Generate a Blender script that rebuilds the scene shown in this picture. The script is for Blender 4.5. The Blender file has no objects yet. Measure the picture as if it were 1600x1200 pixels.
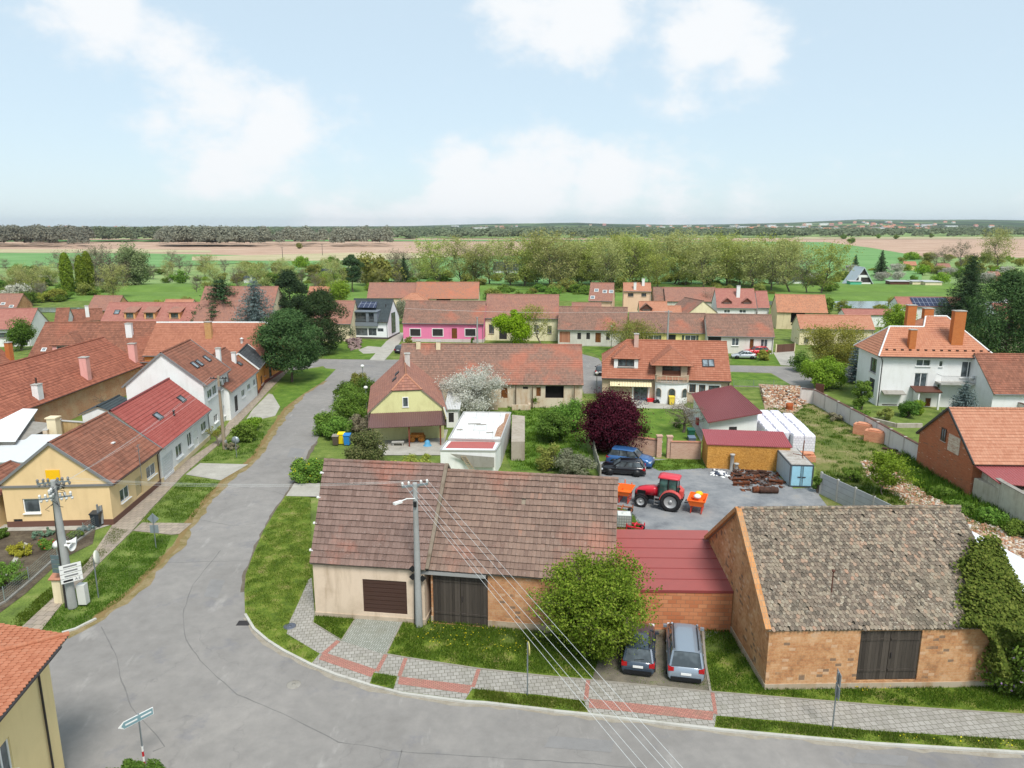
import bpy, math, random
import numpy as np
from mathutils import Vector, Matrix
R = math.radians
random.seed(7)
SC = bpy.context.scene
COL = SC.collection

# ---------------------------------------------------------------- camera
FPX, CAMH, VH = 1130.0,23.0,352.0        # focal length in photo pixels, drone height, horizon row
TH = math.atan((600 - VH) / FPX)
cam_d = bpy.data.cameras.new('camera')
cam = bpy.data.objects.new('camera', cam_d); COL.objects.link(cam)
cam.location = (0,0, CAMH); cam.rotation_euler = (math.pi / 2 - TH, 0,0)
cam_d.sensor_width = 36; cam_d.lens = FPX / 1600 * 36; cam_d.clip_start = .1; cam_d.clip_end = 40000
SC.camera = cam

# ---------------------------------------------------------------- world, sun, exposure
SUN_EL, SUN_AZ = R(56), R(160)             # azimuth clockwise from +Y
w = bpy.data.worlds.new('World'); SC.world = w; w.use_nodes = True
nt = w.node_tree; nt.nodes.clear()
def wn(t, **k):
    n = nt.nodes.new(t)
    for a, b in k.items():
        if a in n.inputs: n.inputs[a].default_value = b
        else: setattr(n, a, b)
    return n
def lk(a, b): nt.links.new(a, b)
sky = wn('ShaderNodeTexSky', sky_type='NISHITA', sun_disc=False, sun_elevation=SUN_EL, sun_rotation=SUN_AZ,
         altitude=200, air_density=1.0, dust_density=0.8, ozone_density=1.5)
tc = wn('ShaderNodeTexCoord'); gen = tc.outputs['Generated']
mp = wn('ShaderNodeMapping'); mp.inputs['Scale'].default_value = (1,1,1.7); lk(gen, mp.inputs[0])
nz = wn('ShaderNodeTexNoise', Scale=5.0, Detail=10.0, Roughness=.62); lk(mp.outputs[0], nz.inputs['Vector'])
nz2 = wn('ShaderNodeTexNoise', Scale=11.0, Detail=6.0, Roughness=.6); lk(mp.outputs[0], nz2.inputs['Vector'])
def math2(op, a, b, c=None):
    m = wn('ShaderNodeMath', operation=op)
    for i, x in enumerate((a, b, c)):
        if x is None: continue
        if isinstance(x, (int, float)): m.inputs[i].default_value = x
        else: lk(x, m.inputs[i])
    return m.outputs[0]
# cloud banks stand in these compass directions (unit direction, reach)
def cdir(u, v):
    a = (v - 600) / FPX
    d = Vector(((u - 800) / FPX, math.cos(TH) - a * math.sin(TH), -math.sin(TH) - a * math.cos(TH)))
    return d.normalized()
banks = [((150,20), .16,1.), ((255,80), .12,1.), ((320,150), .15,1.1), ((430,205), .12,1.1), ((250,190), .14,.9), ((350,270), .10,.95), ((520,320), .13,1.1), ((640,345), .13,.8),
         ((720,300), .12,1.05), ((830,290), .13,1.05), ((950,300), .11,1.), ((1060,320), .12,.95), ((1160,320), .08,.85), ((1090,85), .12,1.1), ((1180,100), .09,1.),
         ((930,30), .13,1.05), ((820,10), .12,.9), ((1600,310), .06,.7), ((1000,10), .16,.7), ((60,120), .12,.35), ((1350,30), .2,.3)]
acc = None
for (p, r, s) in banks:
    d = cdir(*p)
    vm = wn('ShaderNodeVectorMath', operation='DISTANCE'); lk(gen, vm.inputs[0]); vm.inputs[1].default_value = d
    x = math2('MULTIPLY', math2('MAXIMUM', math2('SUBTRACT', 1.0, math2('DIVIDE', vm.outputs['Value'], r)), 0.0), s)
    acc = x if acc is None else math2('MAXIMUM', acc, x)
nn = math2('ADD', math2('MULTIPLY', nz.outputs[0], .75), math2('MULTIPLY', nz2.outputs[0], .25))
cl = math2('ADD', math2('MULTIPLY', acc, .85), math2('MULTIPLY', math2('SUBTRACT', nn, .5), 3.0))
mr = wn('ShaderNodeMapRange', interpolation_type='SMOOTHERSTEP'); lk(cl, mr.inputs[0])
for i, x in ((1,.2), (2,.85), (3,0.), (4,.95)): mr.inputs[i].default_value = x
# thin high veil everywhere, clouds on top of it
v1 = wn('ShaderNodeMixRGB', blend_type='MIX'); v1.inputs[0].default_value = .8; lk(sky.outputs[0], v1.inputs[1]); v1.inputs[2].default_value = (3.3,4.0,4.42,1)
v2 = wn('ShaderNodeMixRGB', blend_type='MIX'); lk(mr.outputs[0], v2.inputs[0]); lk(v1.outputs[0], v2.inputs[1]); v2.inputs[2].default_value = (4.75,4.85,4.95,1)
bg = wn('ShaderNodeBackground', Strength=.128); lk(v2.outputs[0], bg.inputs[0])
wo = wn('ShaderNodeOutputWorld'); lk(bg.outputs[0], wo.inputs[0])
sd = bpy.data.lights.new('sun', 'SUN'); sd.energy = 2.5; sd.angle = R(18); sd.color = (1,.96,.9)
so = bpy.data.objects.new('sun', sd); COL.objects.link(so)
so.rotation_euler = (math.pi / 2 - SUN_EL, 0, math.pi - SUN_AZ)
so.location = (-60,-60,120)
vs = SC.view_settings; vs.view_transform = 'Standard'; vs.look = 'None'; vs.gamma = 1; vs.use_curve_mapping = False; vs.exposure = 0.67
SC.render.engine = 'CYCLES'
try:
    SC.cycles.max_bounces = 6; SC.cycles.diffuse_bounces = 3; SC.cycles.glossy_bounces = 2; SC.cycles.transmission_bounces = 3; SC.cycles.volume_bounces = 0; SC.cycles.transparent_max_bounces = 6
except Exception: pass

# ---------------------------------------------------------------- survey: where a photo point lies in the village
sT, cT = math.sin(TH), math.cos(TH)
def ray(u, v):
    a = (v - 600) / FPX
    return Vector(((u - 800) / FPX, cT - a * sT, -sT - a * cT))
def G(u, v, z=0.0):
    d = ray(u, v); t = (z - CAMH) / d.z
    return Vector((d.x * t, d.y * t))
def G3(u, v, z=0.0):
    p = G(u, v, z); return Vector((p.x, p.y, z))
def P(x, y, z):
    zc = y * cT + (CAMH - z) * sT; yc = (CAMH - z) * cT - y * sT
    return (800 + FPX * x / zc, 600 + FPX * yc / zc)
def Zat(p, v):
    lo, hi = -60., 120.
    for _ in range(50):
        m = (lo + hi) / 2
        if P(p[0], p[1], m)[1] > v: lo = m
        else: hi = m
    return lo

# ---------------------------------------------------------------- object helpers
def link(o, parent=None):
    COL.objects.link(o)
    if parent is not None: o.parent = parent
    return o
def tag(o, label=None, cat=None, group=None, kind=None):
    if label: o['label'] = label
    if cat: o['category'] = cat
    if group: o['group'] = group
    if kind: o['kind'] = kind
    return o
def thing(name, label, cat, loc=(0,0,0), rz=0.0, group=None, kind=None):
    o = bpy.data.objects.new(name, None); link(o); o.location = loc; o.rotation_euler = (0,0, rz); o.empty_display_size = .3
    return tag(o, label, cat, group, kind)
def dup(root, loc, rz=0, scale=None, label=None, group=None, cat=None):
    kids = KIDS(root)
    r = root.copy(); COL.objects.link(r); r.location = loc; r.rotation_euler = (0,0, rz)
    if scale is not None: r.scale = scale if hasattr(scale, '__len__') else (scale,) * 3
    if label: r['label'] = label
    if group: r['group'] = group
    if cat: r['category'] = cat
    for k, sub in kids:
        c = k.copy(); COL.objects.link(c); c.parent = r
        for s in sub:
            d = s.copy(); COL.objects.link(d); d.parent = c
    return r
_kid = {}
def KIDS(root):
    if root.name not in _kid:
        _kid[root.name] = [(k, list(k.children)) for k in root.children]
    return _kid[root.name]

UP = Vector((0,0,1))
SHEAR = None                              # out-of-square plan: (skew at x=0, skew at x=L, L)
class MB:
    """collects faces (points in the thing's own space, metres) and links them as one mesh"""
    def __init__(s): s.v = []; s.f = []; s.uv = []; s.mi = []; s.M = None; s.sm = []
    def face(s, pts, m=0, uv=None, smooth=False):
        pts = [Vector(p) for p in pts]
        if uv is None:
            n = Vector((0,0,0))
            for i in range(len(pts)):
                a = pts[i]; b = pts[(i + 1) % len(pts)]
                n += Vector(((a.y - b.y) * (a.z + b.z), (a.z - b.z) * (a.x + b.x), (a.x - b.x) * (a.y + b.y)))
            if n.length > 0: n.normalize()
            if abs(n.z) > .9995 or n.length == 0: U, V = Vector((1,0,0)), Vector((0,1,0))
            else: U = UP.cross(n).normalized(); V = n.cross(U)
            uv = [(p.dot(U), p.dot(V)) for p in pts]
        if s.M is not None: pts = [s.M @ p for p in pts]
        k = len(s.v); s.v += pts; s.f.append(tuple(range(k, k + len(pts)))); s.uv += uv; s.mi.append(m); s.sm.append(smooth)
    def box(s, c, d, rz=0, m=0, rot=None):
        x, y, z = d[0] / 2, d[1] / 2, d[2] / 2
        M = rot if rot is not None else Matrix.Rotation(rz, 3, 'Z'); c = Vector(c)
        q = [M @ Vector((a * x, b * y, e * z)) + c for a in (-1,1) for b in (-1,1) for e in (-1,1)]
        for i in ((0,1,3,2), (4,6,7,5), (0,4,5,1), (2,3,7,6), (0,2,6,4), (1,5,7,3)): s.face([q[j] for j in i], m)
    def bar(s, a, b, w, h, m=0):
        a, b = Vector(a), Vector(b); d = b - a; L = d.length
        if L < 1e-6: return
        q = d.to_track_quat('X', 'Z').to_matrix()
        s.box((a + b) / 2, (L, w, h), m=m, rot=q)
    def prism(s, poly, z0, z1, m=0, mt=None, bottom=False):
        n = len(poly)
        ar = sum(poly[i][0] * poly[(i + 1) % n][1] - poly[(i + 1) % n][0] * poly[i][1] for i in range(n))
        if ar < 0: poly = poly[::-1]
        s.face([(p[0], p[1], z1) for p in poly], m if mt is None else mt)
        if bottom: s.face([(p[0], p[1], z0) for p in poly[::-1]], m)
        for i in range(n):
            a, b = poly[i], poly[(i + 1) % n]
            s.face([(a[0], a[1], z0), (b[0], b[1], z0), (b[0], b[1], z1), (a[0], a[1], z1)], m)
    def slab(s, poly, t, m=0, ms=None):
        """thick sheet: poly is the top outline, thickened downwards"""
        poly = [Vector(p) for p in poly]
        n = (poly[1] - poly[0]).cross(poly[2] - poly[0]).normalized()
        if n.z < 0: poly = poly[::-1]; n = -n
        lo = [p - n * t for p in poly]; ms = m if ms is None else ms
        s.face(poly, m); s.face(lo[::-1], ms); k = len(poly)
        for i in range(k):
            j = (i + 1) % k; s.face([lo[i], lo[j], poly[j], poly[i]], ms)
    def tube(s, pts, rad, n=8, m=0, cap=True, smooth=True):
        pts = [Vector(p) for p in pts]
        if not hasattr(rad, '__len__'): rad = [rad] * len(pts)
        if cap and smooth:                # short end rings keep the caps from bending the side normals
            a, b, rad = pts[0], pts[-1], list(rad); f = .01
            pts = [a, a.lerp(pts[1], f)] + pts[1:-1] + [b.lerp(pts[-2], f), b]; rad = [rad[0], rad[0]] + rad[1:-1] + [rad[-1], rad[-1]]
        rings = []
        for i, p in enumerate(pts):
            d = (pts[min(i + 1, len(pts) - 1)] - pts[max(i - 1,0)]).normalized()
            q = d.to_track_quat('Z', 'Y').to_matrix()
            rings.append([p + q @ Vector((rad[i] * math.cos(2 * math.pi * k / n), rad[i] * math.sin(2 * math.pi * k / n), 0)) for k in range(n)])
        for a, b in zip(rings[:-1], rings[1:]):
            for k in range(n): s.face([a[k], a[(k + 1) % n], b[(k + 1) % n], b[k]], m, smooth=smooth)
        if cap: s.face(rings[0][::-1], m); s.face(rings[-1], m)
    def lathe(s, prof, n=16, c=(0,0,0), m=0, M=None, smooth=True):
        c = Vector(c); M = M if M is not None else Matrix.Identity(3)
        rings = [[c + M @ Vector((r * math.cos(2 * math.pi * k / n), r * math.sin(2 * math.pi * k / n), z)) for k in range(n)] for r, z in prof]
        for a, b in zip(rings[:-1], rings[1:]):
            for k in range(n): s.face([a[k], a[(k + 1) % n], b[(k + 1) % n], b[k]], m, smooth=smooth)
    def build(s, name, mats, parent=None, label=None, smooth=False):
        vv = s.v
        if SHEAR: vv = [(p[0] + p[1] * (SHEAR[0] * (1 - p[0] / SHEAR[2]) + SHEAR[1] * p[0] / SHEAR[2]), p[1], p[2]) for p in vv]
        me = bpy.data.meshes.new(name); me.from_pydata([tuple(p) for p in vv], [], s.f)
        if not hasattr(mats, '__len__'): mats = [mats]
        for m in mats: me.materials.append(m)
        me.polygons.foreach_set('material_index', s.mi)
        me.polygons.foreach_set('use_smooth', [bool(x or smooth) for x in s.sm])
        u = me.uv_layers.new(name='UVMap'); u.data.foreach_set('uv', np.array(s.uv, dtype=np.float32).ravel())
        if any(s.sm) or smooth:
            import bmesh
            bm = bmesh.new(); bm.from_mesh(me); bmesh.ops.remove_doubles(bm, verts=bm.verts, dist=1e-4); bm.to_mesh(me); bm.free()
        o = bpy.data.objects.new(name, me); link(o, parent)
        if label: o['label'] = label
        return o

def mesh_np(name, V, F, mats, parent=None, uv=None, smooth=False, mi=None):
    """V (n,3), F (m,k) numpy -> one mesh object"""
    me = bpy.data.meshes.new(name); V = np.asarray(V, np.float32); F = np.asarray(F, np.int32); k = F.shape[1]
    me.vertices.add(len(V)); me.vertices.foreach_set('co', V.ravel())
    me.loops.add(F.size); me.loops.foreach_set('vertex_index', F.ravel())
    me.polygons.add(len(F)); me.polygons.foreach_set('loop_start', np.arange(0, F.size, k, dtype=np.int32)); me.polygons.foreach_set('loop_total', np.full(len(F), k, np.int32))
    if mi is not None: me.polygons.foreach_set('material_index', np.asarray(mi, np.int32))
    if smooth: me.polygons.foreach_set('use_smooth', np.ones(len(F), bool))
    if uv is not None:
        u = me.uv_layers.new(name='UVMap'); u.data.foreach_set('uv', np.asarray(uv, np.float32).ravel())
    if not hasattr(mats, '__len__'): mats = [mats]
    for m in mats: me.materials.append(m)
    me.update(calc_edges=True)
    o = bpy.data.objects.new(name, me); COL.objects.link(o)
    if parent is not None: o.parent = parent
    return o

# ---------------------------------------------------------------- materials
class NT:
    def __init__(s, name):
        s.m = bpy.data.materials.new(name); s.m.use_nodes = True; s.t = s.m.node_tree; s.t.nodes.clear()
    def n(s, t, **k):
        n = s.t.nodes.new(t)
        for a, b in k.items():
            if a in n.inputs:
                if hasattr(b, 'is_output') or isinstance(b, bpy.types.NodeSocket): s.t.links.new(b, n.inputs[a])
                else: n.inputs[a].default_value = b
            else: setattr(n, a, b)
        return n
    def l(s, a, b): s.t.links.new(a, b)
    def math(s, op, a, b=0., c=0.):
        m = s.t.nodes.new('ShaderNodeMath'); m.operation = op
        for i, x in enumerate((a, b, c)):
            if isinstance(x, (int, float)): m.inputs[i].default_value = x
            else: s.l(x, m.inputs[i])
        return m.outputs[0]
    def mix(s, f, a, b, mode='MIX'):
        m = s.t.nodes.new('ShaderNodeMixRGB'); m.blend_type = mode
        for i, x in enumerate((f, a, b)):
            if isinstance(x, bpy.types.NodeSocket): s.l(x, m.inputs[i])
            elif i == 0: m.inputs[0].default_value = x
            else: m.inputs[i].default_value = (*x[:3], 1)
        return m.outputs[0]
    def step(s, x, lo, hi, a=0., b=1.):
        m = s.t.nodes.new('ShaderNodeMapRange'); s.l(x, m.inputs[0])
        for i, q in ((1, lo), (2, hi), (3, a), (4, b)): m.inputs[i].default_value = q
        return m.outputs[0]
    def ramp(s, x, cols, pos=None):
        r = s.t.nodes.new('ShaderNodeValToRGB'); s.l(x, r.inputs[0]); e = r.color_ramp.elements
        k = len(cols); pos = pos or [i / (k - 1) for i in range(k)]
        while len(e) < k: e.new(.5)
        for i in range(k): e[i].position = pos[i]; e[i].color = (*cols[i][:3], 1)
        return r.outputs[0]
    def obj(s): return s.n('ShaderNodeTexCoord').outputs['Object']
    def gpos(s): return s.n('ShaderNodeNewGeometry').outputs['Position']
    def uvo(s): return s.n('ShaderNodeTexCoord').outputs['UV']
    def noise(s, vec, sc, det=4., ro=.55, dist=0.):
        n = s.n('ShaderNodeTexNoise', Scale=sc, Detail=det, Roughness=ro, Distortion=dist); s.l(vec, n.inputs['Vector']); return n.outputs[0]
    def vmul(s, vec, k):
        m = s.n('ShaderNodeVectorMath', operation='MULTIPLY'); s.l(vec, m.inputs[0]); m.inputs[1].default_value = k; return m.outputs[0]
    def bsdf(s, col, rough=.8, bump=None, bs=.3, bd=.02, metal=0., spec=.35, **k):
        b = s.t.nodes.new('ShaderNodeBsdfPrincipled')
        if isinstance(col, bpy.types.NodeSocket): s.l(col, b.inputs['Base Color'])
        else: b.inputs['Base Color'].default_value = (*col[:3], 1)
        if isinstance(rough, bpy.types.NodeSocket): s.l(rough, b.inputs['Roughness'])
        else: b.inputs['Roughness'].default_value = rough
        b.inputs['Metallic'].default_value = metal; b.inputs['Specular IOR Level'].default_value = spec
        for a, x in k.items(): b.inputs[a.replace('_', ' ')].default_value = x
        if bump is not None:
            u = s.t.nodes.new('ShaderNodeBump'); u.inputs['Strength'].default_value = bs; u.inputs['Distance'].default_value = bd
            s.l(bump, u.inputs['Height']); s.l(u.outputs[0], b.inputs['Normal'])
        o = s.t.nodes.new('ShaderNodeOutputMaterial'); s.l(b.outputs[0], o.inputs[0])
        return s.m

def C(r, g, b):                          # sRGB 0..255 -> linear
    f = lambda c: c / 12.92 if c <= .04045 else ((c + .055) / 1.055) ** 2.4
    return tuple(f(x / 255) for x in (r, g, b))
def sc(c, k): return tuple(x * k for x in c)

def desat(c, k): m = (c[0] + c[1] + c[2]) / 3; return tuple(m + (x - m) * k for x in c)
_mc = {}
def cached(fn):
    def g(*a, **k):
        key = (fn.__name__, repr(a), repr(sorted(k.items())))
        if key not in _mc: _mc[key] = fn(*a, **k)
        return _mc[key]
    return g

@cached
def roofm(cols, tw=.25, th=.36, line=.5, lich=(0.42,.41,.36), lam=.3, patch=None, pam=.4, wave=1., lsc=6., tv=.5):
    cols = tuple(tuple(a * b for a, b in zip(desat(c, .9), (.95,1.03,.95))) for c in cols); patch = desat(patch, .9) if patch else None
    """tiled roof: every tile its own tint, joints, weathering patches and lichen specks"""
    t = NT('roof_tiles'); uv = t.uvo(); sp = t.n('ShaderNodeSeparateXYZ', Vector=uv)
    x = t.math('DIVIDE', sp.outputs[0], tw); y = t.math('DIVIDE', sp.outputs[1], th)
    fy = t.math('FLOOR', y); x2 = t.math('ADD', x, t.math('MULTIPLY', t.math('MODULO', t.math('ABSOLUTE', fy), 2.), .5)) if wave < 0 else x
    fx = t.math('FLOOR', x2)
    cb = t.n('ShaderNodeCombineXYZ'); t.l(fx, cb.inputs[0]); t.l(fy, cb.inputs[1])
    wn_ = t.n('ShaderNodeTexWhiteNoise', noise_dimensions='2D'); t.l(cb.outputs[0], wn_.inputs['Vector'])
    pos = t.obj()
    big = t.noise(pos, .35,5., .65); f = t.math('ADD', t.math('MULTIPLY', wn_.outputs[0], tv), t.math('MULTIPLY', big, 1.05 - tv))
    col = t.ramp(f, cols)
    if patch: col = t.mix(t.math('MULTIPLY', t.step(t.noise(pos, .22,4., .6), .5,.66), pam), col, patch)
    l2 = t.math('MULTIPLY', t.step(t.noise(pos, lsc, 5., .7), .56,.66), t.step(t.noise(pos, .5,3.), .3,.7,.35,1.))
    col = t.mix(t.math('MULTIPLY', l2, lam), col, lich)
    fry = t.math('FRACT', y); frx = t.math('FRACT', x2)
    ln = t.math('MULTIPLY', t.step(fry, 0.0,.16,1., 0.), line)  # course lines: joint grime plus gap shade between tiles, painted into the colour
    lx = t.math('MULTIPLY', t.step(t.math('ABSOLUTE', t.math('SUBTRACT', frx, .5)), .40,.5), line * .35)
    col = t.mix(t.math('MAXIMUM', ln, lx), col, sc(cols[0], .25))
    h = t.math('ADD', t.math('MULTIPLY', fry, -1.), t.math('MULTIPLY', t.math('SINE', t.math('MULTIPLY', frx, 6.283)), .3 * abs(wave)))
    h = t.math('ADD', h, t.math('MULTIPLY', t.noise(pos, 14., 3.), .3))
    return t.bsdf(col, .85, h, .55,.03, spec=.25)

@cached
def plaster(c, dirt=.25, rough=.9, dc=(.35,.32,.28)):
    t = NT('plaster'); p = t.obj()
    a = t.noise(p, .7,6., .65); st = t.noise(t.vmul(p, (2.2,2.2,.35)), 1., 5., .6)
    f = t.math('MULTIPLY', t.math('ADD', t.step(a, .45,.72), t.math('MULTIPLY', t.step(st, .5,.75), 1.3)), dirt * 1.25 + .03)
    col = t.mix(f, c, tuple(c[i] * dc[i] * 1.6 for i in range(3)))
    col = t.mix(.12, col, t.ramp(t.noise(p, 9., 4.), [sc(c, .8), c]))
    return t.bsdf(col, rough, t.noise(p, 40., 4.), .25,.01, spec=.2)

@cached
def brick(c1, c2, mort, bw=.30, bh=.078, mo=.012, dirt=.35, dcol=(.16,.12,.09), bump=.5, vary=0., mott=None, mk=.6):
    t = NT('brickwork'); uv = t.uvo(); p = t.obj()
    b = t.n('ShaderNodeTexBrick', Scale=1., offset=.5); t.l(uv, b.inputs['Vector'])
    b.inputs['Brick Width'].default_value = bw; b.inputs['Row Height'].default_value = bh; b.inputs['Mortar Size'].default_value = mo; b.inputs['Mortar Smooth'].default_value = .3; b.inputs['Bias'].default_value = -.1
    b.inputs['Color1'].default_value = (*c1,1); b.inputs['Color2'].default_value = (*c2,1); b.inputs['Mortar'].default_value = (*mort, 1)
    n1 = t.noise(p, .8,6., .7); n2 = t.noise(p, 5., 5., .7)
    col = t.mix(t.math('MULTIPLY', t.step(n1,.45,.7), dirt), b.outputs[0], mort)
    col = t.mix(t.math('MULTIPLY', t.step(n2,.6,.72), dirt), col, dcol)
    if mott: col = t.mix(mk, col, t.ramp(t.math('ADD', t.math('MULTIPLY', t.noise(p, .9,6., .7), .6), t.math('MULTIPLY', t.noise(p, 6., 4., .7), .4)), mott, [.36,.45,.52,.6,.68][:len(mott)]))
    # bricks that have crumbled out, dark sockets
    sp = t.n('ShaderNodeSeparateXYZ', Vector=uv)
    cb = t.n('ShaderNodeCombineXYZ'); t.l(t.math('FLOOR', t.math('DIVIDE', sp.outputs[0], bw)), cb.inputs[0]); t.l(t.math('FLOOR', t.math('DIVIDE', sp.outputs[1], bh)), cb.inputs[1])
    wn_ = t.n('ShaderNodeTexWhiteNoise', noise_dimensions='2D'); t.l(cb.outputs[0], wn_.inputs['Vector'])
    if vary:
        col = t.mix(t.math('MULTIPLY', t.math('MULTIPLY', t.step(wn_.outputs[0], 1 - vary, 1 - vary + .01), t.step(t.noise(p, .5,3.), .46,.54)), .8), col, dcol)
        col = t.mix(t.math('MULTIPLY', t.step(wn_.outputs[0], vary * .5, vary * .5 - .005), .4), col, C(214,188,160))
    h = t.math('ADD', t.math('MULTIPLY', b.outputs['Fac'], -1.), t.math('MULTIPLY', n2,.5))
    return t.bsdf(col, .92, h, bump, .015, spec=.15)

@cached
def planks(c1, c2, w=.18, horiz=False, rough=.85):
    t = NT('timber_boards'); uv = t.uvo(); sp = t.n('ShaderNodeSeparateXYZ', Vector=uv); a, b = (1,0) if horiz else (0,1)
    x = t.math('DIVIDE', sp.outputs[a], w); cb = t.n('ShaderNodeCombineXYZ'); t.l(t.math('FLOOR', x), cb.inputs[0])
    wn_ = t.n('ShaderNodeTexWhiteNoise', noise_dimensions='2D'); t.l(cb.outputs[0], wn_.inputs['Vector'])
    g = t.n('ShaderNodeCombineXYZ'); t.l(t.math('MULTIPLY', sp.outputs[a], 22.), g.inputs[0]); t.l(t.math('MULTIPLY', sp.outputs[b], 1.3), g.inputs[1]); t.l(wn_.outputs[0], g.inputs[2])
    gr = t.noise(g.outputs[0], 1., 5., .65)
    col = t.ramp(t.math('ADD', t.math('MULTIPLY', wn_.outputs[0], .45), t.math('MULTIPLY', gr, .6)), [c1, c2])
    gap = t.step(t.math('ABSOLUTE', t.math('SUBTRACT', t.math('FRACT', x), .5)), .45,.5)
    col = t.mix(t.math('MULTIPLY', gap, .85), col, sc(c1,.2))
    return t.bsdf(col, rough, t.math('SUBTRACT', t.math('MULTIPLY', gr, .3), gap), .5,.02, spec=.2)

@cached
def paint(c, rough=.4, metal=0., grime=.12, coat=0., sheet=0.):
    t = NT('painted_surface'); p = t.obj()
    n = t.noise(p, 2.5,5., .6); col = t.mix(t.math('MULTIPLY', t.step(n, .45,.75), grime), c, tuple(x * .5 + .03 for x in c))
    bump = None
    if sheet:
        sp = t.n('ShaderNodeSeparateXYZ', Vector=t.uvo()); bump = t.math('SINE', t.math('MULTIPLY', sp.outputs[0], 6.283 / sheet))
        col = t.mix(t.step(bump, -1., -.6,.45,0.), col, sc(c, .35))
    k = dict(Coat_Weight=coat, Coat_Roughness=.08) if coat else {}
    return t.bsdf(col, rough, bump, .8,.03, metal=metal, spec=.4, **k)

@cached
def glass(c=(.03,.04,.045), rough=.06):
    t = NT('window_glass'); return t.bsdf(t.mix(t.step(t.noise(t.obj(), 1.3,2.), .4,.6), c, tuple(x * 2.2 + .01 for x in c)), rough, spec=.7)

@cached
def leafm(c1, c2, c3, tr=.35):
    t = NT('foliage'); g = t.n('ShaderNodeNewGeometry'); oi = t.n('ShaderNodeObjectInfo')
    f = t.math('ADD', t.math('MULTIPLY', g.outputs['Random Per Island'], .7), t.math('MULTIPLY', t.noise(t.obj(), .9,3.), .35))
    col = t.ramp(f, [c1, c2, c3], [.1,.5,.95])
    hs = t.n('ShaderNodeHueSaturation', Color=col); t.l(t.step(oi.outputs['Random'], 0., 1., .485,.515), hs.inputs['Hue']); t.l(t.step(oi.outputs['Random'], 0., 1., .85,1.15), hs.inputs['Value'])
    d = t.n('ShaderNodeBsdfDiffuse'); t.l(hs.outputs[0], d.inputs[0]); tl = t.n('ShaderNodeBsdfTranslucent'); t.l(hs.outputs[0], tl.inputs[0])
    m = t.n('ShaderNodeMixShader'); m.inputs[0].default_value = tr; t.l(d.outputs[0], m.inputs[1]); t.l(tl.outputs[0], m.inputs[2])
    o = t.n('ShaderNodeOutputMaterial'); t.l(m.outputs[0], o.inputs[0]); return t.m

@cached
def bark(c=(.16,.13,.10)):
    t = NT('bark'); n = t.noise(t.vmul(t.obj(), (6,6,1.2)), 1., 5., .7); return t.bsdf(t.ramp(n, [sc(c, .5), c, sc(c, 1.5)]), .95, n, .6,.03, spec=.1)

@cached
def rough_mix(name, cols, scl=3., scl2=30., bumpd=.02, rough=.95, pos=None):
    t = NT(name); p = t.gpos(); a = t.noise(p, scl, 6., .65); b = t.noise(p, scl2,5., .7)
    f = t.math('ADD', t.math('MULTIPLY', a, .6), t.math('MULTIPLY', b, .4))
    k = len(cols); pos = pos or [.3 + .4 * i / (k - 1) for i in range(k)]
    return t.bsdf(t.ramp(f, list(cols), list(pos)), rough, b, .6, bumpd, spec=.15)
# ---------------------------------------------------------------- shared materials
WHITE = plaster(C(228,228,226), .1); CREAM = plaster(C(226,212,178), .2); PEACH = plaster(C(228,198,150), .12); GREYP = plaster(C(196,192,182), .3)
M_OLD = (C(112,82,72), C(142,104,92), C(160,118,104), C(184,126,104))
BROWN = (C(104,62,50), C(132,80,64), C(150,92,74), C(168,100,76))
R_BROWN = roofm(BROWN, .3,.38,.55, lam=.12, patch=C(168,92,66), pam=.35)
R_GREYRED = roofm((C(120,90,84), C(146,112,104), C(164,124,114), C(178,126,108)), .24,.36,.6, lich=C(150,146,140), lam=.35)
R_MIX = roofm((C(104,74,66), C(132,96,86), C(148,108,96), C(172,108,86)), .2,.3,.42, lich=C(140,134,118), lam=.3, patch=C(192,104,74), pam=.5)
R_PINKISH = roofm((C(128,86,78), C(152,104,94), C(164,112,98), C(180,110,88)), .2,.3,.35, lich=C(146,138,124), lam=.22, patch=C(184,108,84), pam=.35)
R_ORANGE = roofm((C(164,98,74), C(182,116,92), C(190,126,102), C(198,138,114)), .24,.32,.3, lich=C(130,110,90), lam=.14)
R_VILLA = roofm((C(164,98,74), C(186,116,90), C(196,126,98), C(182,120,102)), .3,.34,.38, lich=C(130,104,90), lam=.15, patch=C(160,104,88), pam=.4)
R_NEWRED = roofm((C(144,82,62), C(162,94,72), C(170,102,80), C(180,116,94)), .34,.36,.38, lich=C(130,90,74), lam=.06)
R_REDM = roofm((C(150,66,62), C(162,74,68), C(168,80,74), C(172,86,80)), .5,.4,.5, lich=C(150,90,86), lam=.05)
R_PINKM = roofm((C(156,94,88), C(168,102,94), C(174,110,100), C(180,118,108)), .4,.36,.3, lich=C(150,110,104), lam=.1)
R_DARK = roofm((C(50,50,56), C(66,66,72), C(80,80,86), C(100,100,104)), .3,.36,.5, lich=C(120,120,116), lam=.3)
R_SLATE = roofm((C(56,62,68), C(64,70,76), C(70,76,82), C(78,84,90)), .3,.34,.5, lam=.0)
TRIM = paint(C(122,122,122), .5); TRIMW = paint(C(225,225,222), .5); TRIMD = paint(C(54,50,50), .5); BRN = paint(C(70,48,40), .5)
GL = glass((.045,.055,.06)); GLL = glass((.10,.12,.13), .1); FRW = paint(C(235,235,232), .4, grime=.03); FRB = paint(C(80,52,38), .5); FRG = paint(C(96,100,104), .5)
SHUT = paint(C(66,64,64), .6, sheet=.06); DOORB = planks(C(84,50,26), C(130,82,44), .12); BARND = planks(C(38,34,31), C(92,84,76), .17)
SOFFIT = paint(C(140,128,112), .8)
MOT = (C(112,90,70), C(166,120,84), C(188,146,106), C(202,166,130), C(190,176,154))
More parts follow.
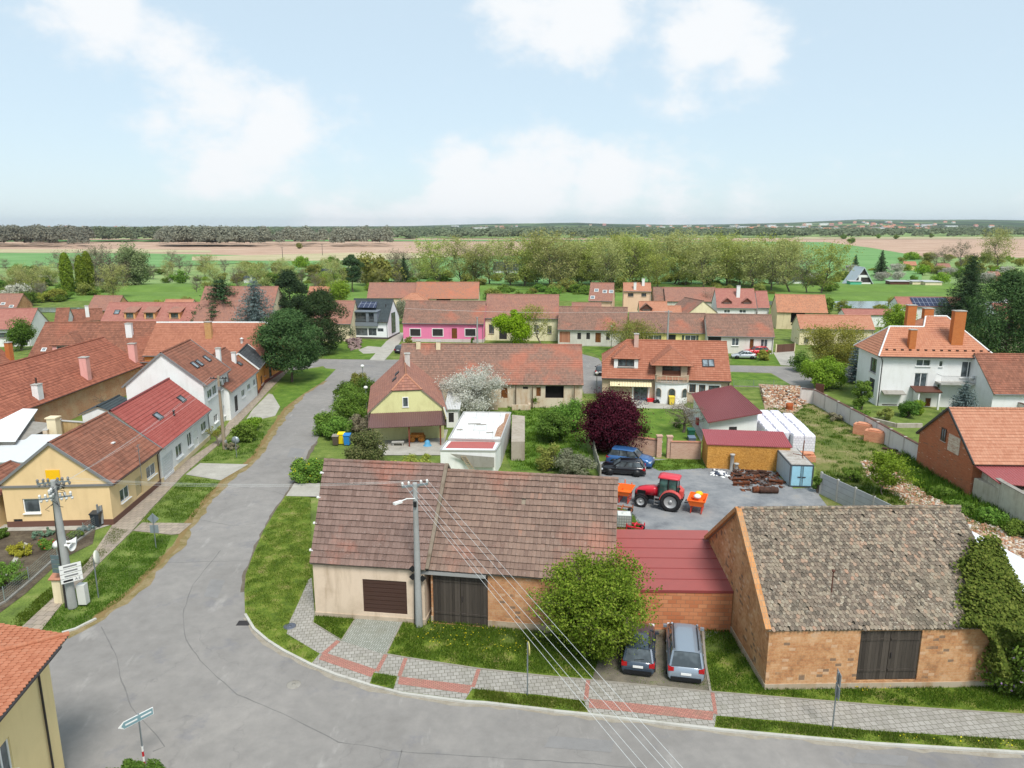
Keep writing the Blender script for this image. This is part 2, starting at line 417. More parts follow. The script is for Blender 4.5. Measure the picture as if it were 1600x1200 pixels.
B_OLD = brick(C(196,140,98), C(180,112,78), C(172,146,118), .30,.15, dirt=.25, vary=.05, mott=MOT, mk=.5, bump=.4)
B_RED = brick(C(186,104,68), C(164,86,56), C(166,128,100), dirt=.3, vary=.03)
B_CHIM = brick(C(196,112,58), C(184,98,50), C(176,128,88), .25,.08, dirt=.1)
CONC = plaster(C(178,176,170), .3); CONCD = plaster(C(150,146,138), .4)
FLASH = paint(C(190,188,184), .45,.3)

# ---------------------------------------------------------------- houses
def fr(eL, eR, hz, ridge, end='A', pitch=40, Wfix=None, ang=None):
    """survey a gabled building: the two ends of its near eave (photo points at height hz) and one end of its ridge"""
    A, B = G(*eL, hz), G(*eR, hz)
    if ang is not None:
        d = Vector((math.cos(R(ang)), math.sin(R(ang)))); lo, hi = .5,60.
        for _ in range(40):
            m = (lo + hi) / 2; q = A + d * m
            if P(q.x, q.y, hz)[0] < eR[0]: lo = m
            else: hi = m
        B = A + d * m
    d = (B - A); L = d.length; d.normalize(); n = Vector((-d.y, d.x)); tp = math.tan(R(pitch))
    S = A if end == 'A' else B
    lo, hi = .5,30.
    if Wfix: lo = hi = Wfix / 2
    for _ in range(50):
        m = (lo + hi) / 2; q = S + n * m
        if P(q.x, q.y, hz + m * tp)[1] > ridge[1]: lo = m
        else: hi = m
    m = (lo + hi) / 2
    return dict(A=A, d=d, n=n, L=L, W=2 * m, hz=hz, hr=hz + m * tp, tp=tp, ang=math.atan2(d.y, d.x), oe=.35, og=.12)
def frv(A, ang, L, W, hz, pitch):
    d = Vector((math.cos(R(ang)), math.sin(R(ang)))); tp = math.tan(R(pitch))
    return dict(A=Vector(A[:2]), d=d, n=Vector((-d.y, d.x)), L=L, W=W, hz=hz, hr=hz + W / 2 * tp, tp=tp, ang=R(ang), oe=.35, og=.12)
def hit(f, u, v, side='f'):
    """photo point -> (distance along, height) on a wall of the house"""
    r = ray(u, v); d3, n3 = Vector((*f['d'], 0)), Vector((*f['n'], 0)); A = Vector((*f['A'], 0))
    if side == 'f': o, nn, ax = A + n3 * f['oe'], n3, d3
    elif side == 'l': o, nn, ax = A + d3 * f['og'], d3, n3
    else: o, nn, ax = A + d3 * (f['L'] - f['og']), d3, n3
    c = Vector((0,0, CAMH)); t = (o - c).dot(nn) / r.dot(nn); p = c + r * t
    return (p - A).dot(ax), p.z
def hitroof(f, u, v):
    r = ray(u, v); d3, n3 = Vector((*f['d'], 0)), Vector((*f['n'], 0)); A = Vector((*f['A'], f['hz']))
    nn = (n3 * -f['tp'] + UP).normalized(); c = Vector((0,0, CAMH)); t = (A - c).dot(nn) / r.dot(nn); p = c + r * t - A
    return p.dot(d3), p.dot(n3), p.z + f['hz']

def wallrect(mb, o, ax, out, L, h, holes, m=0, rev=.14, mr=None, z0=0.):
    """wall in the plane o+ax*s+z, real openings with reveals; holes = (s0, z0, s1, z1)"""
    xs = sorted({0., L} | {max(0, min(L, q)) for H in holes for q in (H[0], H[2])}); zs = sorted({z0, h} | {max(z0, min(h, q)) for H in holes for q in (H[1], H[3])})
    pt = lambda s, z, k=0.: Vector((o[0] + ax[0] * s - out[0] * k, o[1] + ax[1] * s - out[1] * k, z))
    flip = (Vector((*ax, 0)).cross(UP)).dot(Vector((*out, 0))) < 0
    def fc(q, mm): mb.face(q[::-1] if flip else q, mm)
    for a, b in zip(xs[:-1], xs[1:]):
        for c, d in zip(zs[:-1], zs[1:]):
            if b - a < 1e-4 or d - c < 1e-4: continue
            if any(H[0] - 1e-4 <= a and b <= H[2] + 1e-4 and H[1] - 1e-4 <= c and d <= H[3] + 1e-4 for H in holes): continue
            fc([pt(a, c), pt(b, c), pt(b, d), pt(a, d)], m)
    mr = m if mr is None else mr
    for (a, c, b, d) in holes:
        for q in ([pt(a, c), pt(a, d), pt(a, d, rev), pt(a, c, rev)], [pt(b, d), pt(b, c), pt(b, c, rev), pt(b, d, rev)], [pt(a, d), pt(b, d), pt(b, d, rev), pt(a, d, rev)], [pt(b, c), pt(a, c), pt(a, c, rev), pt(b, c, rev)]): mb.face(q, mr)

def opening(par, kind, o, ax, out, s0, z0, s1, z1, depth=.1, fm=None, gm=None):
    """window, shutter, door or gate set in an opening; local frame: x along wall, y outwards, z up"""
    M = Matrix(((ax[0], out[0], 0, o[0] + ax[0] * (s0 + s1) / 2 - out[0] * depth), (ax[1], out[1], 0, o[1] + ax[1] * (s0 + s1) / 2 - out[1] * depth), (0,0,1, (z0 + z1) / 2), (0,0,0,1)))
    w, h = s1 - s0, z1 - z0; e = .004; b = MB(); b.M = M
    if kind in ('win', 'win1', 'win3', 'winb', 'wing', 'glass'):
        f = fm or {'winb': FRB, 'wing': FRG, 'glass': FRG}.get(kind, FRW); t = .075 if w > .6 else .05
        b.box((0,0, h / 2 - t / 2), (w - e, .07, t)); b.box((0,0,-h / 2 + t / 2), (w - e, .07, t))
        b.box((-w / 2 + t / 2 + e, 0,0), (t, .066, h - 2 * t)); b.box((w / 2 - t / 2 - e, 0,0), (t, .066, h - 2 * t))
        nm = {'win1': 0, 'win3': 2}.get(kind, 1 if w > .75 else 0)
        for k in range(nm): b.box((-w / 2 + w * (k + 1) / (nm + 1), 0,0), (t * 1.1,.062, h - 2 * t))
        fo = b.build('window', f, par)
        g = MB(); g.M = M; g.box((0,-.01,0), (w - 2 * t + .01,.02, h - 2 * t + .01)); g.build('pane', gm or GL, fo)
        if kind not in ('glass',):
            s = MB(); s.M = M; s.box((0, depth + .02,-h / 2 - .03), (w + .1,.16 + depth, .05)); s.build('sill', f if kind != 'winb' else FLASH, fo)
        return fo
    if kind == 'shut':
        b.box((0,0,0), (w - e, .05, h - e)); return b.build('window_shutter', SHUT, par)
    if kind in ('door', 'doorw', 'doorg'):
        mm = {'door': DOORB, 'doorw': FRW, 'doorg': paint(C(188,168,128), .5)}[kind] if fm is None else fm
        b.box((0,0,0), (w - e, .06, h - e)); b.box((-w / 2 + .05,.045,0), (.07,.03, h - .02)); b.box((w / 2 - .05,.045,0), (.07,.03, h - .02)); b.box((0,.045, h / 2 - .05), (w - .18,.03,.07)); b.box((0,.045,0), (w - .18,.03,.06))
        d = b.build('door', mm, par)
        g = MB(); g.M = M; g.box((w * .32,.07,-.05), (.05,.06,.14)); g.build('handle', TRIM, d); return d
    if kind == 'garage':
        b.box((0,0,0), (w - e, .05, h - e)); n = max(3, int(h / .24))
        for k in range(n): b.box((0,.035,-h / 2 + h * (k + .5) / n), (w - .02,.03, h / n - .025))
        return b.build('garage_door', fm or BRN, par)
    if kind == 'gate':
        for sgn in (-1,1):
            b = MB(); b.M = M; b.box((sgn * w / 4,0,.02), (w / 2 - .03,.06, h - .04))
            for zz in (-.3,.32): b.box((sgn * w / 4,.05, h * zz), (w / 2 - .1,.04,.12))
            q = b.build('barn_door', fm or BARND, par)
            if sgn > 0:
                g = MB(); g.M = M; g.box((.12,.06,0), (.05,.05,.3)); g.build('latch', TRIMD, q)
        return q
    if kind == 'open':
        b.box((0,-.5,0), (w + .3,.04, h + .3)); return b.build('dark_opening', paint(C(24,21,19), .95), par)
    b.box((0,0,0), (w - e, .05, h - e)); return b.build('panel', fm or SHUT, par)

def courses(mb, poly, m=0, th=.36, step=.03, t=.1, ms=1):
    """a roof slope as overlapping courses: poly is the slope outline (convex), clipped into stepped strips"""
    poly = [Vector(p) for p in poly]
    n = (poly[1] - poly[0]).cross(poly[2] - poly[0]).normalized()
    if n.z < 0: poly = poly[::-1]; n = -n
    U = UP.cross(n).normalized(); V = n.cross(U)
    lo = [p - n * t for p in poly]; mb.face(lo[::-1], ms); k = len(poly)
    for i in range(k):
        j = (i + 1) % k; mb.face([lo[i], lo[j], poly[j], poly[i]], ms)
    vs_ = [p.dot(V) for p in poly]; v0, v1 = min(vs_), max(vs_); base = poly[0] - U * poly[0].dot(U) - V * poly[0].dot(V)
    pu = [(p.dot(U), p.dot(V)) for p in poly]
    def clip(a, b):
        q = pu
        for lim, sg in ((a, 1), (b, -1)):
            o = []
            for i in range(len(q)):
                x, y = q[i], q[(i + 1) % len(q)]; fx, fy = (x[1] - lim) * sg, (y[1] - lim) * sg
                if fx >= 0: o.append(x)
                if fx * fy < 0: r_ = fx / (fx - fy); o.append((x[0] + (y[0] - x[0]) * r_, lim))
            q = o
            if not q: break
        return q
    N = max(1, int(round((v1 - v0) / th))); hh = (v1 - v0) / N
    for i in range(N):
        a, b = v0 + i * hh, v0 + (i + 1) * hh; q = clip(a, b)
        if len(q) < 3: continue
        lift = lambda y: step * (1 - (y - a) / hh) + .012
        pts = [base + U * x + V * y + n * lift(y) for x, y in q]
        mb.face(pts, m, uv=[(x, i * th + (y - a) / hh * th * .999 + .0005) for x, y in q])
        lowx = [x for x, y in q if abs(y - a) < 1e-5]
        if len(lowx) >= 2:
            x0, x1 = min(lowx), max(lowx)
            mb.face([base + U * x0 + V * a + n * .0, base + U * x1 + V * a, base + U * x1 + V * a + n * (step + .012), base + U * x0 + V * a + n * (step + .012)], m, uv=[(x0, i * th + .001)] * 2 + [(x1, i * th + .002)] * 2)

def ridge_caps(par, a, b, mat, r=.13, seg=.38, name='ridge_tiles'):
    a, b = Vector(a), Vector(b); L = (b - a).length; n = max(1, int(L / seg)); d = (b - a) / n; mb = MB()
    for i in range(n):
        p, q = a + d * i, a + d * (i + 1.06); mb.tube([p, q], [r * 1.08, r * .92], 8, cap=False)
    return mb.build(name, mat, par)

def gutter(par, a, b, zb, mat, down=True, out=(0,-1), off=.30):
    a, b = Vector(a), Vector(b); mb = MB(); mb.tube([a, b], .065,6); o = mb.build('gutter', mat, par)
    if down:
        m2 = MB(); p = b - (b - a).normalized() * .25; q = Vector((p.x - out[0] * off, p.y - out[1] * off, p.z - .3 - off * .4)); m2.tube([p, q, (q.x, q.y, zb)], .045,6); m2.build('downpipe', mat, o)
    return o

def chimney(par, x, y, z0, z1, sx=.55, sy=.55, mat=None, cap=None, pipe=False):
    b = MB(); b.box((x, y, (z0 + z1) / 2), (sx, sy, z1 - z0)); o = b.build('chimney', mat or B_CHIM, par)
    c = MB(); c.box((x, y, z1 + .04), (sx + .12, sy + .12,.08)); c.box((x, y, z1 + .1), (sx * .5, sy * .5,.06)); c.build('chimney_cap', cap or CONC, o)
    if pipe:
        q = MB(); q.tube([(x, y, z1 + .1), (x, y, z1 + .8)], .1,8); q.build('flue_pipe', BRN, o)
    return o

def skylight(par, f, x, y, w=.7, h=1.1, m=None, lean=None):
    tp = f['tp']; n = Vector((0,-tp, 1)).normalized(); V = Vector((0,1, tp)).normalized(); U = Vector((1,0,0))
    c = Vector((x, y, f['hz'] + y * tp)) + n * .08; rot = Matrix((U, V, n)).transposed()
    b = MB()
    for a_, b_ in (((0, h / 2), (w + .12,.1)), ((0,-h / 2), (w + .12,.1)), ((-w / 2,0), (.1, h - .1)), ((w / 2,0), (.1, h - .1))):
        b.box(c + U * a_[0] + V * a_[1], (b_[0], b_[1], .14), rot=rot)
    o = b.build('roof_window', m or TRIMD, par)
    g = MB(); g.box(c, (w - .1, h - .1,.06), rot=rot); g.build('pane', GLL, o); return o

def dormer(par, f, x, z0, w, h, style='gable', wall=None, roof=None, win='win', proj=0., ov=.25, dz=None):
    """dormer on the front slope: face at the height z0, window in it, its own roof running back into the slope"""
    tp = f['tp']; y0 = (z0 - f['hz']) / tp - proj; ys = lambda z: (z - f['hz']) / tp
    wm, rm = wall or WHITE, roof or f['roofm']; b = MB(); zt = z0 + h
    hole = (w * .16, z0 + .25, w * .84, zt - .12)
    wallrect(b, (x - w / 2, y0), (1,0), (0,-1), w, zt, [hole], z0=z0 - .25 - proj * tp)
    for s in (-1,1):
        q = [(x + s * w / 2, y0, z0 - .2 - proj * tp), (x + s * w / 2, ys(zt), zt), (x + s * w / 2, y0, zt)]; b.face(q if s > 0 else q[::-1])
    o = b.build('dormer', wm, par)
    opening(o, win, (x - w / 2, y0), (1,0), (0,-1), *hole)
    r = MB(); W2 = w / 2 + ov; ye = y0 - ov
    if style == 'shed':
        q = math.tan(R(16)); k = (zt - q * (0) - f['hz'] + q * -ye) ; yb = (zt + .05 - q * ye - f['hz']) / (tp - q); zb = f['hz'] + yb * tp
        r.slab([(x - W2, ye, zt + .05), (x + W2, ye, zt + .05), (x + W2, yb, zb + .03), (x - W2, yb, zb + .03)], .1)
    elif style == 'gable':
        q = .8; zr = zt + W2 * q; yr = ys(zr); ze = zt - .02
        for s in (-1,1): courses(r, [(x + s * W2, ye, ze), (x, ye, zr), (x, yr + .05, zr), (x + s * W2, ys(ze) + .05, ze)], 0,.34,.03,.08,0)
        r.face([(x - w / 2, y0, zt), (x + w / 2, y0, zt), (x, y0, zt + w / 2 * q)], 1)
    else:                                # hipped front
        q = .8; zr = zt + W2 * q; yr = ys(zr); ze = zt - .02; yh = ye + W2 * .9
        courses(r, [(x - W2, ye, ze), (x + W2, ye, ze), (x, yh, zr)], 0,.34,.03,.08,0)
        for s in (-1,1): courses(r, [(x + s * W2, ye, ze), (x, yh, zr), (x, max(yr, yh) + .05, zr), (x + s * W2, ys(ze) + .05, ze)], 0,.34,.03,.08,0)
    r.build('dormer_roof', [rm, wm], o)
    return o

def house(name, label, cat, f, wall, roof, front=(), gl=(), gr=(), plinth=None, trim=None, group=None, gut=True, ridgem=None, hipL=0., hipR=0., th=.36, step=.03, ov=None, side=None, z0=-.3, gabtrim=None, ridge=True, tile=None):
    """gabled house in its own frame: x along the front eave, y into the depth. Openings are photo rectangles (kind, u0, v0, u1, v1)."""
    if ov: f['oe'] = ov
    t = thing(name, label, cat, (f['A'].x, f['A'].y, 0), f['ang'], group); f['root'] = t; f['roofm'] = roof
    L, W, hz, hr, tp, oe, og = f['L'], f['W'], f['hz'], f['hr'], f['tp'], f['oe'], f['og']; trim = trim or TRIM
    wt = hz + oe * tp - .12; b = MB(); fh = []
    for o in front:
        k = o[0]; (s0, za), (s1, zb) = hit(f, o[1], o[4]), hit(f, o[3], o[2]); s0 = max(s0, og + .1); s1 = min(s1, L - og - .1); za = max(za, 0.02); zb = min(zb, wt - .03); fh.append((k, s0, za, s1, zb))
    wallrect(b, (og, oe), (1,0), (0,-1), L - 2 * og, wt, [(a - og, c, d - og, e) for k, a, c, d, e in fh], z0=z0)
    for sd_, xx, sg, ops in (('l', og, -1, gl), ('r', L - og, 1, gr)):
        hs = []
        for o in ops:
            (a, za), (c, zb) = hit(f, o[1], o[4], sd_), hit(f, o[3], o[2], sd_); hs.append((o[0], min(a, c), za, max(a, c), zb))
        low = [h for h in hs if h[4] < wt]
        wallrect(b, (xx, oe), (0,1), (sg, 0), W - 2 * oe, wt, [(a - oe, max(c, .02), d - oe, e) for k, a, c, d, e in low], z0=z0)
        hip = hipL if sg < 0 else hipR
        top = [(xx, oe, wt), (xx, W - oe, wt)]
        if hip > 0: zz = hr - hip * tp * W / 2; yy = (zz - hz) / tp; top += [(xx, W - yy, zz - .1), (xx, yy, zz - .1)]
        else: top += [(xx, W / 2, hr - .12)]
        b.face(top if sg < 0 else top[::-1])
        f['hs' + sd_] = [(h, xx, sg) for h in hs]
    wallrect(b, (og, W - oe), (1,0), (0,1), L - 2 * og, wt, [], z0=z0)
    wo_ = b.build('wall', wall, t)
    for k, a, c, d, e in fh: opening(t, k, (0, oe), (1,0), (0,-1), a, c, d, e)
    for sd_ in 'lr':
        for (k, a, c, d, e), xx, sg in f['hs' + sd_]:
            opening(t, k, (xx, 0), (0,1), (sg, 0), a, max(c, .02), d, e, depth=.1 if e < wt else -.04)
    if plinth:
        q = MB(); hh, pm = plinth; cuts = sorted([(a, d) for k, a, c, d, e in fh if c < hh]); x = og - .03
        for a, d in cuts + [(L - og + .03,0)]:
            if a > x: q.box(((x + a) / 2, oe - .02, hh / 2 - .1), (a - x, .06, hh + .2))
            x = d
        for xx in (og - .02, L - og + .02): q.box((xx, W / 2, hh / 2 - .1), (.06, W - 2 * oe, hh + .2))
        q.build('plinth', pm, t)
    r = MB(); hL, hR = hipL * W / 2, hipR * W / 2
    def slope(sy):
        Y = (lambda y: y) if sy > 0 else (lambda y: W - y)
        pts = [(0, Y(0), hz), (L, Y(0), hz)]
        if hR: zz = hr - hipR * tp * W / 2; pts += [(L, Y((zz - hz) / tp), zz)] if hipR < 1 else []
        pts += [(L - hR, W / 2, hr), (hL, W / 2, hr)]
        if hL and hipL < 1: zz = hr - hipL * tp * W / 2; pts += [(0, Y((zz - hz) / tp), zz)]
        return pts if sy > 0 else pts[::-1]
    for sy in (1,-1):
        if tile and sy > 0: tile(r, slope(sy))
        else: courses(r, slope(sy), 0, th, step)
    for hp, xx, sg in ((hipL, 0,1), (hipR, L, -1)):
        if hp > 0:
            zz = hr - hp * tp * W / 2; yy = (zz - hz) / tp; q = [(xx, W - yy, zz), (xx, yy, zz), (xx + sg * hp * W / 2, W / 2, hr)]
            courses(r, q if sg > 0 else q[::-1], 0, th, step)
    ro = r.build('roof', [roof, SOFFIT], t)
    if ridge: ridge_caps(ro, (hL, W / 2, hr + .02), (L - hR, W / 2, hr + .02), ridgem or roof, .12)
    for hp, xx, sg in ((hipL, 0,1), (hipR, L, -1)):
        if hp > 0:
            zz = hr - hp * tp * W / 2; yy = (zz - hz) / tp
            for Y in (yy, W - yy): ridge_caps(ro, (xx, Y, zz + .03), (xx + sg * hp * W / 2, W / 2, hr + .02), ridgem or roof, .1, name='hip_tiles')
    if gabtrim:
        for xx in (-.02, L + .02):
            q = MB()
            for s in (0,1): Y = W if s else 0; q.bar((xx, Y, hz + .0), (xx, W / 2, hr + .0), .09,.2)
            q.build('verge_trim', gabtrim, ro)
    if gut: gutter(ro, (.05,-.06, hz - .05), (L - (.05 if hipR < 1 else oe), -.06, hz - .05), 0, trim, off=max(.1, oe - .02))
    return t

def lp(f, x, y, z=0.):                    # house frame -> world
    p = f['A'] + f['d'] * x + f['n'] * y; return Vector((p.x, p.y, z))
def wl(f, p):                             # world -> house frame
    q = Vector((p[0], p[1])) - f['A']; return q.dot(f['d']), q.dot(f['n'])

def near_tiles(tw, th, jit, rounded=False, skip=0., seed=3, thick=.022, lift=.045, edge=.012):
    """individually laid tiles on the slope nearest the camera"""
    def fn(mb, poly):
        rng = random.Random(seed); poly = [Vector(p) for p in poly]
        n = (poly[1] - poly[0]).cross(poly[2] - poly[0]).normalized()
        if n.z < 0: n = -n
        U = UP.cross(n).normalized(); V = n.cross(U)
        mb.slab([p - n * .10 for p in poly], .08,1)
        us = [p.dot(U) for p in poly]; vs_ = [p.dot(V) for p in poly]; u0, u1, v0, v1 = min(us), max(us), min(vs_), max(vs_); base = poly[0] - U * poly[0].dot(U) - V * poly[0].dot(V)
        rows = int((v1 - v0) / th + .5); th_ = (v1 - v0) / rows
        cols = int((u1 - u0) / tw + .5); tw_ = (u1 - u0) / cols
        sag = lambda x, y: -.05 * math.sin(math.pi * (x - u0) / (u1 - u0)) * math.sin(math.pi * (y - v0) / (v1 - v0)) + .015 * math.sin(x * 1.3 + y * .7)
        for j in range(rows):
            off = (j % 2) * tw_ / 2 if rounded else 0; wob = rng.uniform(-.006,.006)
            for i in range(-1 if off else 0, cols):
                if rng.random() < skip: continue
                a = u0 + i * tw_ + off; b = a + tw_ - edge; a = max(a, u0); b = min(b, u1)
                if b - a < .03: continue
                y0 = v0 + j * th_ + wob + rng.gauss(0, jit * .4); y1 = y0 + th_ * 1.12; s = sag((a + b) / 2, y0)
                t1, t2 = rng.gauss(0, jit * .25), rng.gauss(0, jit * .25); r_ = rng.gauss(0, jit)
                q = lambda x, y, z: base + U * (x + (y - y0) * r_) + V * y + n * z
                uvc = ((i + .5 + (j % 2) * 1000) * tw, (j + .55) * th)
                l = lift + s; lo_ = [q(a, y0, l + t1), q(b, y0, l + t2)]; hi_ = [q(b, y1, s + .006), q(a, y1, s + .006)]
                if rounded: m_ = q((a + b) / 2, y0 - th_ * .28, l + (t1 + t2) / 2); top = [lo_[0], m_, lo_[1]] + hi_
                else:
                    top = lo_ + hi_
                mb.face(top, 0, uv=[uvc] * len(top))
                e = [p - n * (thick + .012) for p in top[:-2]]; k = len(e)
                for c_ in range(k - 1): mb.face([e[c_], e[c_ + 1], top[c_ + 1], top[c_]], 0, uv=[uvc] * 4)
                mb.face([e[0], top[0], top[-1]], 0, uv=[uvc] * 3); mb.face([e[-1], top[-2], top[-3]], 0, uv=[uvc] * 3)
                if not rounded and tw > .2:    # raised side rib of the interlocking tile
                    x0, x1 = a, a + tw_ * .22; hh = .02
                    mb.face([q(x0, y0, l + hh), q(x1, y0, l + hh), q(x1, y1, s + hh + .004), q(x0, y1, s + hh + .004)], 0, uv=[uvc] * 4)
                    mb.face([q(x1, y0, l + hh), q(x1 + .02, y0, l), q(x1 + .02, y1, s + .006), q(x1, y1, s + hh)], 0, uv=[uvc] * 4)
                    mb.face([q(x0, y0, l - .02), q(x1, y0, l - .02), q(x1, y0, l + hh), q(x0, y0, l + hh)], 0, uv=[uvc] * 4)
    return fn
# ---------------------------------------------------------------- vegetation
def frustums(segs, n=5):
    """segs: list of (p0, p1, r0, r1) -> V, F"""
    S = np.array([[*s[0], *s[1], s[2], s[3]] for s in segs], float); k = len(S)
    a, b = S[:, :3], S[:, 3:6]; d = b - a; d /= np.linalg.norm(d, axis=1, keepdims=True) + 1e-9
    ref = np.where(np.abs(d[:, 2:3]) > .9, np.array([[1., 0,0]]), np.array([[0,0,1.]])); u = np.cross(d, ref); u /= np.linalg.norm(u, axis=1, keepdims=True); w_ = np.cross(d, u)
    an = np.arange(n) * 2 * np.pi / n; c, s = np.cos(an)[None, :, None], np.sin(an)[None, :, None]
    ring = u[:, None] * c + w_[:, None] * s
    V = np.concatenate([a[:, None] + ring * S[:, 6][:, None, None], b[:, None] + ring * S[:, 7][:, None, None]], 1).reshape(-1,3)
    i = np.arange(n); F = np.stack([i, (i + 1) % n, n + (i + 1) % n, n + i], 1)[None] + (np.arange(k) * 2 * n)[:, None, None]
    return V, F.reshape(-1,4)
def leafquads(C_, size, rng, flat=0., aspect=.6, N=None):
    """one small four-sided leaf (or spray of leaves) round each point"""
    k = len(C_); n = rng.normal(size=(k, 3)); n[:, 2] = np.abs(n[:, 2]) + flat
    if N is not None: n = n * .8 + N * 1.2
    n /= np.linalg.norm(n, axis=1, keepdims=True); r_ = rng.normal(size=(k, 3)); u = np.cross(n, r_); u /= np.linalg.norm(u, axis=1, keepdims=True); w_ = np.cross(n, u)
    s = (size * rng.uniform(.6,1.35, k))[:, None]
    V = np.stack([C_ - u * s, C_ - w_ * s * aspect, C_ + u * s, C_ + w_ * s * aspect], 1).reshape(-1,3)
    return V, np.arange(4 * k).reshape(k, 4)
def grow(rng, h, r0, levels=4, first=.3, ang=38, ratio=.66, kids=3, upb=.25, jitter=.12):
    segs, tips = [], []
    def rec(p, d, L, r, lv):
        n = 3 if lv < 2 else 2; q = p
        for i in range(n):
            dd = d + rng.normal(size=3) * jitter + np.array([0,0, upb * .3]); dd /= np.linalg.norm(dd); q2 = q + dd * L / n
            ra, rb = r * (1 - .35 * i / n), r * (1 - .35 * (i + 1) / n); segs.append((q, q2, ra, rb)); q = q2; d = dd
            if lv >= levels - 1: tips.append(q2)
            if lv > 0 and lv < levels and i < n - 1: side(q2, d, L, rb, lv)
        if lv >= levels: return
        for _ in range(kids): side(q, d, L, rb, lv)
    def side(q, d, L, r, lv):
        a = rng.normal(size=3); a -= a.dot(d) * d; a /= np.linalg.norm(a) + 1e-9; t = math.radians(ang * rng.uniform(.6,1.25)); dd = d * math.cos(t) + a * math.sin(t); dd[2] += upb * .4; dd /= np.linalg.norm(dd)
        if lv + 1 <= levels: rec(q, dd, L * ratio * rng.uniform(.75,1.15), r * .62, lv + 1)
    rec(np.zeros(3), np.array([0,0,1.]), h * first, r0,0)
    return segs, np.array(tips)
def grow2(rng, h, r0, nb=26, lo=.15, rise=.9, twigs=7, lean=.3, prof=1.):
    """a leader with limbs all the way up, each limb with twigs"""
    segs, tips = [], []; p = np.zeros(3); T = [p]
    for i in range(8): q = p + np.array([rng.normal() * .02 * h, rng.normal() * .02 * h, h / 8]); segs.append((p, q, r0 * (1 - i / 8.5), r0 * (1 - (i + 1) / 8.5))); p = q; T.append(q)
    for b in range(nb):
        f = lo + (.96 - lo) * (b + rng.random()) / nb; z = f * 8; i = min(7, int(z)); p = T[i] + (T[i + 1] - T[i]) * (z - i); a = b * 2.4 + rng.random() * .8; L = h * .30 * (math.sin(math.pi * min(1., (1 - f) * .8 + .16)) ** .7) * rng.uniform(.6,1.25) * prof; r = r0 * .42 * (1 - f * .7); d = np.array([math.cos(a), math.sin(a), rise * rng.uniform(.7,1.3)]); d /= np.linalg.norm(d)
        for s in range(4):
            d = d + rng.normal(size=3) * .14 + np.array([0,0,.08]); d /= np.linalg.norm(d); q = p + d * L / 4; segs.append((p, q, r * (1 - s / 4.6), r * (1 - (s + 1) / 4.6))); p = q
            for _ in range(twigs * (s > 0) // 2 + (s == 3) * 2):
                e = d + rng.normal(size=3) * .55; e /= np.linalg.norm(e); q2 = p + e * L * rng.uniform(.2,.45); segs.append((p, q2, r * .25, r * .08)); tips.append(q2); tips.append((p + q2) / 2); e2 = e + rng.normal(size=3) * .5; q3 = q2 + e2 / np.linalg.norm(e2) * L * .18; segs.append((q2, q3, r * .1, r * .05)); tips.append(q3)
    return segs, np.array(tips)
def fit(segs, pts, h, w, top=.95):
    """scale a grown skeleton to the wanted height and width"""
    z = pts[:, 2].max(); r = np.percentile(np.hypot(pts[:, 0], pts[:, 1]), 92); k = np.array([w / 2 / r, w / 2 / r, h * top / z])
    return [(a * k, b * k, c, d) for a, b, c, d in segs], pts * k
def deciduous(name, label, cat, seed, h, w, leaf, nleaf, lsize, lm, bm=None, levels=4, spread=.5, first=.3, ang=38, r0=None, kids=3, group=None, low=None, flat=.2, upb=.25, g2=None):
    rng = np.random.default_rng(seed); segs, tips = grow2(rng, h, r0 or h * .018, **g2) if g2 is not None else grow(rng, h, r0 or h * .018, levels, first, ang, kids=kids, upb=upb)
    segs, tips = fit(segs, tips, h, w); t = thing(name, label, cat, group=group)
    V, F = frustums(segs, 5); mesh_np('trunk', V, F, bm or bark(), t, smooth=True)
    if nleaf:
        c = tips[rng.integers(0, len(tips), nleaf)] + rng.normal(size=(nleaf, 3)) * spread
        if low is not None: c = c[c[:, 2] > low]
        V, F = leafquads(c, lsize, rng, flat); mesh_np('crown', V, F, lm, t)
    return t
def bush(name, label, cat, seed, w, h, n, lsize, lm, base=0., clumps=26, stems=True, group=None, core=True, shape=1., blossoms=None, ragged=.22):
    """rounded shrub or dense crown: leaf clumps filling an uneven ellipsoid"""
    rng = np.random.default_rng(seed); t = thing(name, label, cat, group=group)
    d = rng.normal(size=(clumps, 3)); d /= np.linalg.norm(d, axis=1, keepdims=True); rr = rng.uniform(.35,.95, clumps)[:, None]
    cc = d * rr * np.array([w / 2, w / 2, (h - base) / 2]); cc[:, 2] += (h + base) / 2
    if shape != 1.: k = 1 + (shape - 1) * (cc[:, 2:3] - base) / (h - base); cc[:, :2] *= k
    rad = rng.uniform(.10,.27, clumps) * min(w, h - base)
    ci = rng.integers(0, clumps, n); dd = rng.normal(size=(n, 3)); dd /= np.linalg.norm(dd, axis=1, keepdims=True); p = cc[ci] + dd * (rad[ci] * (rng.uniform(.5,1.05, n) + np.abs(rng.normal(size=n)) * ragged))[:, None] * np.array([1,1,.9])
    m = p[:, 2] > .03; p = p[m]; dd = dd[m]
    V, F = leafquads(p, lsize, rng, .1, N=dd); mesh_np('crown', V, F, lm, t)
    if blossoms:
        bm_, nb, bs = blossoms; i = rng.integers(0, len(p), nb); V, F = leafquads(p[i] + dd[i] * .08, bs, rng, .3,.8); mesh_np('blossoms', V, F, bm_, t)
    if stems:
        segs = []
        for i in range(min(clumps, 12)): m_ = cc[i] * np.array([.45,.45,.55]); segs += [(np.array([rng.normal() * .05, rng.normal() * .05,0.]), m_, .05,.035), (m_, cc[i], .035,.015)]
        V, F = frustums(segs, 5); mesh_np('trunk', V, F, bark(), t, smooth=True)
    return t
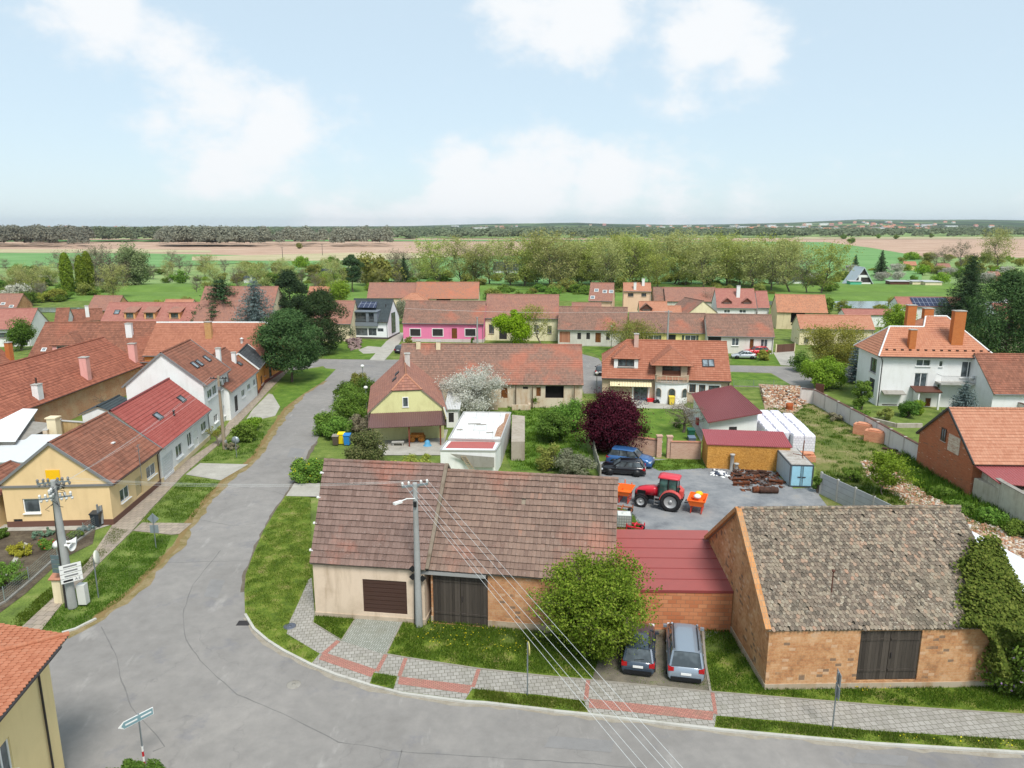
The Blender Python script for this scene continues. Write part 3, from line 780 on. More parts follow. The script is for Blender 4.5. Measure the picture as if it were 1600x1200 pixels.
def spruce(name, label, cat, seed, h, w, lm, tiers=16, droop=.12, n=9000, lsize=.14, base=.08, sparse=.0, group=None, up=.12):
    rng = np.random.default_rng(seed); t = thing(name, label, cat, group=group); segs = [(np.zeros(3), np.array([0,0, h * .97]), h * .018,.02)]; pts = []; lens = []
    for i in range(tiers):
        f_ = i / (tiers - 1); z = h * (base + (.96 - base) * f_); r_ = w / 2 * (1 - f_) ** .85 + .12; nb = int(9 - 4 * f_)
        for k in range(nb):
            a = 2 * math.pi * (k + rng.random() * .7) / nb + i * .9; L = r_ * rng.uniform(.72,1.12); p0 = np.array([0,0, z]); q = []
            for s in range(5):
                x = (s + 1) / 5 * L; q.append(np.array([math.cos(a) * x, math.sin(a) * x, z - droop * L * math.sin(x / L * 2.2) + up * x * x / max(L, .3)]))
            pr = p0
            for s, y in enumerate(q): segs.append((pr, y, .035 * (1 - s / 6) * (1 + r_ * .3), .03 * (1 - (s + 1) / 6) * (1 + r_ * .3))); pts.append((pr, y, L * (1 - .12 * s))); pr = y
    V, F = frustums(segs, 4); mesh_np('trunk', V, F, bark((.10,.08,.07)), t)
    W_ = np.array([p[2] for p in pts]); i = rng.choice(len(pts), n, p=W_ / W_.sum()); a = np.array([p[0] for p in pts])[i]; b = np.array([p[1] for p in pts])[i]
    c = a + (b - a) * rng.random((n, 1)) + rng.normal(size=(n, 3)) * np.array([.16,.16,.07]) * (w / 5) * (1 - sparse)
    V, F = leafquads(c, lsize, rng, .5,.3); mesh_np('crown', V, F, lm, t); return t
def pine(name, label, cat, seed, h, w, lm, n=16000, lsize=.14, puffs=70, base=.3, group=None, wide=1.):
    rng = np.random.default_rng(seed); t = thing(name, label, cat, group=group); tp_ = np.array([rng.normal() * .3, rng.normal() * .3, h * .93]); segs = []; pr = np.zeros(3)
    for s in range(1,7): q = tp_ * s / 6 + np.array([rng.normal() * .12, rng.normal() * .12,0]); segs.append((pr, q, h * .02 * (1 - (s - 1) / 7), h * .02 * (1 - s / 7))); pr = q
    cc = []
    for i in range(puffs):
        f_ = rng.random() ** .8; z = h * (base + (.97 - base) * f_); r_ = w / 2 * (math.sin(math.pi * min(1, (f_ * .86 + .16))) ** .6) * rng.uniform(.35,1.); a = rng.random() * 6.283
        c = np.array([math.cos(a) * r_, math.sin(a) * r_ * wide, z]); cc.append(c); s0 = tp_ * max(.1, (z - r_ * .35) / (h * .93)); segs.append((s0, (s0 + c) / 2 + np.array([0,0,.1]), .07,.05)); segs.append(((s0 + c) / 2 + np.array([0,0,.1]), c, .05,.02))
    V, F = frustums(segs, 5); mesh_np('trunk', V, F, bark((.14,.10,.08)), t, smooth=True)
    cc = np.array(cc); i = rng.integers(0, puffs, n); d = rng.normal(size=(n, 3)); d /= np.linalg.norm(d, axis=1, keepdims=True); rad = rng.uniform(.6,1.05, puffs) * w * .18
    c = cc[i] + d * (rad[i] * rng.uniform(.5,1.1, n))[:, None] * np.array([1,1,.7]); V, F = leafquads(c, lsize * 1.1, rng, .2,.35, N=d); mesh_np('crown', V, F, lm, t); return t
def column(name, label, cat, seed, h, w, n, lsize, lm, group=None, base=.03, power=.55):
    """slim upright crown (poplar, thuja)"""
    rng = np.random.default_rng(seed); t = thing(name, label, cat, group=group); f_ = rng.random(n); a = rng.random(n) * 6.283
    prof = np.sin(np.pi * np.clip(f_ * .93 + .07,0,1)) ** power; r_ = w / 2 * prof * rng.uniform(.6,1.05, n) * (1 + .12 * np.sin(a * 5 + f_ * 9) * np.sin(f_ * 23))
    p = np.stack([np.cos(a) * r_, np.sin(a) * r_, h * (base + (1 - base) * f_)], 1); N_ = np.stack([np.cos(a), np.sin(a), np.full(n, .5)], 1)
    V, F = leafquads(p, lsize, rng, .3,.5, N=N_); mesh_np('crown', V, F, lm, t)
    V, F = frustums([(np.zeros(3), np.array([0,0, h * .8]), h * .014,.03)], 6); mesh_np('trunk', V, F, bark(), t); return t
def put(t, p, rz=0., s=1.): t.location = (p[0], p[1], p[2] if len(p) > 2 else 0); t.rotation_euler = (0,0, rz); t.scale = (s,) * 3 if not hasattr(s, '__len__') else s; return t

# leaf colours
HAZE_D = 4.5e-5
L_FRESH = leafm((.125,.200,.019), (.225,.338,.037), (.325,.450,.062)); L_DARKG = leafm((.053,.105,.018), (.105,.195,.033), (.180,.285,.060))
L_MIDG = leafm((.087,.160,.029), (.160,.261,.043), (.246,.362,.072)); L_PURPLE = leafm((.035,.008,.012), (.075,.014,.02), (.13,.028,.035), tr=.2)
L_BLOSS = leafm((.42,.42,.32), (.62,.62,.54), (.74,.74,.68)); L_YEL = leafm((.30,.28,.03), (.42,.40,.05), (.5,.5,.08)); L_YG = leafm((.192,.216,.036), (.312,.324,.060), (.396,.408,.096))
L_SPR = leafm((.031,.063,.028), (.056,.098,.042), (.098,.140,.063), tr=.1); L_BLUE = leafm((.10,.15,.15), (.18,.24,.24), (.28,.35,.34), tr=.15); L_PINE = leafm((.029,.072,.026), (.065,.123,.043), (.116,.189,.065), tr=.1)
L_OLIVE = leafm((.162,.176,.041), (.270,.284,.068), (.365,.378,.108)); L_BARE = leafm((.16,.13,.10), (.22,.19,.13), (.30,.28,.16), tr=.2); L_PINKY = leafm((.30,.22,.2), (.42,.34,.3), (.5,.42,.36))
L_DOT = leafm((.7,.55,.02), (.8,.66,.03), (.85,.75,.1)); L_LILAC = leafm((.3,.18,.38), (.42,.28,.5), (.55,.4,.6))
# ---------------------------------------------------------------- the setting: ground, fields, roads, pavements
GRASS = rough_mix('grass_ground', [C(66,74,40), C(86,102,48), C(106,124,56), C(130,134,78), C(160,148,98)], .45,9., pos=(.34,.43,.53,.60,.70))
LAWN = rough_mix('lawn', [C(62,84,32), C(82,110,40), C(104,128,50), C(130,132,84)], .6,14., pos=(.34,.46,.58,.7))
NS = [0]
def sheet(name, pts, z, mat, kind='structure', t=None):
    NS[0] += 1; z += NS[0] * .00025
    mb = MB(); q = [G(*p) if not isinstance(p, Vector) else p for p in pts]
    if t: mb.prism([(p.x, p.y) for p in q], z - t, z)
    else:
        ar = sum(q[i].x * q[(i + 1) % len(q)].y - q[(i + 1) % len(q)].x * q[i].y for i in range(len(q)))
        if ar < 0: q = q[::-1]
        mb.face([(p.x, p.y, z) for p in q])
    return tag(mb.build(name, mat), kind=kind)
mb = MB(); mb.face([(-14000,-300,0), (14000,-300,0), (14000,14000,0), (-14000,14000,0)]); tag(mb.build('ground', GRASS), kind='structure')
def field(name, pts, z, cols, s1=.02, s2=.4, rows=None):
    t = NT(name); p = t.gpos(); a = t.noise(t.vmul(p, (1,2.5,1)), s1,6., .6); b = t.noise(t.vmul(p, (.5,3,1)), s2,5., .7)
    f = t.math('ADD', t.math('MULTIPLY', a, .65), t.math('MULTIPLY', b, .35)); m = t.bsdf(t.ramp(f, cols, [.35,.5,.65]), .95, spec=.05)
    return sheet(name, pts, z, m)
BR = [C(156,128,110), C(176,148,128), C(196,172,150)]; GR = [C(92,130,78), C(108,146,90), C(128,160,106)]; PL = [C(158,152,118), C(174,164,130), C(190,178,148)]; MG = [C(110,134,84), C(126,148,92), C(150,162,108)]
field('field', [(-900,364), (2600,364), (2600,445), (-900,445)], .1, MG)
field('field', [(-900,374), (2600,371), (2600,404), (1900,404), (1600,403), (1430,402), (1300,380), (840,378), (830,400), (600,400), (300,402), (-900,397)], .2, BR)
field('field', [(-900,389), (240,390), (330,392), (330,395), (-900,396)], .3, PL)
field('field', [(-900,395), (200,396), (400,400), (520,404), (520,409), (380,412), (250,418), (-900,420)], .4, GR)
field('field', [(300,402), (540,396), (700,397), (700,402), (560,409), (300,408)], .5, PL)
field('field', [(380,410), (560,408), (720,404), (840,400), (840,388), (960,381), (1180,378), (1290,379), (1360,388), (1440,402), (1440,452), (800,455), (400,426)], .6, GR)
field('field', [(-900,376), (1120,375), (1120,377), (-900,379)], .7, GR)
field('field', [(1240,371), (2600,369), (2600,373), (1240,374)], .8, PL)
# raised river banks and the river
def bank(name, v0, v1, z, m, u0=-700, u1=2300, dv=0.):
    a, b = G(u0, v0), G(u1, v0 + dv); c, d = G(u1, v1 + dv), G(u0, v1); mb = MB(); k = .25
    e, f_ = a.lerp(d, k), b.lerp(c, k); g, h = a.lerp(d, 1 - k), b.lerp(c, 1 - k)
    for q in ([(*d, 0), (*c, 0), (*h, z), (*g, z)], [(*g, z), (*h, z), (*f_, z), (*e, z)], [(*e, z), (*f_, z), (*b, 0), (*a, 0)]): mb.face(q)
    return tag(mb.build(name, m), kind='structure')
BANKM = rough_mix('bank_grass', [C(82,106,50), C(98,126,56), C(120,144,74)], .12,2.)
bank('river_bank', 446,456,1.3, BANKM); bank('river_bank', 457,470,.8, BANKM)
wt_ = NT('river_water'); wm = wt_.bsdf((.16,.19,.17), .12, wt_.noise(wt_.gpos(), .8,4.), .25,.1, spec=.6)
sheet('river', [(1200,471), (2300,471), (2300,484), (1500,484), (1330,482), (1200,477)], .1, wm)
sheet('river', [(-400,481), (420,481), (420,488), (-400,489)], .1, wm)
# far hills
def hills():
    nx, ny = 150,26; V = []; rng = np.random.default_rng(4)
    xs = np.linspace(-9000,9500, nx); ys = np.linspace(2300,9500, ny)
    hv = lambda u: np.interp(u, [0,200,420,640,760,840,900,960,1040,1120,1230,1330,1420,1520,1640,2400], [8,6,3,14,40,50,62,44,28,36,60,98,92,100,78,90])
    for y in ys:
        for x in xs:
            u = 800 + FPX * x / y; k = (y - 2300) / 7200; k = k * k * (3 - 2 * k)
            z = hv(u) * k * .92 + 5 * k * math.sin(x * .0021 + y * .001) * math.sin(x * .0007 + 1) - (1 if k < .01 else 0)
            V.append((x, y, z))
    F = [(j * nx + i, j * nx + i + 1, (j + 1) * nx + i + 1, (j + 1) * nx + i) for j in range(ny - 1) for i in range(nx - 1)]
    t = NT('hill_cover'); p = t.gpos(); a = t.noise(t.vmul(p, (1,.5,1)), .0022,6., .6)
    col = t.ramp(a, [C(52,66,48), C(62,78,54), C(104,128,78), C(140,140,104)], [.40,.52,.58,.70])
    o = mesh_np('hills', V, F, t.bsdf(col, .95, spec=.0), smooth=True); tag(o, kind='structure')
    return V, nx, ny, xs, ys
HV = hills()
def hillz(x, y):
    V, nx, ny, xs, ys = HV
    if y < ys[0]: return 0.
    i = min(nx - 1, max(0, int((x - xs[0]) / (xs[1] - xs[0])))); j = min(ny - 1, max(0, int((y - ys[0]) / (ys[1] - ys[0])))); return V[j * nx + i][2]

def asphalt():
    t = NT('asphalt'); p = t.gpos(); a = t.noise(p, .12,5., .6); b = t.noise(p, 60., 4., .7); c_ = t.noise(p, 1.2,5., .65)
    f = t.math('ADD', t.math('MULTIPLY', a, .6), t.math('MULTIPLY', c_, .4)); col = t.ramp(f, [C(124,120,115), C(139,135,130), C(154,149,143)], [.34,.5,.66])
    col = t.mix(t.math('MULTIPLY', t.step(b, .35,.65), .35), col, C(112,110,110))
    # repair patches, oil and dirt
    v = t.n('ShaderNodeTexVoronoi', Scale=.16, Randomness=1.); t.l(t.vmul(p, (1,.6,1)), v.inputs['Vector'])
    col = t.mix(t.math('MULTIPLY', t.step(t.noise(p, .35,6., .7), .58,.66), .4), col, C(112,112,118))
    col = t.mix(t.math('MULTIPLY', t.step(t.noise(t.vmul(p, (1.6,.5,1)), .5,6., .65), .60,.70), .35), col, C(178,174,168))
    # fine wandering cracks
    wv = t.n('ShaderNodeTexNoise', Scale=1.1, Detail=4.); t.l(p, wv.inputs['Vector'])
    vv = t.n('ShaderNodeVectorMath', operation='ADD'); t.l(p, vv.inputs[0]); t.l(t.vmul(wv.outputs['Color'], (1.6,1.6,0)), vv.inputs[1])
    vo = t.n('ShaderNodeTexVoronoi', feature='DISTANCE_TO_EDGE', Scale=.22); t.l(vv.outputs[0], vo.inputs['Vector'])
    cr = t.math('MULTIPLY', t.step(vo.outputs['Distance'], 0., .007,1., 0.), t.step(t.noise(p, .1,3.), .45,.60))
    col = t.mix(t.math('MULTIPLY', cr, .4), col, C(104,102,100))
    return t.bsdf(col, .9, t.math('SUBTRACT', b, cr), .35,.01, spec=.25)
ASPH = asphalt()
KERB = [(1760,1192), (1600,1178), (1366,1164), (1133,1143), (1040,1132), (919,1118), (868,1113), (847,1110), (760,1100), (727,1098), (628,1085), (578,1072), (526,1056), (486,1040), (443,1018), (418,1002), (397,984), (383,961)]
REDGE = [(382,925), (384,900), (395,870), (412,830), (432,797), (447,775), (460,755), (467,738), (482,712), (495,690), (505,665), (530,637), (560,614), (597,597)]
LEDGE = [(525,577), (507,595), (475,615), (447,645), (422,682), (400,716), (350,756), (312,798), (297,822), (280,852), (254,880), (236,895), (222,914), (187,943), (157,967), (105,993), (20,1030), (-250,1120), (-700,1300)]
sheet('road', KERB + REDGE + [(640,590), (618,575), (505,572)] + LEDGE + [(-700,1900), (1900,1900)], .006, ASPH)
sheet('road', [(430,578), (467,572), (500,561), (575,562), (700,562), (905,552), (935,560), (945,571), (1145,571), (1250,573), (1500,575), (1500,585), (1290,600), (1262,612), (1240,604), (1205,583), (1145,581), (950,590), (946,615), (912,615), (905,592), (620,592), (520,585), (505,572), (470,578)], .012, ASPH)
CRK = rough_mix('old_tar', [C(100,98,96), C(128,126,122)], 2., 20.); CONCS = rough_mix('worn_concrete', [C(142,138,130), C(166,162,152), C(184,180,170)], .8,12.)
def strip(name, pts, w, z, mat, h=0., jit=0., kind='structure', rnd=None):
    """narrow band along a line of photo points"""
    rng = random.Random(len(pts)); q = [G(*p) for p in pts]; d = []
    for a, b in zip(q[:-1], q[1:]):
        n = max(1, int((b - a).length / (.6 if jit else 4)))
        for i in range(n): d.append(a.lerp(b, i / n))
    d.append(q[-1]); q = [p + Vector((rng.gauss(0, jit), rng.gauss(0, jit))) if jit else p for p in d]; mb = MB(); L, Rr = [], []
    for i, p in enumerate(q):
        t = (q[min(i + 1, len(q) - 1)] - q[max(i - 1,0)]).normalized(); n = Vector((-t.y, t.x)) * w / 2 * ((1 + .3 * math.sin(i * .7) + .18 * math.sin(i * 1.9 + 1)) if jit else 1); L.append(p + n); Rr.append(p - n)
    for i in range(len(q) - 1):
        mb.face([(*L[i], z), (*Rr[i], z), (*Rr[i + 1], z), (*L[i + 1], z)])
        if h:
            mb.face([(*L[i + 1], z - h), (*L[i], z - h), (*L[i], z), (*L[i + 1], z)]); mb.face([(*Rr[i], z - h), (*Rr[i + 1], z - h), (*Rr[i + 1], z), (*Rr[i], z)])
    return tag(mb.build(name, mat), kind=kind)
for pts, w_ in (([(157,980), (180,1020), (190,1065), (205,1105), (225,1128), (245,1150), (256,1168), (240,1174)], .05), ([(345,860), (300,915), (285,960), (290,1000), (320,1040), (370,1085), (440,1115), (530,1160), (630,1175), (860,1190), (1000,1200), (1150,1215)], .05),
                ([(256,880), (310,878), (395,876)], .05), ([(628,1172), (622,1200), (618,1240)], .04), ([(470,624), (500,622), (520,624)], .06), ([(350,758), (430,768), (447,775)], .05), ([(310,812), (365,822), (400,818)], .05)):
    strip('road_seam', pts, w_, .010, CRK, jit=.02)
DRY = rough_mix('dry_verge', [C(80,84,44), C(118,106,66), C(146,130,98), C(104,82,62)], 1.2,14.)
strip('road_edge_dirt', LEDGE[1:16], .8,.014, DRY, jit=.05); strip('road_edge_dirt', [(u - 5, v - 1) for u, v in LEDGE[2:15]], .45,.019, rough_mix('dead_leaves', [C(96,90,50), C(132,112,74), C(120,90,62)], 2., 20.), jit=.08); strip('road_edge_dirt', REDGE[:10], .35,.018, rough_mix('edge_dirt', [C(88,78,66), C(120,112,100)], 2., 20.), jit=.05)
KERBM = plaster(C(186,184,176), .3)
strip('kerb', KERB, .15,.11, KERBM, h=.2); strip('kerb', [(97,990), (118,984), (130,978), (150,968)], .16,.11, KERBM, h=.2)
GRIT = rough_mix('road_grit', [C(128,118,102), C(150,142,128), C(166,160,150)], 2., 26.)
strip('road_grit', [(u, v + 3) for u, v in KERB[1:]], .28,.0125, GRIT, jit=.07)
for q in ([(418,850), (442,852), (436,872), (410,870)], [(330,905), (352,907), (340,935), (318,932)], [(455,700), (478,702), (470,716), (448,714)], [(860,1150), (960,1158), (955,1176), (850,1168)], [(1340,1176), (1420,1182), (1415,1198), (1330,1192)]):
    sheet('road_patch', q, .014, rough_mix('patch_asphalt', [C(122,120,118), C(142,140,138)], .8,26.))
# verge behind the kerb and the block pavement
VG = rough_mix('verge_grass', [C(62,76,28), C(84,104,36), C(106,122,44), C(140,130,84), C(120,100,74)], .9,12., pos=(.36,.45,.53,.62,.70))
UPL = [(603,1025), (637,1031), (748,1048), (847,1059), (926,1066), (1107,1084), (1133,1086), (1366,1105), (1600,1120), (1760,1132)]
sheet('verge', KERB[1:] + REDGE[:6] + [(484,778), (487,905), (484,943), (640,960), (655,1000), (1500,1040), (1760,1110), (1760,1192)], .095, VG, t=.3)
def pav(name, c1, c2, m, bw, bh, rot=0.):
    t = NT(name); p = t.gpos(); mp_ = t.n('ShaderNodeMapping'); mp_.inputs['Rotation'].default_value = (0,0, rot); t.l(p, mp_.inputs[0])
    b = t.n('ShaderNodeTexBrick', Scale=1., offset=.5); t.l(mp_.outputs[0], b.inputs['Vector']); b.inputs['Brick Width'].default_value = bw; b.inputs['Row Height'].default_value = bh; b.inputs['Mortar Size'].default_value = .014; b.inputs['Bias'].default_value = 0
    for k, c in (('Color1', c1), ('Color2', c2), ('Mortar', m)): b.inputs[k].default_value = (*c, 1)
    n = t.noise(p, 1.1,5., .65); col = t.mix(t.math('MULTIPLY', t.step(n, .5,.72), .35), b.outputs[0], C(120,118,100))
    return t.bsdf(col, .9, t.math('MULTIPLY', b.outputs['Fac'], -1.), .5,.01, spec=.2)
PAV = pav('concrete_pavers', C(164,160,152), C(148,144,136), C(104,100,88), .30,.30, R(-8)); PAVR = pav('red_pavers', C(186,130,116), C(170,116,104), C(124,98,88), .2,.1, R(-8)); PAVH = pav('drive_pavers', C(170,170,164), C(148,148,142), C(96,104,80), .2,.1, R(45))
PAVO = pav('old_slabs', C(164,150,134), C(148,136,124), C(96,92,74), .5,.5, R(3))
low = [(448,993), (500,1024), (487,1039), (527,1055), (579,1071), (628,1083), (727,1096), (738,1079), (790,1084), (847,1089), (912,1098), (919,1116), (1040,1130), (1116,1140), (1119,1121), (1227,1130), (1366,1145), (1600,1159), (1760,1170)]
sheet('pavement', low + UPL[::-1] + [(534,1004), (489,977), (492,962), (487,905), (482,908), (467,943), (453,973)], .105, PAV)
sheet('driveway', [(566,953), (638,956), (603,1026), (534,1004)], .111, PAVH)
sheet('verge', [(584,1054), (621,1060), (615,1080), (578,1071)], .119, VG)
for q in ([(526,1003), (532,1005), (508,1027), (502,1024)], [(506,1022), (588,1049), (580,1061), (498,1033)], [(600,1025), (606,1026), (592,1053), (586,1051)], [(631,1031), (637,1032), (627,1060), (621,1059)],
          [(624,1060), (737,1074), (732,1087), (622,1072)], [(745,1048), (751,1049), (742,1077), (736,1076)], [(916,1065), (922,1066), (919,1096), (912,1096)], [(920.5,1095), (1115,1115), (1113,1129), (920,1109)], [(1110,1085), (1116,1086), (1121,1120), (1115,1118)]):
    sheet('paver_stripe', q, .113, PAVR)
EDGEM = plaster(C(150,144,134), .3)
strip('path_edging', UPL, .08,.15, EDGEM, h=.1); strip('path_edging', [(489,976), (534,1003), (566,953)], .08,.14, EDGEM, h=.1); strip('path_edging', [(603,1025), (637,957)], .08,.14, EDGEM, h=.1); strip('path_edging', [(1098,988), (1102,1040), (1110,1084)], .12,.16, EDGEM, h=.1)
GRV = rough_mix('gravel_dirt', [C(88,84,72), C(112,106,94), C(128,120,104), C(110,116,76)], 1.2,18., pos=(.35,.48,.58,.68))
sheet('parking_ground', [(941,1013), (975,984), (1098,984), (1101,1040), (1108,1082), (925,1065)], .103, GRV)
# left pavement, its crossings and the garden plots
sheet('pavement', [(22,992), (80,938), (136,880), (175,822), (215,781), (270,735), (337,690), (367,646), (405,611), (427,585), (446,575), (452,578), (420,611), (390,644), (345,692), (287,742), (237,795), (207,830), (157,879), (104,935), (60,992), (-60,1060), (-90,1060)], .05, PAVO, t=.1)
sheet('driveway', [(290,742), (313,724), (388,726), (345,751)], .03, CONCS); sheet('driveway', [(208,830), (222,817), (300,818), (280,835), (268,836)], .03, PAVO)
sheet('driveway', [(395,640), (420,615), (445,622), (430,650), (408,655), (385,655)], .02, CONCS); sheet('driveway', [(447,777), (460,757), (500,757), (500,778)], .115, CONCS)
SOIL = rough_mix('garden_soil', [C(58,50,42), C(84,74,62), C(106,96,80), C(92,100,60)], .8,9., pos=(.35,.48,.6,.70))
sheet('garden_soil', [(-90,826), (150,824), (145,850), (100,872), (40,928), (0,958), (-120,1010)], .02, SOIL)
sheet('path', [(-90,818), (0,820), (178,819), (150,828), (-90,832)], .03, CONCS); sheet('path', [(0,905), (38,848), (44,850), (4,912)], .035, CONCS)
sheet('lawn', [(500,575), (525,577), (507,595), (475,615), (440,640), (425,615), (450,580)], .02, LAWN); sheet('lawn', [(505,560), (520,528), (606,533), (580,562)], .02, LAWN)
sheet('driveway', [(577,563), (604,533), (624,520), (634,520), (622,540), (600,564)], .025, CONCS); sheet('sandy_patch', [(560,547), (575,541), (600,543), (590,552), (568,553)], .03, CONCS)
sheet('lawn', [(912,537), (990,540), (990,556), (945,562), (925,551), (912,552)], .02, LAWN); sheet('lawn', [(1143,582), (1205,585), (1240,604), (1143,604)], .02, LAWN); sheet('lawn', [(1143,553), (1210,551), (1225,571), (1143,570)], .02, LAWN)
sheet('driveway', [(1208,551), (1241,549), (1244,572), (1220,571)], .03, CONCS)
sheet('lawn', [(795,628), (905,625), (915,690), (925,735), (800,735), (785,700)], .02, LAWN); sheet('lawn', [(1000,637), (1065,640), (1095,712), (1000,712)], .03, LAWN)
YARD = rough_mix('yard_gravel', [C(100,102,106), C(126,128,130), C(144,144,144), C(150,138,118)], .5,22., pos=(.35,.47,.58,.70))
sheet('yard_gravel', [(935,722), (1000,716), (1105,722), (1205,735), (1240,764), (1275,762), (1330,795), (1420,850), (1100,1000), (950,1000)], .02, YARD)
sheet('terrace', [(985,622), (1062,626), (1075,640), (990,638)], .04, CONCS); sheet('terrace', [(1065,636), (1085,640), (1112,675), (1095,690)], .04, CONCS); sheet('terrace', [(565,712), (690,712), (700,672), (560,672)], .05, CONCS)
MEAD = rough_mix('meadow', [C(70,80,40), C(92,106,50), C(116,116,66), C(150,134,104)], .3,7., pos=(.36,.45,.53,.62))
sheet('meadow', [(1190,640), (1270,632), (1435,726), (1560,800), (1750,900), (1700,980), (1400,930), (1280,775), (1272,700)], .02, MEAD)
sheet('lawn', [(1000,722), (1048,718), (1098,720), (1104,732), (1030,736)], .03, LAWN); sheet('lawn', [(962,792), (985,800), (1000,822), (1020,840), (962,840)], .03, LAWN)
RUBG = rough_mix('rubble_ground', [C(120,104,84), C(160,138,114), C(190,170,148)], 1., 10.)
sheet('rubble_ground', [(1345,722), (1370,718), (1450,775), (1500,800), (1620,850), (1700,900), (1600,880), (1500,835), (1420,790), (1360,750)], .04, RUBG); sheet('rubble_ground', [(1185,600), (1250,604), (1265,630), (1240,648), (1195,640)], .04, RUBG)
# manholes and drain
def manhole(u, v, r, m):
    p = G(u, v); mb = MB(); mb.lathe([(r, .0), (r, .022), (r * .85,.024), (0,.024)], 20, (p.x, p.y, .0)); mb.lathe([(r * .3,.024), (r * .3,.03), (0,.03)], 12, (p.x, p.y, 0)); return mb.build('manhole_cover', m)
tag(manhole(459,1070,.36, CONCD), 'round pale concrete manhole cover in the road by the kerb', 'manhole cover'); tag(manhole(453,981,.36, paint(C(104,108,118), .5,.5)), 'round dark metal manhole cover at the grass edge beside the pavement', 'manhole cover').location.z = .1
p_ = G(381,974); mb = MB(); [mb.box((p_.x, p_.y - .22 + .11 * k, .02), (.75,.07,.03)) for k in range(5)]; tag(mb.build('drain_grate', TRIMD), 'dark iron storm drain grate in the road against the kerb corner', 'drain grate')

# ---------------------------------------------------------------- grass blades on the near verges, loose stones
def inpoly(px, py, poly):
    c = np.zeros(len(px), bool); j = len(poly) - 1
    for i in range(len(poly)):
        xi, yi, xj, yj = *poly[i], *poly[j]; c ^= ((yi > py) != (yj > py)) & (px < (xj - xi) * (py - yi) / (yj - yi + 1e-12) + xi); j = i
    return c
def scatter(pts, n, seed, gap=None):
    rng = np.random.default_rng(seed); q = np.array([G(*p) for p in pts]); lo, hi = q.min(0), q.max(0); out = []
    while sum(map(len, out)) < n: p = rng.uniform(lo, hi, (n * 2,2)); out.append(p[inpoly(p[:, 0], p[:, 1], q)])
    return np.concatenate(out)[:n], rng
def blades(pts, n, z, h, mat, seed, name='grass', clump=0., wd=.018, label=None):
    p, rng = scatter(pts, n, seed)
    if clump:
        k = max(8, n // 60); c = p[rng.integers(0, len(p), k)]; i = rng.integers(0, k, n); m = rng.random(n) < clump; p[m] = (c[i] + rng.normal(size=(n, 2)) * .22)[m]
        q = np.array([G(*a) for a in pts]); p = p[inpoly(p[:, 0], p[:, 1], q)]; n = len(p)
    m = np.sin(p[:, 0] * 1.7 + 2 * np.sin(p[:, 1] * .9 + seed)) * np.sin(p[:, 1] * 2.1 + 1.5 * np.sin(p[:, 0] * 1.3)) + rng.normal(size=n) * .35 > -.42; p = p[m]; n = len(p)
    a = rng.random(n) * 6.283; hh = h * rng.uniform(.4,1.4, n); l = rng.normal(size=(n, 2)) * h * .45; w2 = wd * rng.uniform(.7,1.5, n)
    b0 = np.stack([p[:, 0] - np.cos(a) * w2, p[:, 1] - np.sin(a) * w2, np.full(n, z)], 1); b1 = np.stack([p[:, 0] + np.cos(a) * w2, p[:, 1] + np.sin(a) * w2, np.full(n, z)], 1); t_ = np.stack([p[:, 0] + l[:, 0], p[:, 1] + l[:, 1], z + hh], 1)
    V = np.stack([b0, b1, t_], 1).reshape(-1,3); o = mesh_np(name, V, np.arange(3 * n).reshape(n, 3), mat); return tag(o, label, 'grass', kind='stuff')
BL = leafm((.065,.12,.012), (.11,.18,.02), (.24,.26,.07)); BLD = leafm((.05,.105,.01), (.09,.16,.018), (.15,.22,.03))
blades([(386,958), (384,900), (398,868), (435,795), (448,780), (486,780), (487,905), (466,943), (452,975), (448,993), (498,1024), (486,1036), (443,1015), (397,981)], 22000,.09,.11, BL, 1, clump=.3, label='mown green and straw coloured grass of the corner verge')
blades([(606,1024), (637,962), (655,972), (975,985), (940,1015), (926,1063), (748,1046)], 26000,.09,.16, BLD, 2, clump=.4, label='thick green grass in front of the brick barn gate')
blades([(1101,986), (1138,986), (1190,1075), (1520,1062), (1600,1075), (1700,1120), (1366,1102), (1110,1082)], 22000,.09,.15, BLD, 3, clump=.4, label='green grass in front of the right hand barn')
blades([(738,1096), (744,1080), (912,1099), (917,1115), (847,1108)], 5000,.1,.13, BL, 4, clump=.3, label='narrow grass strip on the kerb left of the parking crossing'); blades([(1119,1139), (1120,1123), (1366,1146), (1600,1160), (1700,1166), (1700,1182), (1366,1161)], 12000,.1,.13, BL, 5, clump=.3, label='long grass strip on the kerb below the right hand barn'); blades([(585,1055), (620,1061), (614,1077), (580,1070)], 1600,.12,.12, BL, 6, label='small square grass patch in the pavement'); blades([(490,976), (532,1001), (560,962), (494,963)], 2600,.1,.13, BLD, 7, label='triangular grass patch left of the garage drive')
blades([(62,985), (160,880), (208,832), (268,838), (250,880), (187,940), (105,988)], 16000,.0,.13, BLD, 8, clump=.4, label='green verge beside the leaning utility pole'); blades([(210,820), (240,795), (290,745), (344,753), (312,797), (298,816)], 8000,.0,.13, BLD, 9, clump=.4, label='green verge in front of the peach house'); blades([(314,722), (345,695), (395,660), (425,655), (398,715)], 6000,.0,.2, BLD, 10, clump=.5, label='rough green verge around the timber pole')
blades([(0,985), (70,925), (155,860), (175,825), (200,830), (155,878), (22,988)], 9000,.0,.13, BLD, 11, clump=.3, label='grass between the garden fence and the slab path')
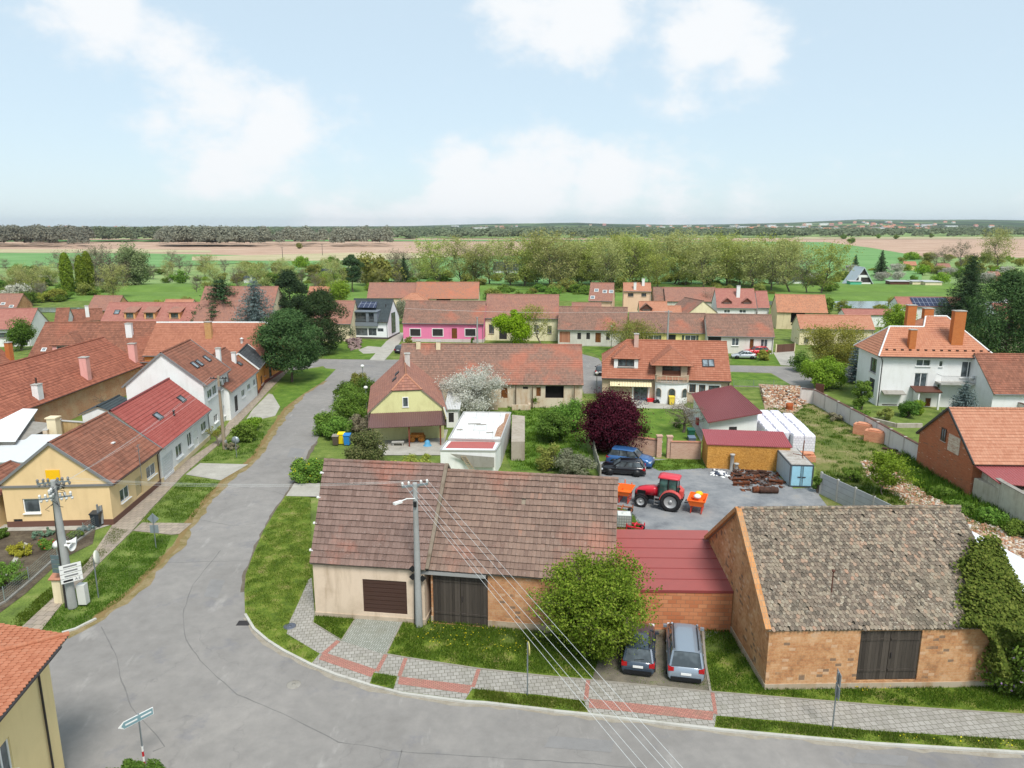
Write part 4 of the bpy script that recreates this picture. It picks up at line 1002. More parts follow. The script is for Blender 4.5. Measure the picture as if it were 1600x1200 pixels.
blades([(1275,700), (1190,640), (1270,632), (1435,726), (1560,800), (1640,850), (1500,830), (1345,722), (1300,735)], 17000,.0,.22, BLD, 12, clump=.75, wd=.03, label='rough meadow grass beside the white wall'); blades([(1272,740), (1350,730), (1430,790), (1500,835), (1362,800)], 7000,.0,.3, BLD, 13, clump=.6, wd=.03, label='weedy grass behind the concrete panel fence'); blades([(1400,700), (1440,728), (1530,778), (1620,830), (1640,850), (1520,815), (1430,760)], 12000,.0,.6, BLD, 14, clump=.7, wd=.05, label='tall weeds along the brick outbuilding')
blades([(795,628), (905,625), (915,690), (925,735), (800,735), (785,700)], 16000,.0,.3, BLD, 15, clump=.6, wd=.04, label='overgrown grass behind the long barn roofs')
blades([(941,1013), (975,984), (1098,984), (1101,1040), (1108,1082), (925,1065)], 2600,.1,.06, BL, 16, clump=.8, label='sparse weeds on the parking ground between the cars')
blades([(1000,722), (1048,718), (1098,720), (1106,733), (1030,737)], 3500,.03,.14, BLD, 17, clump=.6, label='grass tufts at the foot of the brick wall in the yard'); blades([(962,790), (985,798), (1004,822), (1026,842), (962,842)], 3500,.03,.14, BLD, 18, clump=.6, label='grass patch in the yard behind the low garage')
def dots(pts, n, z, seed, label):
    p, rng = scatter(pts, n, seed); C_ = np.stack([p[:, 0], p[:, 1], z + rng.uniform(0,.06, len(p))], 1); V, F = leafquads(C_, .035, rng, 2., .9); return tag(mesh_np('dandelions', V, F, L_DOT), label, 'dandelions', kind='stuff')
dots([(645,1000), (660,975), (770,982), (860,1010), (850,1030), (700,1020)], 130,.2,1, 'yellow dandelions in the grass before the barn gate'); dots([(1330,1068), (1400,1066), (1420,1085), (1340,1085)], 40,.2,2, 'yellow dandelions before the right barn door'); dots([(1366,1150), (1600,1163), (1600,1174), (1366,1158)], 30,.2,3, 'yellow dandelions on the kerb strip')
def stones(name, pts, n, size, mats, seed, label, heap=0., cat='rubble', z0=.0, flat=.5):
    p, rng = scatter(pts, n, seed); c = p.mean(0); sp_ = p.std(0).max() * 1.6; s = size * rng.uniform(.4,1.5, (n, 3)) * np.array([1.4,1, flat * 1.4])
    base = np.array([[x, y, z] for x in (-1,1) for y in (-1,1) for z in (-1,1)], float)[None] * rng.uniform(.6,1., (n, 8,1)); an = rng.random(n) * 6.283; tl = rng.normal(size=n) * .35
    v = base * s[:, None] / 2; x = v[..., 0] * np.cos(tl)[:, None] - v[..., 2] * np.sin(tl)[:, None]; zz = v[..., 0] * np.sin(tl)[:, None] + v[..., 2] * np.cos(tl)[:, None]
    X = x * np.cos(an)[:, None] - v[..., 1] * np.sin(an)[:, None]; Y = x * np.sin(an)[:, None] + v[..., 1] * np.cos(an)[:, None]; r_ = np.linalg.norm(p - c, axis=1) / sp_
    z = z0 + size * .1 + heap * np.clip(1 - r_, 0,1) * rng.random(n) ** .3
    V = np.stack([X + p[:, :1], Y + p[:, 1:], zz + z[:, None]], 2).reshape(-1,3); q = np.array([(0,1,3,2), (4,6,7,5), (0,4,5,1), (2,3,7,6), (0,2,6,4), (1,5,7,3)])
    F = (q[None] + (np.arange(n) * 8)[:, None, None]).reshape(-1,4); mi = np.repeat(rng.integers(0, len(mats), n), 6); return tag(mesh_np(name, V, F, mats, mi=mi), label, cat, kind='stuff')
ST = [plaster(C(186,160,132), .2), plaster(C(176,128,100), .2), plaster(C(200,190,176), .1), plaster(C(146,110,88), .2)]
stones('rubble', [(1345,722), (1370,718), (1450,775), (1500,800), (1620,850), (1700,900), (1600,880), (1500,835), (1420,790), (1360,750)], 3200,.22, ST, 1, 'strip of broken brick and stone rubble across the meadow')
stones('rubble', [(1188,602), (1248,604), (1262,628), (1235,645), (1195,632)], 1800,.3, ST, 2, 'heap of pale brick rubble by the white wall end', heap=1.1)
stones('rubble', [(540,532), (562,530), (566,544), (548,548)], 260,.4, [plaster(C(132,110,108), .3), plaster(C(150,130,124), .3)], 3, 'mound of grey brown earth and stones on the lawn before the modern house', heap=1.2)
# ---------------------------------------------------------------- buildings
def parts_box(par, name, c, d, mat, rz=0., label=None):
    b = MB(); b.box(c, d, rz); return b.build(name, mat, par, label)
YELP = paint(C(240,186,20), .5); BEIGE = plaster(C(214,196,160), .15); YELLOWW = plaster(C(236,222,150), .2); PINKW = plaster(C(232,130,170), .12); ORW = plaster(C(232,158,92), .15); YGW = plaster(C(216,213,156), .2)
TAUPE = plaster(C(186,166,142), .15); PINKP = plaster(C(226,168,160), .2); PEELED = plaster(C(206,192,170), .5, dc=(.45,.34,.26)); BROWNP = paint(C(92,56,44), .6)
# --- the three barns on the near street
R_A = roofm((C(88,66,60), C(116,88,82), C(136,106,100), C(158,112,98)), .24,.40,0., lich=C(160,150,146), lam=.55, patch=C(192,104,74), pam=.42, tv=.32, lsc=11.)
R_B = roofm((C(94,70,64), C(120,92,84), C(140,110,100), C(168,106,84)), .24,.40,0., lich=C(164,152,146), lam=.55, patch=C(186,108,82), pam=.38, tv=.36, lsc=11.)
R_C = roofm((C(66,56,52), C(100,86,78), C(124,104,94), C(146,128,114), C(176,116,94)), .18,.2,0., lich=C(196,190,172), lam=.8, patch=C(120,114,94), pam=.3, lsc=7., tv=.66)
BARNPL = plaster(C(214,194,172), .35); CLAY = brick(C(204,138,98), C(184,112,76), C(160,118,90), .50,.25,.016, dirt=.12, bump=.6)
fA = fr((484,880), (664,891), 3.6, (500,720), pitch=42); SHEAR = (-.17,0.02, fA['L'])
house('barn', 'plastered barn with brown garage door and weathered tile roof on the street corner', 'barn', fA, BARNPL, R_A, front=[('garage', 569,909,635,956)], gut=False, ov=.2, tile=near_tiles(.24,.40,.012, seed=1, lift=.085, thick=.02), ridgem=R_A, th=.36, plinth=(.35, plaster(C(186,170,150), .5)))
m_ = MB(); L_, W_, hz_, hr_ = fA['L'], fA['W'], fA['hz'], fA['hr']
for y0, y1, z0_, z1_ in ((0, W_ / 2, hz_, hr_), (W_, W_ / 2, hz_, hr_)): m_.bar((L_ + .12, y0, z0_ + .08), (L_ + .12, y1, z1_ + .08), .2,.14)
m_.build('parapet_strip', plaster(C(132,120,106), .6), fA['root'])
for k in range(4):
    y_ = W_ / 2 * (.12 + .25 * k); m_ = MB(); m_.box((-.02, y_, hz_ + y_ * fA['tp']), (.22,.2,.07)); m_.build('verge_tile', TRIMW, fA['root'])
SHEAR = None
fB = fr((668,891), (961,912), 3.5, (693,735), pitch=42)
house('barn', 'long brick barn with wide dark plank gate and weathered tile roof', 'barn', fB, B_OLD, R_B, front=[('gate', 666,898,762,974)], gut=False, ov=.22, tile=near_tiles(.24,.40,.014, seed=2, skip=.003, lift=.085, thick=.02), plinth=(.5, plaster(C(176,160,138), .6, dc=(.4,.3,.22))))
xg, _ = hit(fB, 700,940); m_ = MB(); m_.box((xg + .2,.12,3.34), (4.2,.3,.2)); m_.build('lintel', paint(C(150,150,148), .6), fB['root'])
fC = fr((1200,985), (1588,980), 3.45, (1151,795), pitch=38, ang=1.2)
house('barn', 'old brick barn with mossy lichened shingle roof beside the ivy', 'barn', fC, brick(C(200,146,100), C(186,122,80), C(182,152,118), .30,.15, dirt=.3, vary=.11, mott=MOT, mk=.62, bump=.4), R_C, front=[('gate', 1337,985,1442,1064)], gut=False, ov=.1, tile=near_tiles(.19,.20,.05, rounded=True, seed=5, skip=.012), th=.2, gabtrim=None, plinth=(.4, plaster(C(176,162,142), .6, dc=(.5,.4,.3))))
m_ = MB()
for y0, y1, z0_, z1_ in ((0, fC['W'] / 2, fC['hz'], fC['hr']), (fC['W'], fC['W'] / 2, fC['hz'], fC['hr'])): m_.bar((.0, y0, z0_ + .02), (.0, y1, z1_ + .02), .3,.22)
m_.build('parapet_strip', brick(C(196,140,90), C(176,118,72), C(150,134,112), .15,.3, dirt=.5), fC['root'])
x_, y_, z_ = hitroof(fC, 1299,925); t_ = MB(); t_.tube([(x_, y_, z_ - .1), (x_, y_, z_ + 1.1)], .035,6); t_.lathe([(.05,0), (.09,.05), (.09,.13), (.0,.16)], 10, (x_, y_, z_ + 1.1)); t_.build('vent_pipe', BROWNP, fC['root'])
# low garage between the barns, one red sheet slope
def monoroof(name, label, cat, A, B, hf, hb, depth, wall, roofm_, t=.08, ov=.25, ops=(), trim=None, ribs=.0, z0=-.2):
    """flat-fronted building under one slope: A, B near corners on the ground, depth away from the camera"""
    d = Vector(B) - Vector(A); L = d.length; d.normalize(); n = Vector((-d.y, d.x)); T = thing(name, label, cat, (A[0], A[1], 0), math.atan2(d.y, d.x))
    f = dict(A=Vector(A), d=d, n=n, L=L, W=depth, hz=hf, oe=0., og=0., tp=(hb - hf) / depth, root=T)
    b = MB(); hs = []
    for o in ops:
        (s0, za), (s1, zb) = hit(f, o[1], o[4]), hit(f, o[3], o[2]); hs.append((o[0], s0, max(.02, za), s1, min(zb, hf - .05)))
    wallrect(b, (0,0), (1,0), (0,-1), L, hf - t, [h[1:] for h in hs], z0=z0); b.face([(0, depth, z0), (0, depth, hb - t), (L, depth, hb - t), (L, depth, z0)])
    for x in (0, L):
        q = [(x, 0, z0), (x, 0, hf - t), (x, depth, hb - t), (x, depth, z0)]; b.face(q if x == 0 else q[::-1])
    b.build('wall', wall, T)
    for h in hs: opening(T, h[0], (0,0), (1,0), (0,-1), *h[1:])
    r = MB(); tp = f['tp']; r.slab([(-ov, -ov, hf - ov * tp), (L + ov, -ov, hf - ov * tp), (L + ov, depth + ov, hb + ov * tp), (-ov, depth + ov, hb + ov * tp)], t)
    if ribs:
        k = int((L + 2 * ov) / ribs)
        for i in range(k + 1): x = -ov + i * (L + 2 * ov) / k; r.bar((x, -ov, hf - ov * tp + .012), (x, depth + ov, hb + ov * tp + .012), .03,.03)
    ro = r.build('roof', roofm_, T)
    if trim: e = MB(); e.box((L / 2,-ov - .02, hf - ov * tp - .06), (L + 2 * ov + .04,.03,.16)); e.build('fascia', trim, ro)
    return T, f
REDS = paint(C(152,82,78), .6, grime=.2); REDT = paint(C(140,64,62), .5)
a_, b_ = G(960,985), G(1141,988)
Tg, fg_ = monoroof('garage', 'low garage of hollow clay blocks under a flat red felt roof between the barns', 'garage', a_, b_, 2.6,3.5,6.4, CLAY, REDS, ov=.0, trim=REDT)
m_ = MB()
for k in range(1,6): y_ = k * 6.4 / 6; m_.box((fg_['L'] / 2, y_, 2.6 + y_ * fg_['tp'] + .012), (fg_['L'] - .05,.06,.018), rot=Matrix.Rotation(math.atan(fg_['tp']), 3, 'X'))
m_.build('felt_seams', REDT, Tg)
# --- left row along the street
fP = fr((176,757), (252,701), 3.4, (78,693), pitch=38)
house('house', 'peach coloured house with plain gable and brown tiled roof, nearest in the left row', 'house', fP, PEACH, R_BROWN, front=[('win', 189,756,201,787), ('doorg', 214,742,220,777), ('win', 230,721,242,750)],
      gl=[('win1', 38,779,61,802), ('vent', 74,734,93,756), ('shut', 22,811,35,818)], plinth=(.5, paint(C(104,72,60), .7)), gabtrim=TRIM, trim=BRN)
[o_ for o_ in fP['root'].children if o_.name.startswith('panel')][0].data.materials[0] = YELP
m_ = MB(); m_.box((.06, fP['W'] / 2,3.36), (.14, fP['W'] + .1,.16)); m_.build('cornice', TRIM, fP['root'])
for (u, v) in ((176,693),): x_, y_, z_ = hitroof(fP, u, v); m_ = MB(); m_.box((x_, y_, z_ + .06), (.4,.3,.08)); m_.build('roof_vent', TRIMW, fP['root'])
x_, y_, _z = hitroof(fP, 219,728); m_ = MB(); m_.tube([(x_, -.1,2.2), (x_, -.1,5.2)], .03,6); [m_.bar((x_ - .4,-.1, z), (x_ + .4,-.1, z), .03,.03) for z in (4.7,5.1)]; m_.build('roof_aerial', TRIM, fP['root'])
fR = fr((254,701), (330,640), 3.3, (175,643), pitch=41)
house('house', 'single storey white house with bright red roof next to the peach house', 'house', fR, WHITE, R_REDM, front=[('garage', 256,702,269,748), ('win', 276,690,284,718), ('win', 294,673,299,700), ('doorw', 304,671,309,700), ('win', 315,656,322,677)], plinth=(.45, BEIGE), ridge=True, ridgem=REDT)
[o_ for o_ in fR['root'].children if o_.name.startswith('garage_door')][0].data.materials[0] = paint(C(206,208,208), .5)
for u, v in ((246,651), (283,624)): x_, y_, z_ = hitroof(fR, u, v); skylight(fR['root'], fR, x_, y_, 1.0,.75)
x_, y_, z_ = hitroof(fR, 272,650); m_ = MB(); m_.tube([(x_, y_, z_ - .1), (x_, y_, z_ + .5)], .09,8); m_.lathe([(.16,0), (.16,.05), (0,.16)], 10, (x_, y_, z_ + .5)); m_.build('flue_pipe', TRIMD, fR['root'])
fW = fr((322,603), (360,577), 5.8, (254,552), pitch=40)
house('house', 'tall white two storey house with wide blank gable in the left row', 'house', fW, WHITE, R_BROWN, front=[('win', 325,606,331,625), ('win', 333,600,338,619), ('win', 343,594,347,611), ('win', 350,589,354,606), ('win', 335,645,340,662), ('win', 350,630,354,650)], gabtrim=TRIM)
for u, v in ((304,571), (311,568), (323,561)): x_, y_, z_ = hitroof(fW, u, v); skylight(fW['root'], fW, x_, y_, .8,.9)
x_, y_, z_ = hitroof(fW, 342,562); chimney(fW['root'], x_, y_, z_ - .3, z_ + 1.4,.5,.5, WHITE)
b_ = frv(lp(fW, .2,9.6), math.degrees(fW['ang']), 5.5,4.2,2.8,22); house('annex', 'small grey roofed annex behind the tall white house', 'annex', b_, WHITE, R_SLATE, gut=False)
fW2 = fr((362,613), (404,579), 3.5, (350,543), 'B', pitch=38)
house('house', 'low white house with brown roof and black door beyond the tall white one', 'house', fW2, WHITE, R_BROWN, front=[('shut', 368,616,371,645), ('win', 378,607,382,622), ('win', 387,598,391,611), ('win', 396,591,399,604)])
x_, y_, z_ = hitroof(fW2,366,566); chimney(fW2['root'], x_, y_, z_ - .3, z_ + 1.3,.5,.5, WHITE); x_, y_, z_ = hitroof(fW2,374,569); skylight(fW2['root'], fW2, x_, y_, .9,.6)
fD = fr((405,577), (417,561), 3.5, (367,552), pitch=42)
house('house', 'narrow orange house with dark grey roof and white verge boards', 'house', fD, ORW, R_DARK, front=[('winb', 408,585,410,602), ('winb', 413,575,415,588)], gabtrim=TRIMW, plinth=(.5, paint(C(120,60,44), .7)))
fO = fr((222,556), (412,556), 4.2, (411,504), 'B', pitch=38)
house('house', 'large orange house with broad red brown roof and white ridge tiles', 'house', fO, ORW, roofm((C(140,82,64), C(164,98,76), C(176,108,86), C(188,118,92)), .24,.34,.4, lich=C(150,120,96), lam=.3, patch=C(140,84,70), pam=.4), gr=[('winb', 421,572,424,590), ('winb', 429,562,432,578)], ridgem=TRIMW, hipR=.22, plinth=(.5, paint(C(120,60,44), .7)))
x_, y_, z_ = hitroof(fO, 327,527); chimney(fO['root'], x_, y_, z_ - .3, z_ + 2.3,.95,.6, brick(C(200,150,90), C(184,128,76), C(180,160,130), .25,.09, dirt=.1)); x_, y_, z_ = hitroof(fO, 378,535); m_ = MB(); m_.lathe([(.22,-.2), (.22,.5), (.32,.55), (0,.75)], 12, (x_, y_, z_)); m_.build('roof_vent', TRIMW, fO['root'])
# --- behind the left row
f7 = fr((38,568), (240,566), 3.2, (77,504), pitch=38)
house('house', 'long brown roofed house with a pink dormer behind the diagonal barn', 'house', f7, PINKP, R_BROWN, ridgem=R_BROWN)
x_, y_, z_ = hitroof(f7,102,556); dormer(f7['root'], f7, x_, z_ + .1,3.6,1.5, 'hip', PINKP, R_BROWN); x_, y_, z_ = hitroof(f7,69,547); skylight(f7['root'], f7, x_, y_, .6,.6, TRIMW); x_, y_, z_ = hitroof(f7,203,525); chimney(f7['root'], x_, y_, z_ - .3, z_ + 1.9,.9,.6, WHITE)
f8 = fr((0,656), (224,571), 3.3, (203,527), 'B', pitch=38); f8['A'] = f8['A'] - f8['d'] * 10; f8['L'] += 10
house('barn', 'very long brick outbuilding with red brown tile roof running diagonally', 'barn', f8, brick(C(196,134,100), C(180,112,82), C(206,184,156), dirt=.6), roofm((C(116,62,46), C(146,80,62), C(164,92,72), C(180,104,80)), .3,.42,.6, lich=C(150,110,90), lam=.15), gut=True, trim=BRN)
for u, v, h_, mm in ((135,590,2.6, PINKP), (209,563,2.4, PINKP)): x_, y_, z_ = hitroof(f8, u, v); chimney(f8['root'], x_, y_, z_ - .4, z_ + h_, .8,.9, mm)
x_, y_, z_ = hitroof(f8,60,621); chimney(f8['root'], x_, y_, z_ - .4, z_ + 1.5,.9,.7, WHITE, pipe=True)
f9 = fr((-60,592), (33,571), 3.2, (22,533), 'B', pitch=38)
house('house', 'brown roofed house with tall brick chimney at the left edge', 'house', f9, PEELED, R_BROWN); x_, y_, z_ = hitroof(f9,16,560); chimney(f9['root'], x_, y_, z_ - .4, z_ + 2.3,.7,.7, B_CHIM)
f10 = fr((-60,516), (45,514), 3.4, (57,482), 'B', pitch=38, ang=8)
house('house', 'white gabled house with smooth pinkish red roof at the left edge', 'house', f10, WHITE, R_PINKM, front=[('winb', -1,520,14,528)])
f11 = fr((84,507), (106,505), 3.2, (80,482), pitch=38, ang=20); house('house', 'small brown roofed house behind the white gable', 'house', f11, WHITE, R_BROWN)
f12 = fr((98,504), (162,494), 3.0, (155,482), 'B', pitch=30, ang=30); house('outbuilding', 'low dark brown roofed outbuilding with a white chimney', 'outbuilding', f12, PEELED, R_BROWN, gut=False); x_, y_, z_ = hitroof(f12,137,494); chimney(f12['root'], x_, y_, z_ - .3, z_ + 2.2,.7,.7, WHITE)
f13 = fr((-30,481), (26,481), 3.4, (37,459), 'B', pitch=40, ang=4); house('barn', 'brick barn with two skylights far behind at the left edge', 'barn', f13, B_OLD, R_PINKISH); [skylight(f13['root'], f13, *hitroof(f13, u, v)[:2], .9,.7, TRIMW) for u, v in ((5,475), (18,479))]
f14 = fr((134,485), (180,484), 3.4, (145,462), pitch=40, ang=-4); house('barn', 'brown roofed barn with a dark gable at the meadow edge', 'barn', f14, B_OLD, R_PINKISH)
f15 = fr((155,506), (304,506), 3.6, (160,473), pitch=40, ang=0)
house('house', 'long pink red roofed house with three shed dormers', 'house', f15, CREAM, R_PINKM); 
for u in (203,234,273): x_, y_, z_ = hitroof(f15, u, 499); dormer(f15['root'], f15, x_, z_ + .05,2.2,1.35, 'shed', plaster(C(214,160,110), .1), R_PINKISH, 'winb')
skylight(f15['root'], f15, *hitroof(f15,183,488)[:2], 1., 1.1)
f16 = fr((300,508), (420,508), 4.4, (318,448), pitch=42, ang=0); house('barn', 'very large brown roofed barn behind the conifers', 'barn', f16, CREAM, R_PINKISH, gut=False)
f17 = fr((255,476), (300,476), 3.2, (262,468), pitch=35, ang=0); house('shed', 'small orange roofed shed beyond the dormered house', 'shed', f17, CREAM, R_ORANGE, gut=False)
f18 = fr((478,506), (548,506), 3.6, (500,470), pitch=42, ang=-2); house('house', 'red brown roofed house half hidden behind the dark pines', 'house', f18, CREAM, R_PINKISH)
f19 = fr((480,462), (512,462), 3.2, (486,448), pitch=38, ang=0); house('shed', 'orange roofed shed showing above the dark pines', 'shed', f19, CREAM, R_ORANGE, gut=False)
# --- far side of the green
fM = fr((543,502), (606,504), 3.6, (549,467), pitch=44, ang=-8)
house('house', 'modern white house with anthracite roof and grey balcony dormer', 'house', fM, plaster(C(236,238,240), .03), R_SLATE, front=[('glass', 555,513,574,524), ('glass', 576,513,588,524), ('glass', 590,513,599,518)], gr=[('glass', 612,487,617,521)], plinth=(.35, paint(C(84,74,76), .8)), trim=TRIMD, gabtrim=None)
gp = paint(C(118,126,134), .6); x0, z0_ = hit(fM, 552,503); x1, z1_ = hit(fM, 590,489); m_ = MB(); wallrect(m_, (x0,-.1), (1,0), (0,-1), x1 - x0, z1_ + .25, [(.35,3.5, (x1 - x0) * .55, z1_), ((x1 - x0) * .66,3.5, (x1 - x0) - .7, z1_)], z0=z0_ - .8, rev=.7)
for x in (x0, x1): m_.face([(x, -.1, z0_ - .8), (x, -.1, z1_ + .25), (x, 3.2, z1_ + .25), (x, 3.2, z0_ - .8)])
m_.slab([(x0 - .1,-.3, z1_ + .35), (x1 + .1,-.3, z1_ + .35), (x1 + .1,3.6, z1_ + .55), (x0 - .1,3.6, z1_ + .55)], .16); dm = m_.build('balcony_dormer', gp, fM['root'])
opening(dm, 'glass', (x0,-.1), (1,0), (0,-1), .35,3.5, (x1 - x0) * .55, z1_, depth=.6); opening(dm, 'glass', (x0,-.1), (1,0), (0,-1), (x1 - x0) * .66,3.5, (x1 - x0) - .7, z1_, depth=.6)
m_ = MB(); [m_.bar((x0 + .35,-.12, z), (x1 - .7,-.12, z), .03,.03) for z in (3.8,4.1,4.4,4.6)]; m_.build('balcony_rail', TRIM, dm)
SOLAR = NT('solar_panel'); _b = SOLAR.n('ShaderNodeTexBrick', Scale=1., offset=0.); SOLAR.l(SOLAR.uvo(), _b.inputs['Vector']); _b.inputs['Brick Width'].default_value = 1.05; _b.inputs['Row Height'].default_value = 1.7; _b.inputs['Mortar Size'].default_value = .035
for k_, c_ in (('Color1', C(34,40,66)), ('Color2', C(40,46,74)), ('Mortar', C(150,156,168))): _b.inputs[k_].default_value = (*c_, 1)
SOLM = SOLAR.bsdf(_b.outputs[0], .15, spec=.6)
m_ = MB(); m_.slab([(x0 + .6,1.0, z1_ + 1.0), (x1 - .5,1.0, z1_ + 1.0), (x1 - .9,3.2, z1_ + 2.0), (x0 + .9,3.2, z1_ + 2.0)], .06); m_.build('solar_panel', SOLM, fM['root'])
x_, y_, z_ = hitroof(fM, 603,480); m_ = MB(); m_.tube([(x_, y_, z_ - .1), (x_, y_, z_ + .7)], .08,8); m_.build('flue_pipe', TRIMD, fM['root'])
fK = fr((628,505), (756,506), 3.8, (635,470), pitch=42, ang=-4)
house('house', 'long pink house with brown weathered roof and grey shuttered windows', 'house', fK, PINKW, R_MIX, front=[('shut', 641,514,657,525), ('shut', 676,514,692,525), ('door', 706,513,714,529), ('shut', 727,514,743,525)], plinth=(.65, plaster(C(206,192,190), .2)))
for u in (641,676,727):
    a0, z0_ = hit(fK, u, 514); a1, z1_ = hit(fK, u + 16,525); m_ = MB()
    for c, d in ((((a0 + a1) / 2,.32, z0_ + .08), (a1 - a0 + .3,.06,.14)), (((a0 + a1) / 2,.32, z1_ - .08), (a1 - a0 + .3,.06,.14)), ((a0 - .08,.32, (z0_ + z1_) / 2), (.14,.06, z0_ - z1_)), ((a1 + .08,.32, (z0_ + z1_) / 2), (.14,.06, z0_ - z1_))): m_.box(c, d)
    m_.build('window_surround', WHITE, fK['root'])
fE = fr((757,497), (873,499), 4.6, (765,460), pitch=42, ang=-4)
house('house', 'tall cream house with brick red roof behind the bright green tree', 'house', fE, plaster(C(232,224,190), .25), R_PINKISH, front=[('winb', 764,507,772,521), ('shut', 780,512,792,530), ('win', 818,508,826,520), ('win', 834,508,842,520), ('winb', 855,509,862,521)])
f4 = fr((871,515), (981,518), 3.2, (875,479), pitch=40, ang=-7)
house('house', 'low grey plastered house with wooden double gate in the far row', 'house', f4, plaster(C(206,202,192), .25), R_MIX, front=[('gatew', 874,518,891,535), ('shut', 902,520,908,530), ('shut', 916,520,922,530), ('door', 930,520,939,535), ('shut', 947,521,953,531)], plinth=(.3, GREYP))
[o_ for o_ in f4['root'].children if o_.name.startswith('panel')][0].data.materials[0] = planks(C(150,96,74), C(186,134,108), .3)
f5 = fr((983,519), (1105,522), 3.2, (1106,490), 'B', pitch=40, ang=-7)
house('house', 'pale yellow house with white windows and dark green shutters in the far row', 'house', f5, YELLOWW, R_MIX, front=[('win', 1012,524,1030,531), ('shut', 1044,523,1056,534), ('win', 1070,524,1088,532)])
for u in (1012,1070):
    a0, z0_ = hit(f5, u, 524)
    for s in (-.3,2.35): m_ = MB(); m_.box((a0 + s, .3, z0_ - .5), (.4,.05,1.1)); m_.build('window_shutter', paint(C(66,78,66), .6), f5['root'])
f6 = fr((1105,525), (1211,527), 3.2, (1208,492), 'B', pitch=40, ang=-7)
house('house', 'white house at the right end of the far row with brick arch gate', 'house', f6, plaster(C(220,216,208), .2), R_MIX, front=[('shut', 1106,526,1127,536), ('win', 1143,528,1155,540), ('door', 1171,530,1178,544), ('win', 1188,530,1200,542)])
# long old barn across the yard
fL = fr((618,600), (912,602), 3.1, (912,539), 'B', pitch=40)
house('barn', 'long old barn with brown tiled roof and peeling walls behind the blossoming tree', 'barn', fL, PEELED, R_MIX, front=[('shut', 769,604,776,609), ('open', 852,603,881,622), ('shut', 817,604,825,608), ('door', 783,606,793,622), ('door', 838,605,845,619)], gut=False, trim=BRN)
for u, v in ((654,543), (685,544)): x_, y_, z_ = hitroof(fL, u, v); chimney(fL['root'], x_, y_, z_ - .4, z_ + .9,.55,.55, CREAM)
for u in (745,760,806,832,897): x_, _ = hit(fL, u, 610); m_ = MB(); m_.box((x_, -.1,1.5), (.14,.14,3.)); m_.build('timber_post', planks(C(70,56,44), C(110,92,74), .2), fL['root'])
# yellow half-hipped house with porch
pl_, pr_ = G(574,646,3.2), G(698,641,3.2); an = math.degrees(math.atan2((pr_ - pl_).y, (pr_ - pl_).x)) + 90
fY = frv(pr_, an, 13.5, (pr_ - pl_).length, 3.2,42)
house('house', 'yellow house with half hipped brown roof and a brown sheet porch', 'house', fY, YGW, roofm((C(118,74,64), C(150,96,84), C(164,108,94), C(184,108,82)), .28,.36,.5, lich=C(140,120,104), lam=.2), gl=[('win1', 629,620,638,636)], hipL=.38, front=[('winb', 694,628,697,640)], ridgem=R_ORANGE)
for u, v in ((617,593), (621,584)): 
    q_ = hitroof(dict(fY, A=fY['A'] + fY['n'] * fY['W'] + fY['d'] * fY['L'], d=-fY['d'], n=-fY['n']), u, v); m_ = MB()
    x_, y_ = fY['L'] - q_[0], fY['W'] - q_[1]; nn = Vector((0, fY['tp'], 1)).normalized(); V_ = Vector((0,-1, fY['tp'])).normalized(); m_.box(Vector((x_, y_, q_[2])) + nn * .08, (.9,.6,.1), rot=Matrix((Vector((1,0,0)), V_, nn)).transposed()); m_.build('roof_window', TRIMD, fY['root'])
chimney(fY['root'], fY['L'] * .62, fY['W'] / 2 - .3, fY['hr'] - .8, fY['hr'] + 1.1,.6,.6, plaster(C(196,190,184), .4))
W_ = fY['W']; m_ = MB(); m_.slab([(-2.9,.3,2.35), (-2.9, W_ - .1,2.35), (.1, W_ - .3,3.15), (.1,.5,3.15)], .05); pr = m_.build('porch_roof', paint(C(112,82,78), .5, sheet=.2), fY['root'])
m_ = MB(); [m_.bar((-2.9, y, 2.38), (.1, y, 3.18), .035,.04) for y in np.arange(.4, W_ - .1,.21)]; m_.build('sheet_ribs', paint(C(112,82,78), .5), pr)
for y in (.9,4.2, W_ - .6): m_ = MB(); m_.box((-2.6, y, 1.15), (.14,.14,2.3)); m_.build('porch_post', paint(C(120,60,44), .7), fY['root'])
m_ = MB(); m_.box((-2.6, W_ / 2,2.3), (.14, W_ - .6,.14)); m_.build('porch_beam', paint(C(96,56,44), .7), fY['root'])
TW, fw_ = monoroof('annex', 'small white annex with a sheet roof at the side of the yellow house', 'annex', G(698,668), G(716,668), 2.3,3.1,5., WHITE, paint(C(206,206,204), .5, sheet=.18), ops=[('shut', 701,645,709,660)])
# white flat sheds
def flatbox(name, label, cat, corners, h, wall, top, rim=.12, z0=-.1):
    """corners: near-left, near-right, far-right, far-left photo points of the roof at height h"""
    q = [G(u, v, h) for u, v in corners]; o = q[0]; T = thing(name, label, cat, (o.x, o.y, 0)); q = [p - o for p in q]; b = MB()
    for i in range(4): a, c = q[i], q[(i + 1) % 4]; b.face([(a.x, a.y, z0), (c.x, c.y, z0), (c.x, c.y, h), (a.x, a.y, h)])
    b.face([(p.x, p.y, h - .02) for p in q]); b.build('wall', wall, T); r = MB(); cen = sum(q, Vector((0,0))) / 4; qq = [cen + (p - cen) * .955 for p in q]
    r.prism([(p.x, p.y) for p in qq], h - .02, h + .05); r.build('roof', top, T); e = MB()
    for i in range(4): a, c = q[i], q[(i + 1) % 4]; e.bar((a.x, a.y, h + .02), (c.x, c.y, h + .02), rim, .14)
    e.build('roof_rim', FLASH, T); return T, q
WSH = plaster(C(232,232,228), .12)
T1, q1 = flatbox('shed', 'long flat roofed shed with patched white roof sheets', 'shed', [(701,686), (782,688), (798,645), (725,644)], 2.7, plaster(C(206,206,200), .3), pav('white_roof_sheets', C(226,226,224), C(208,208,206), C(130,124,114), 1.3,2.6))
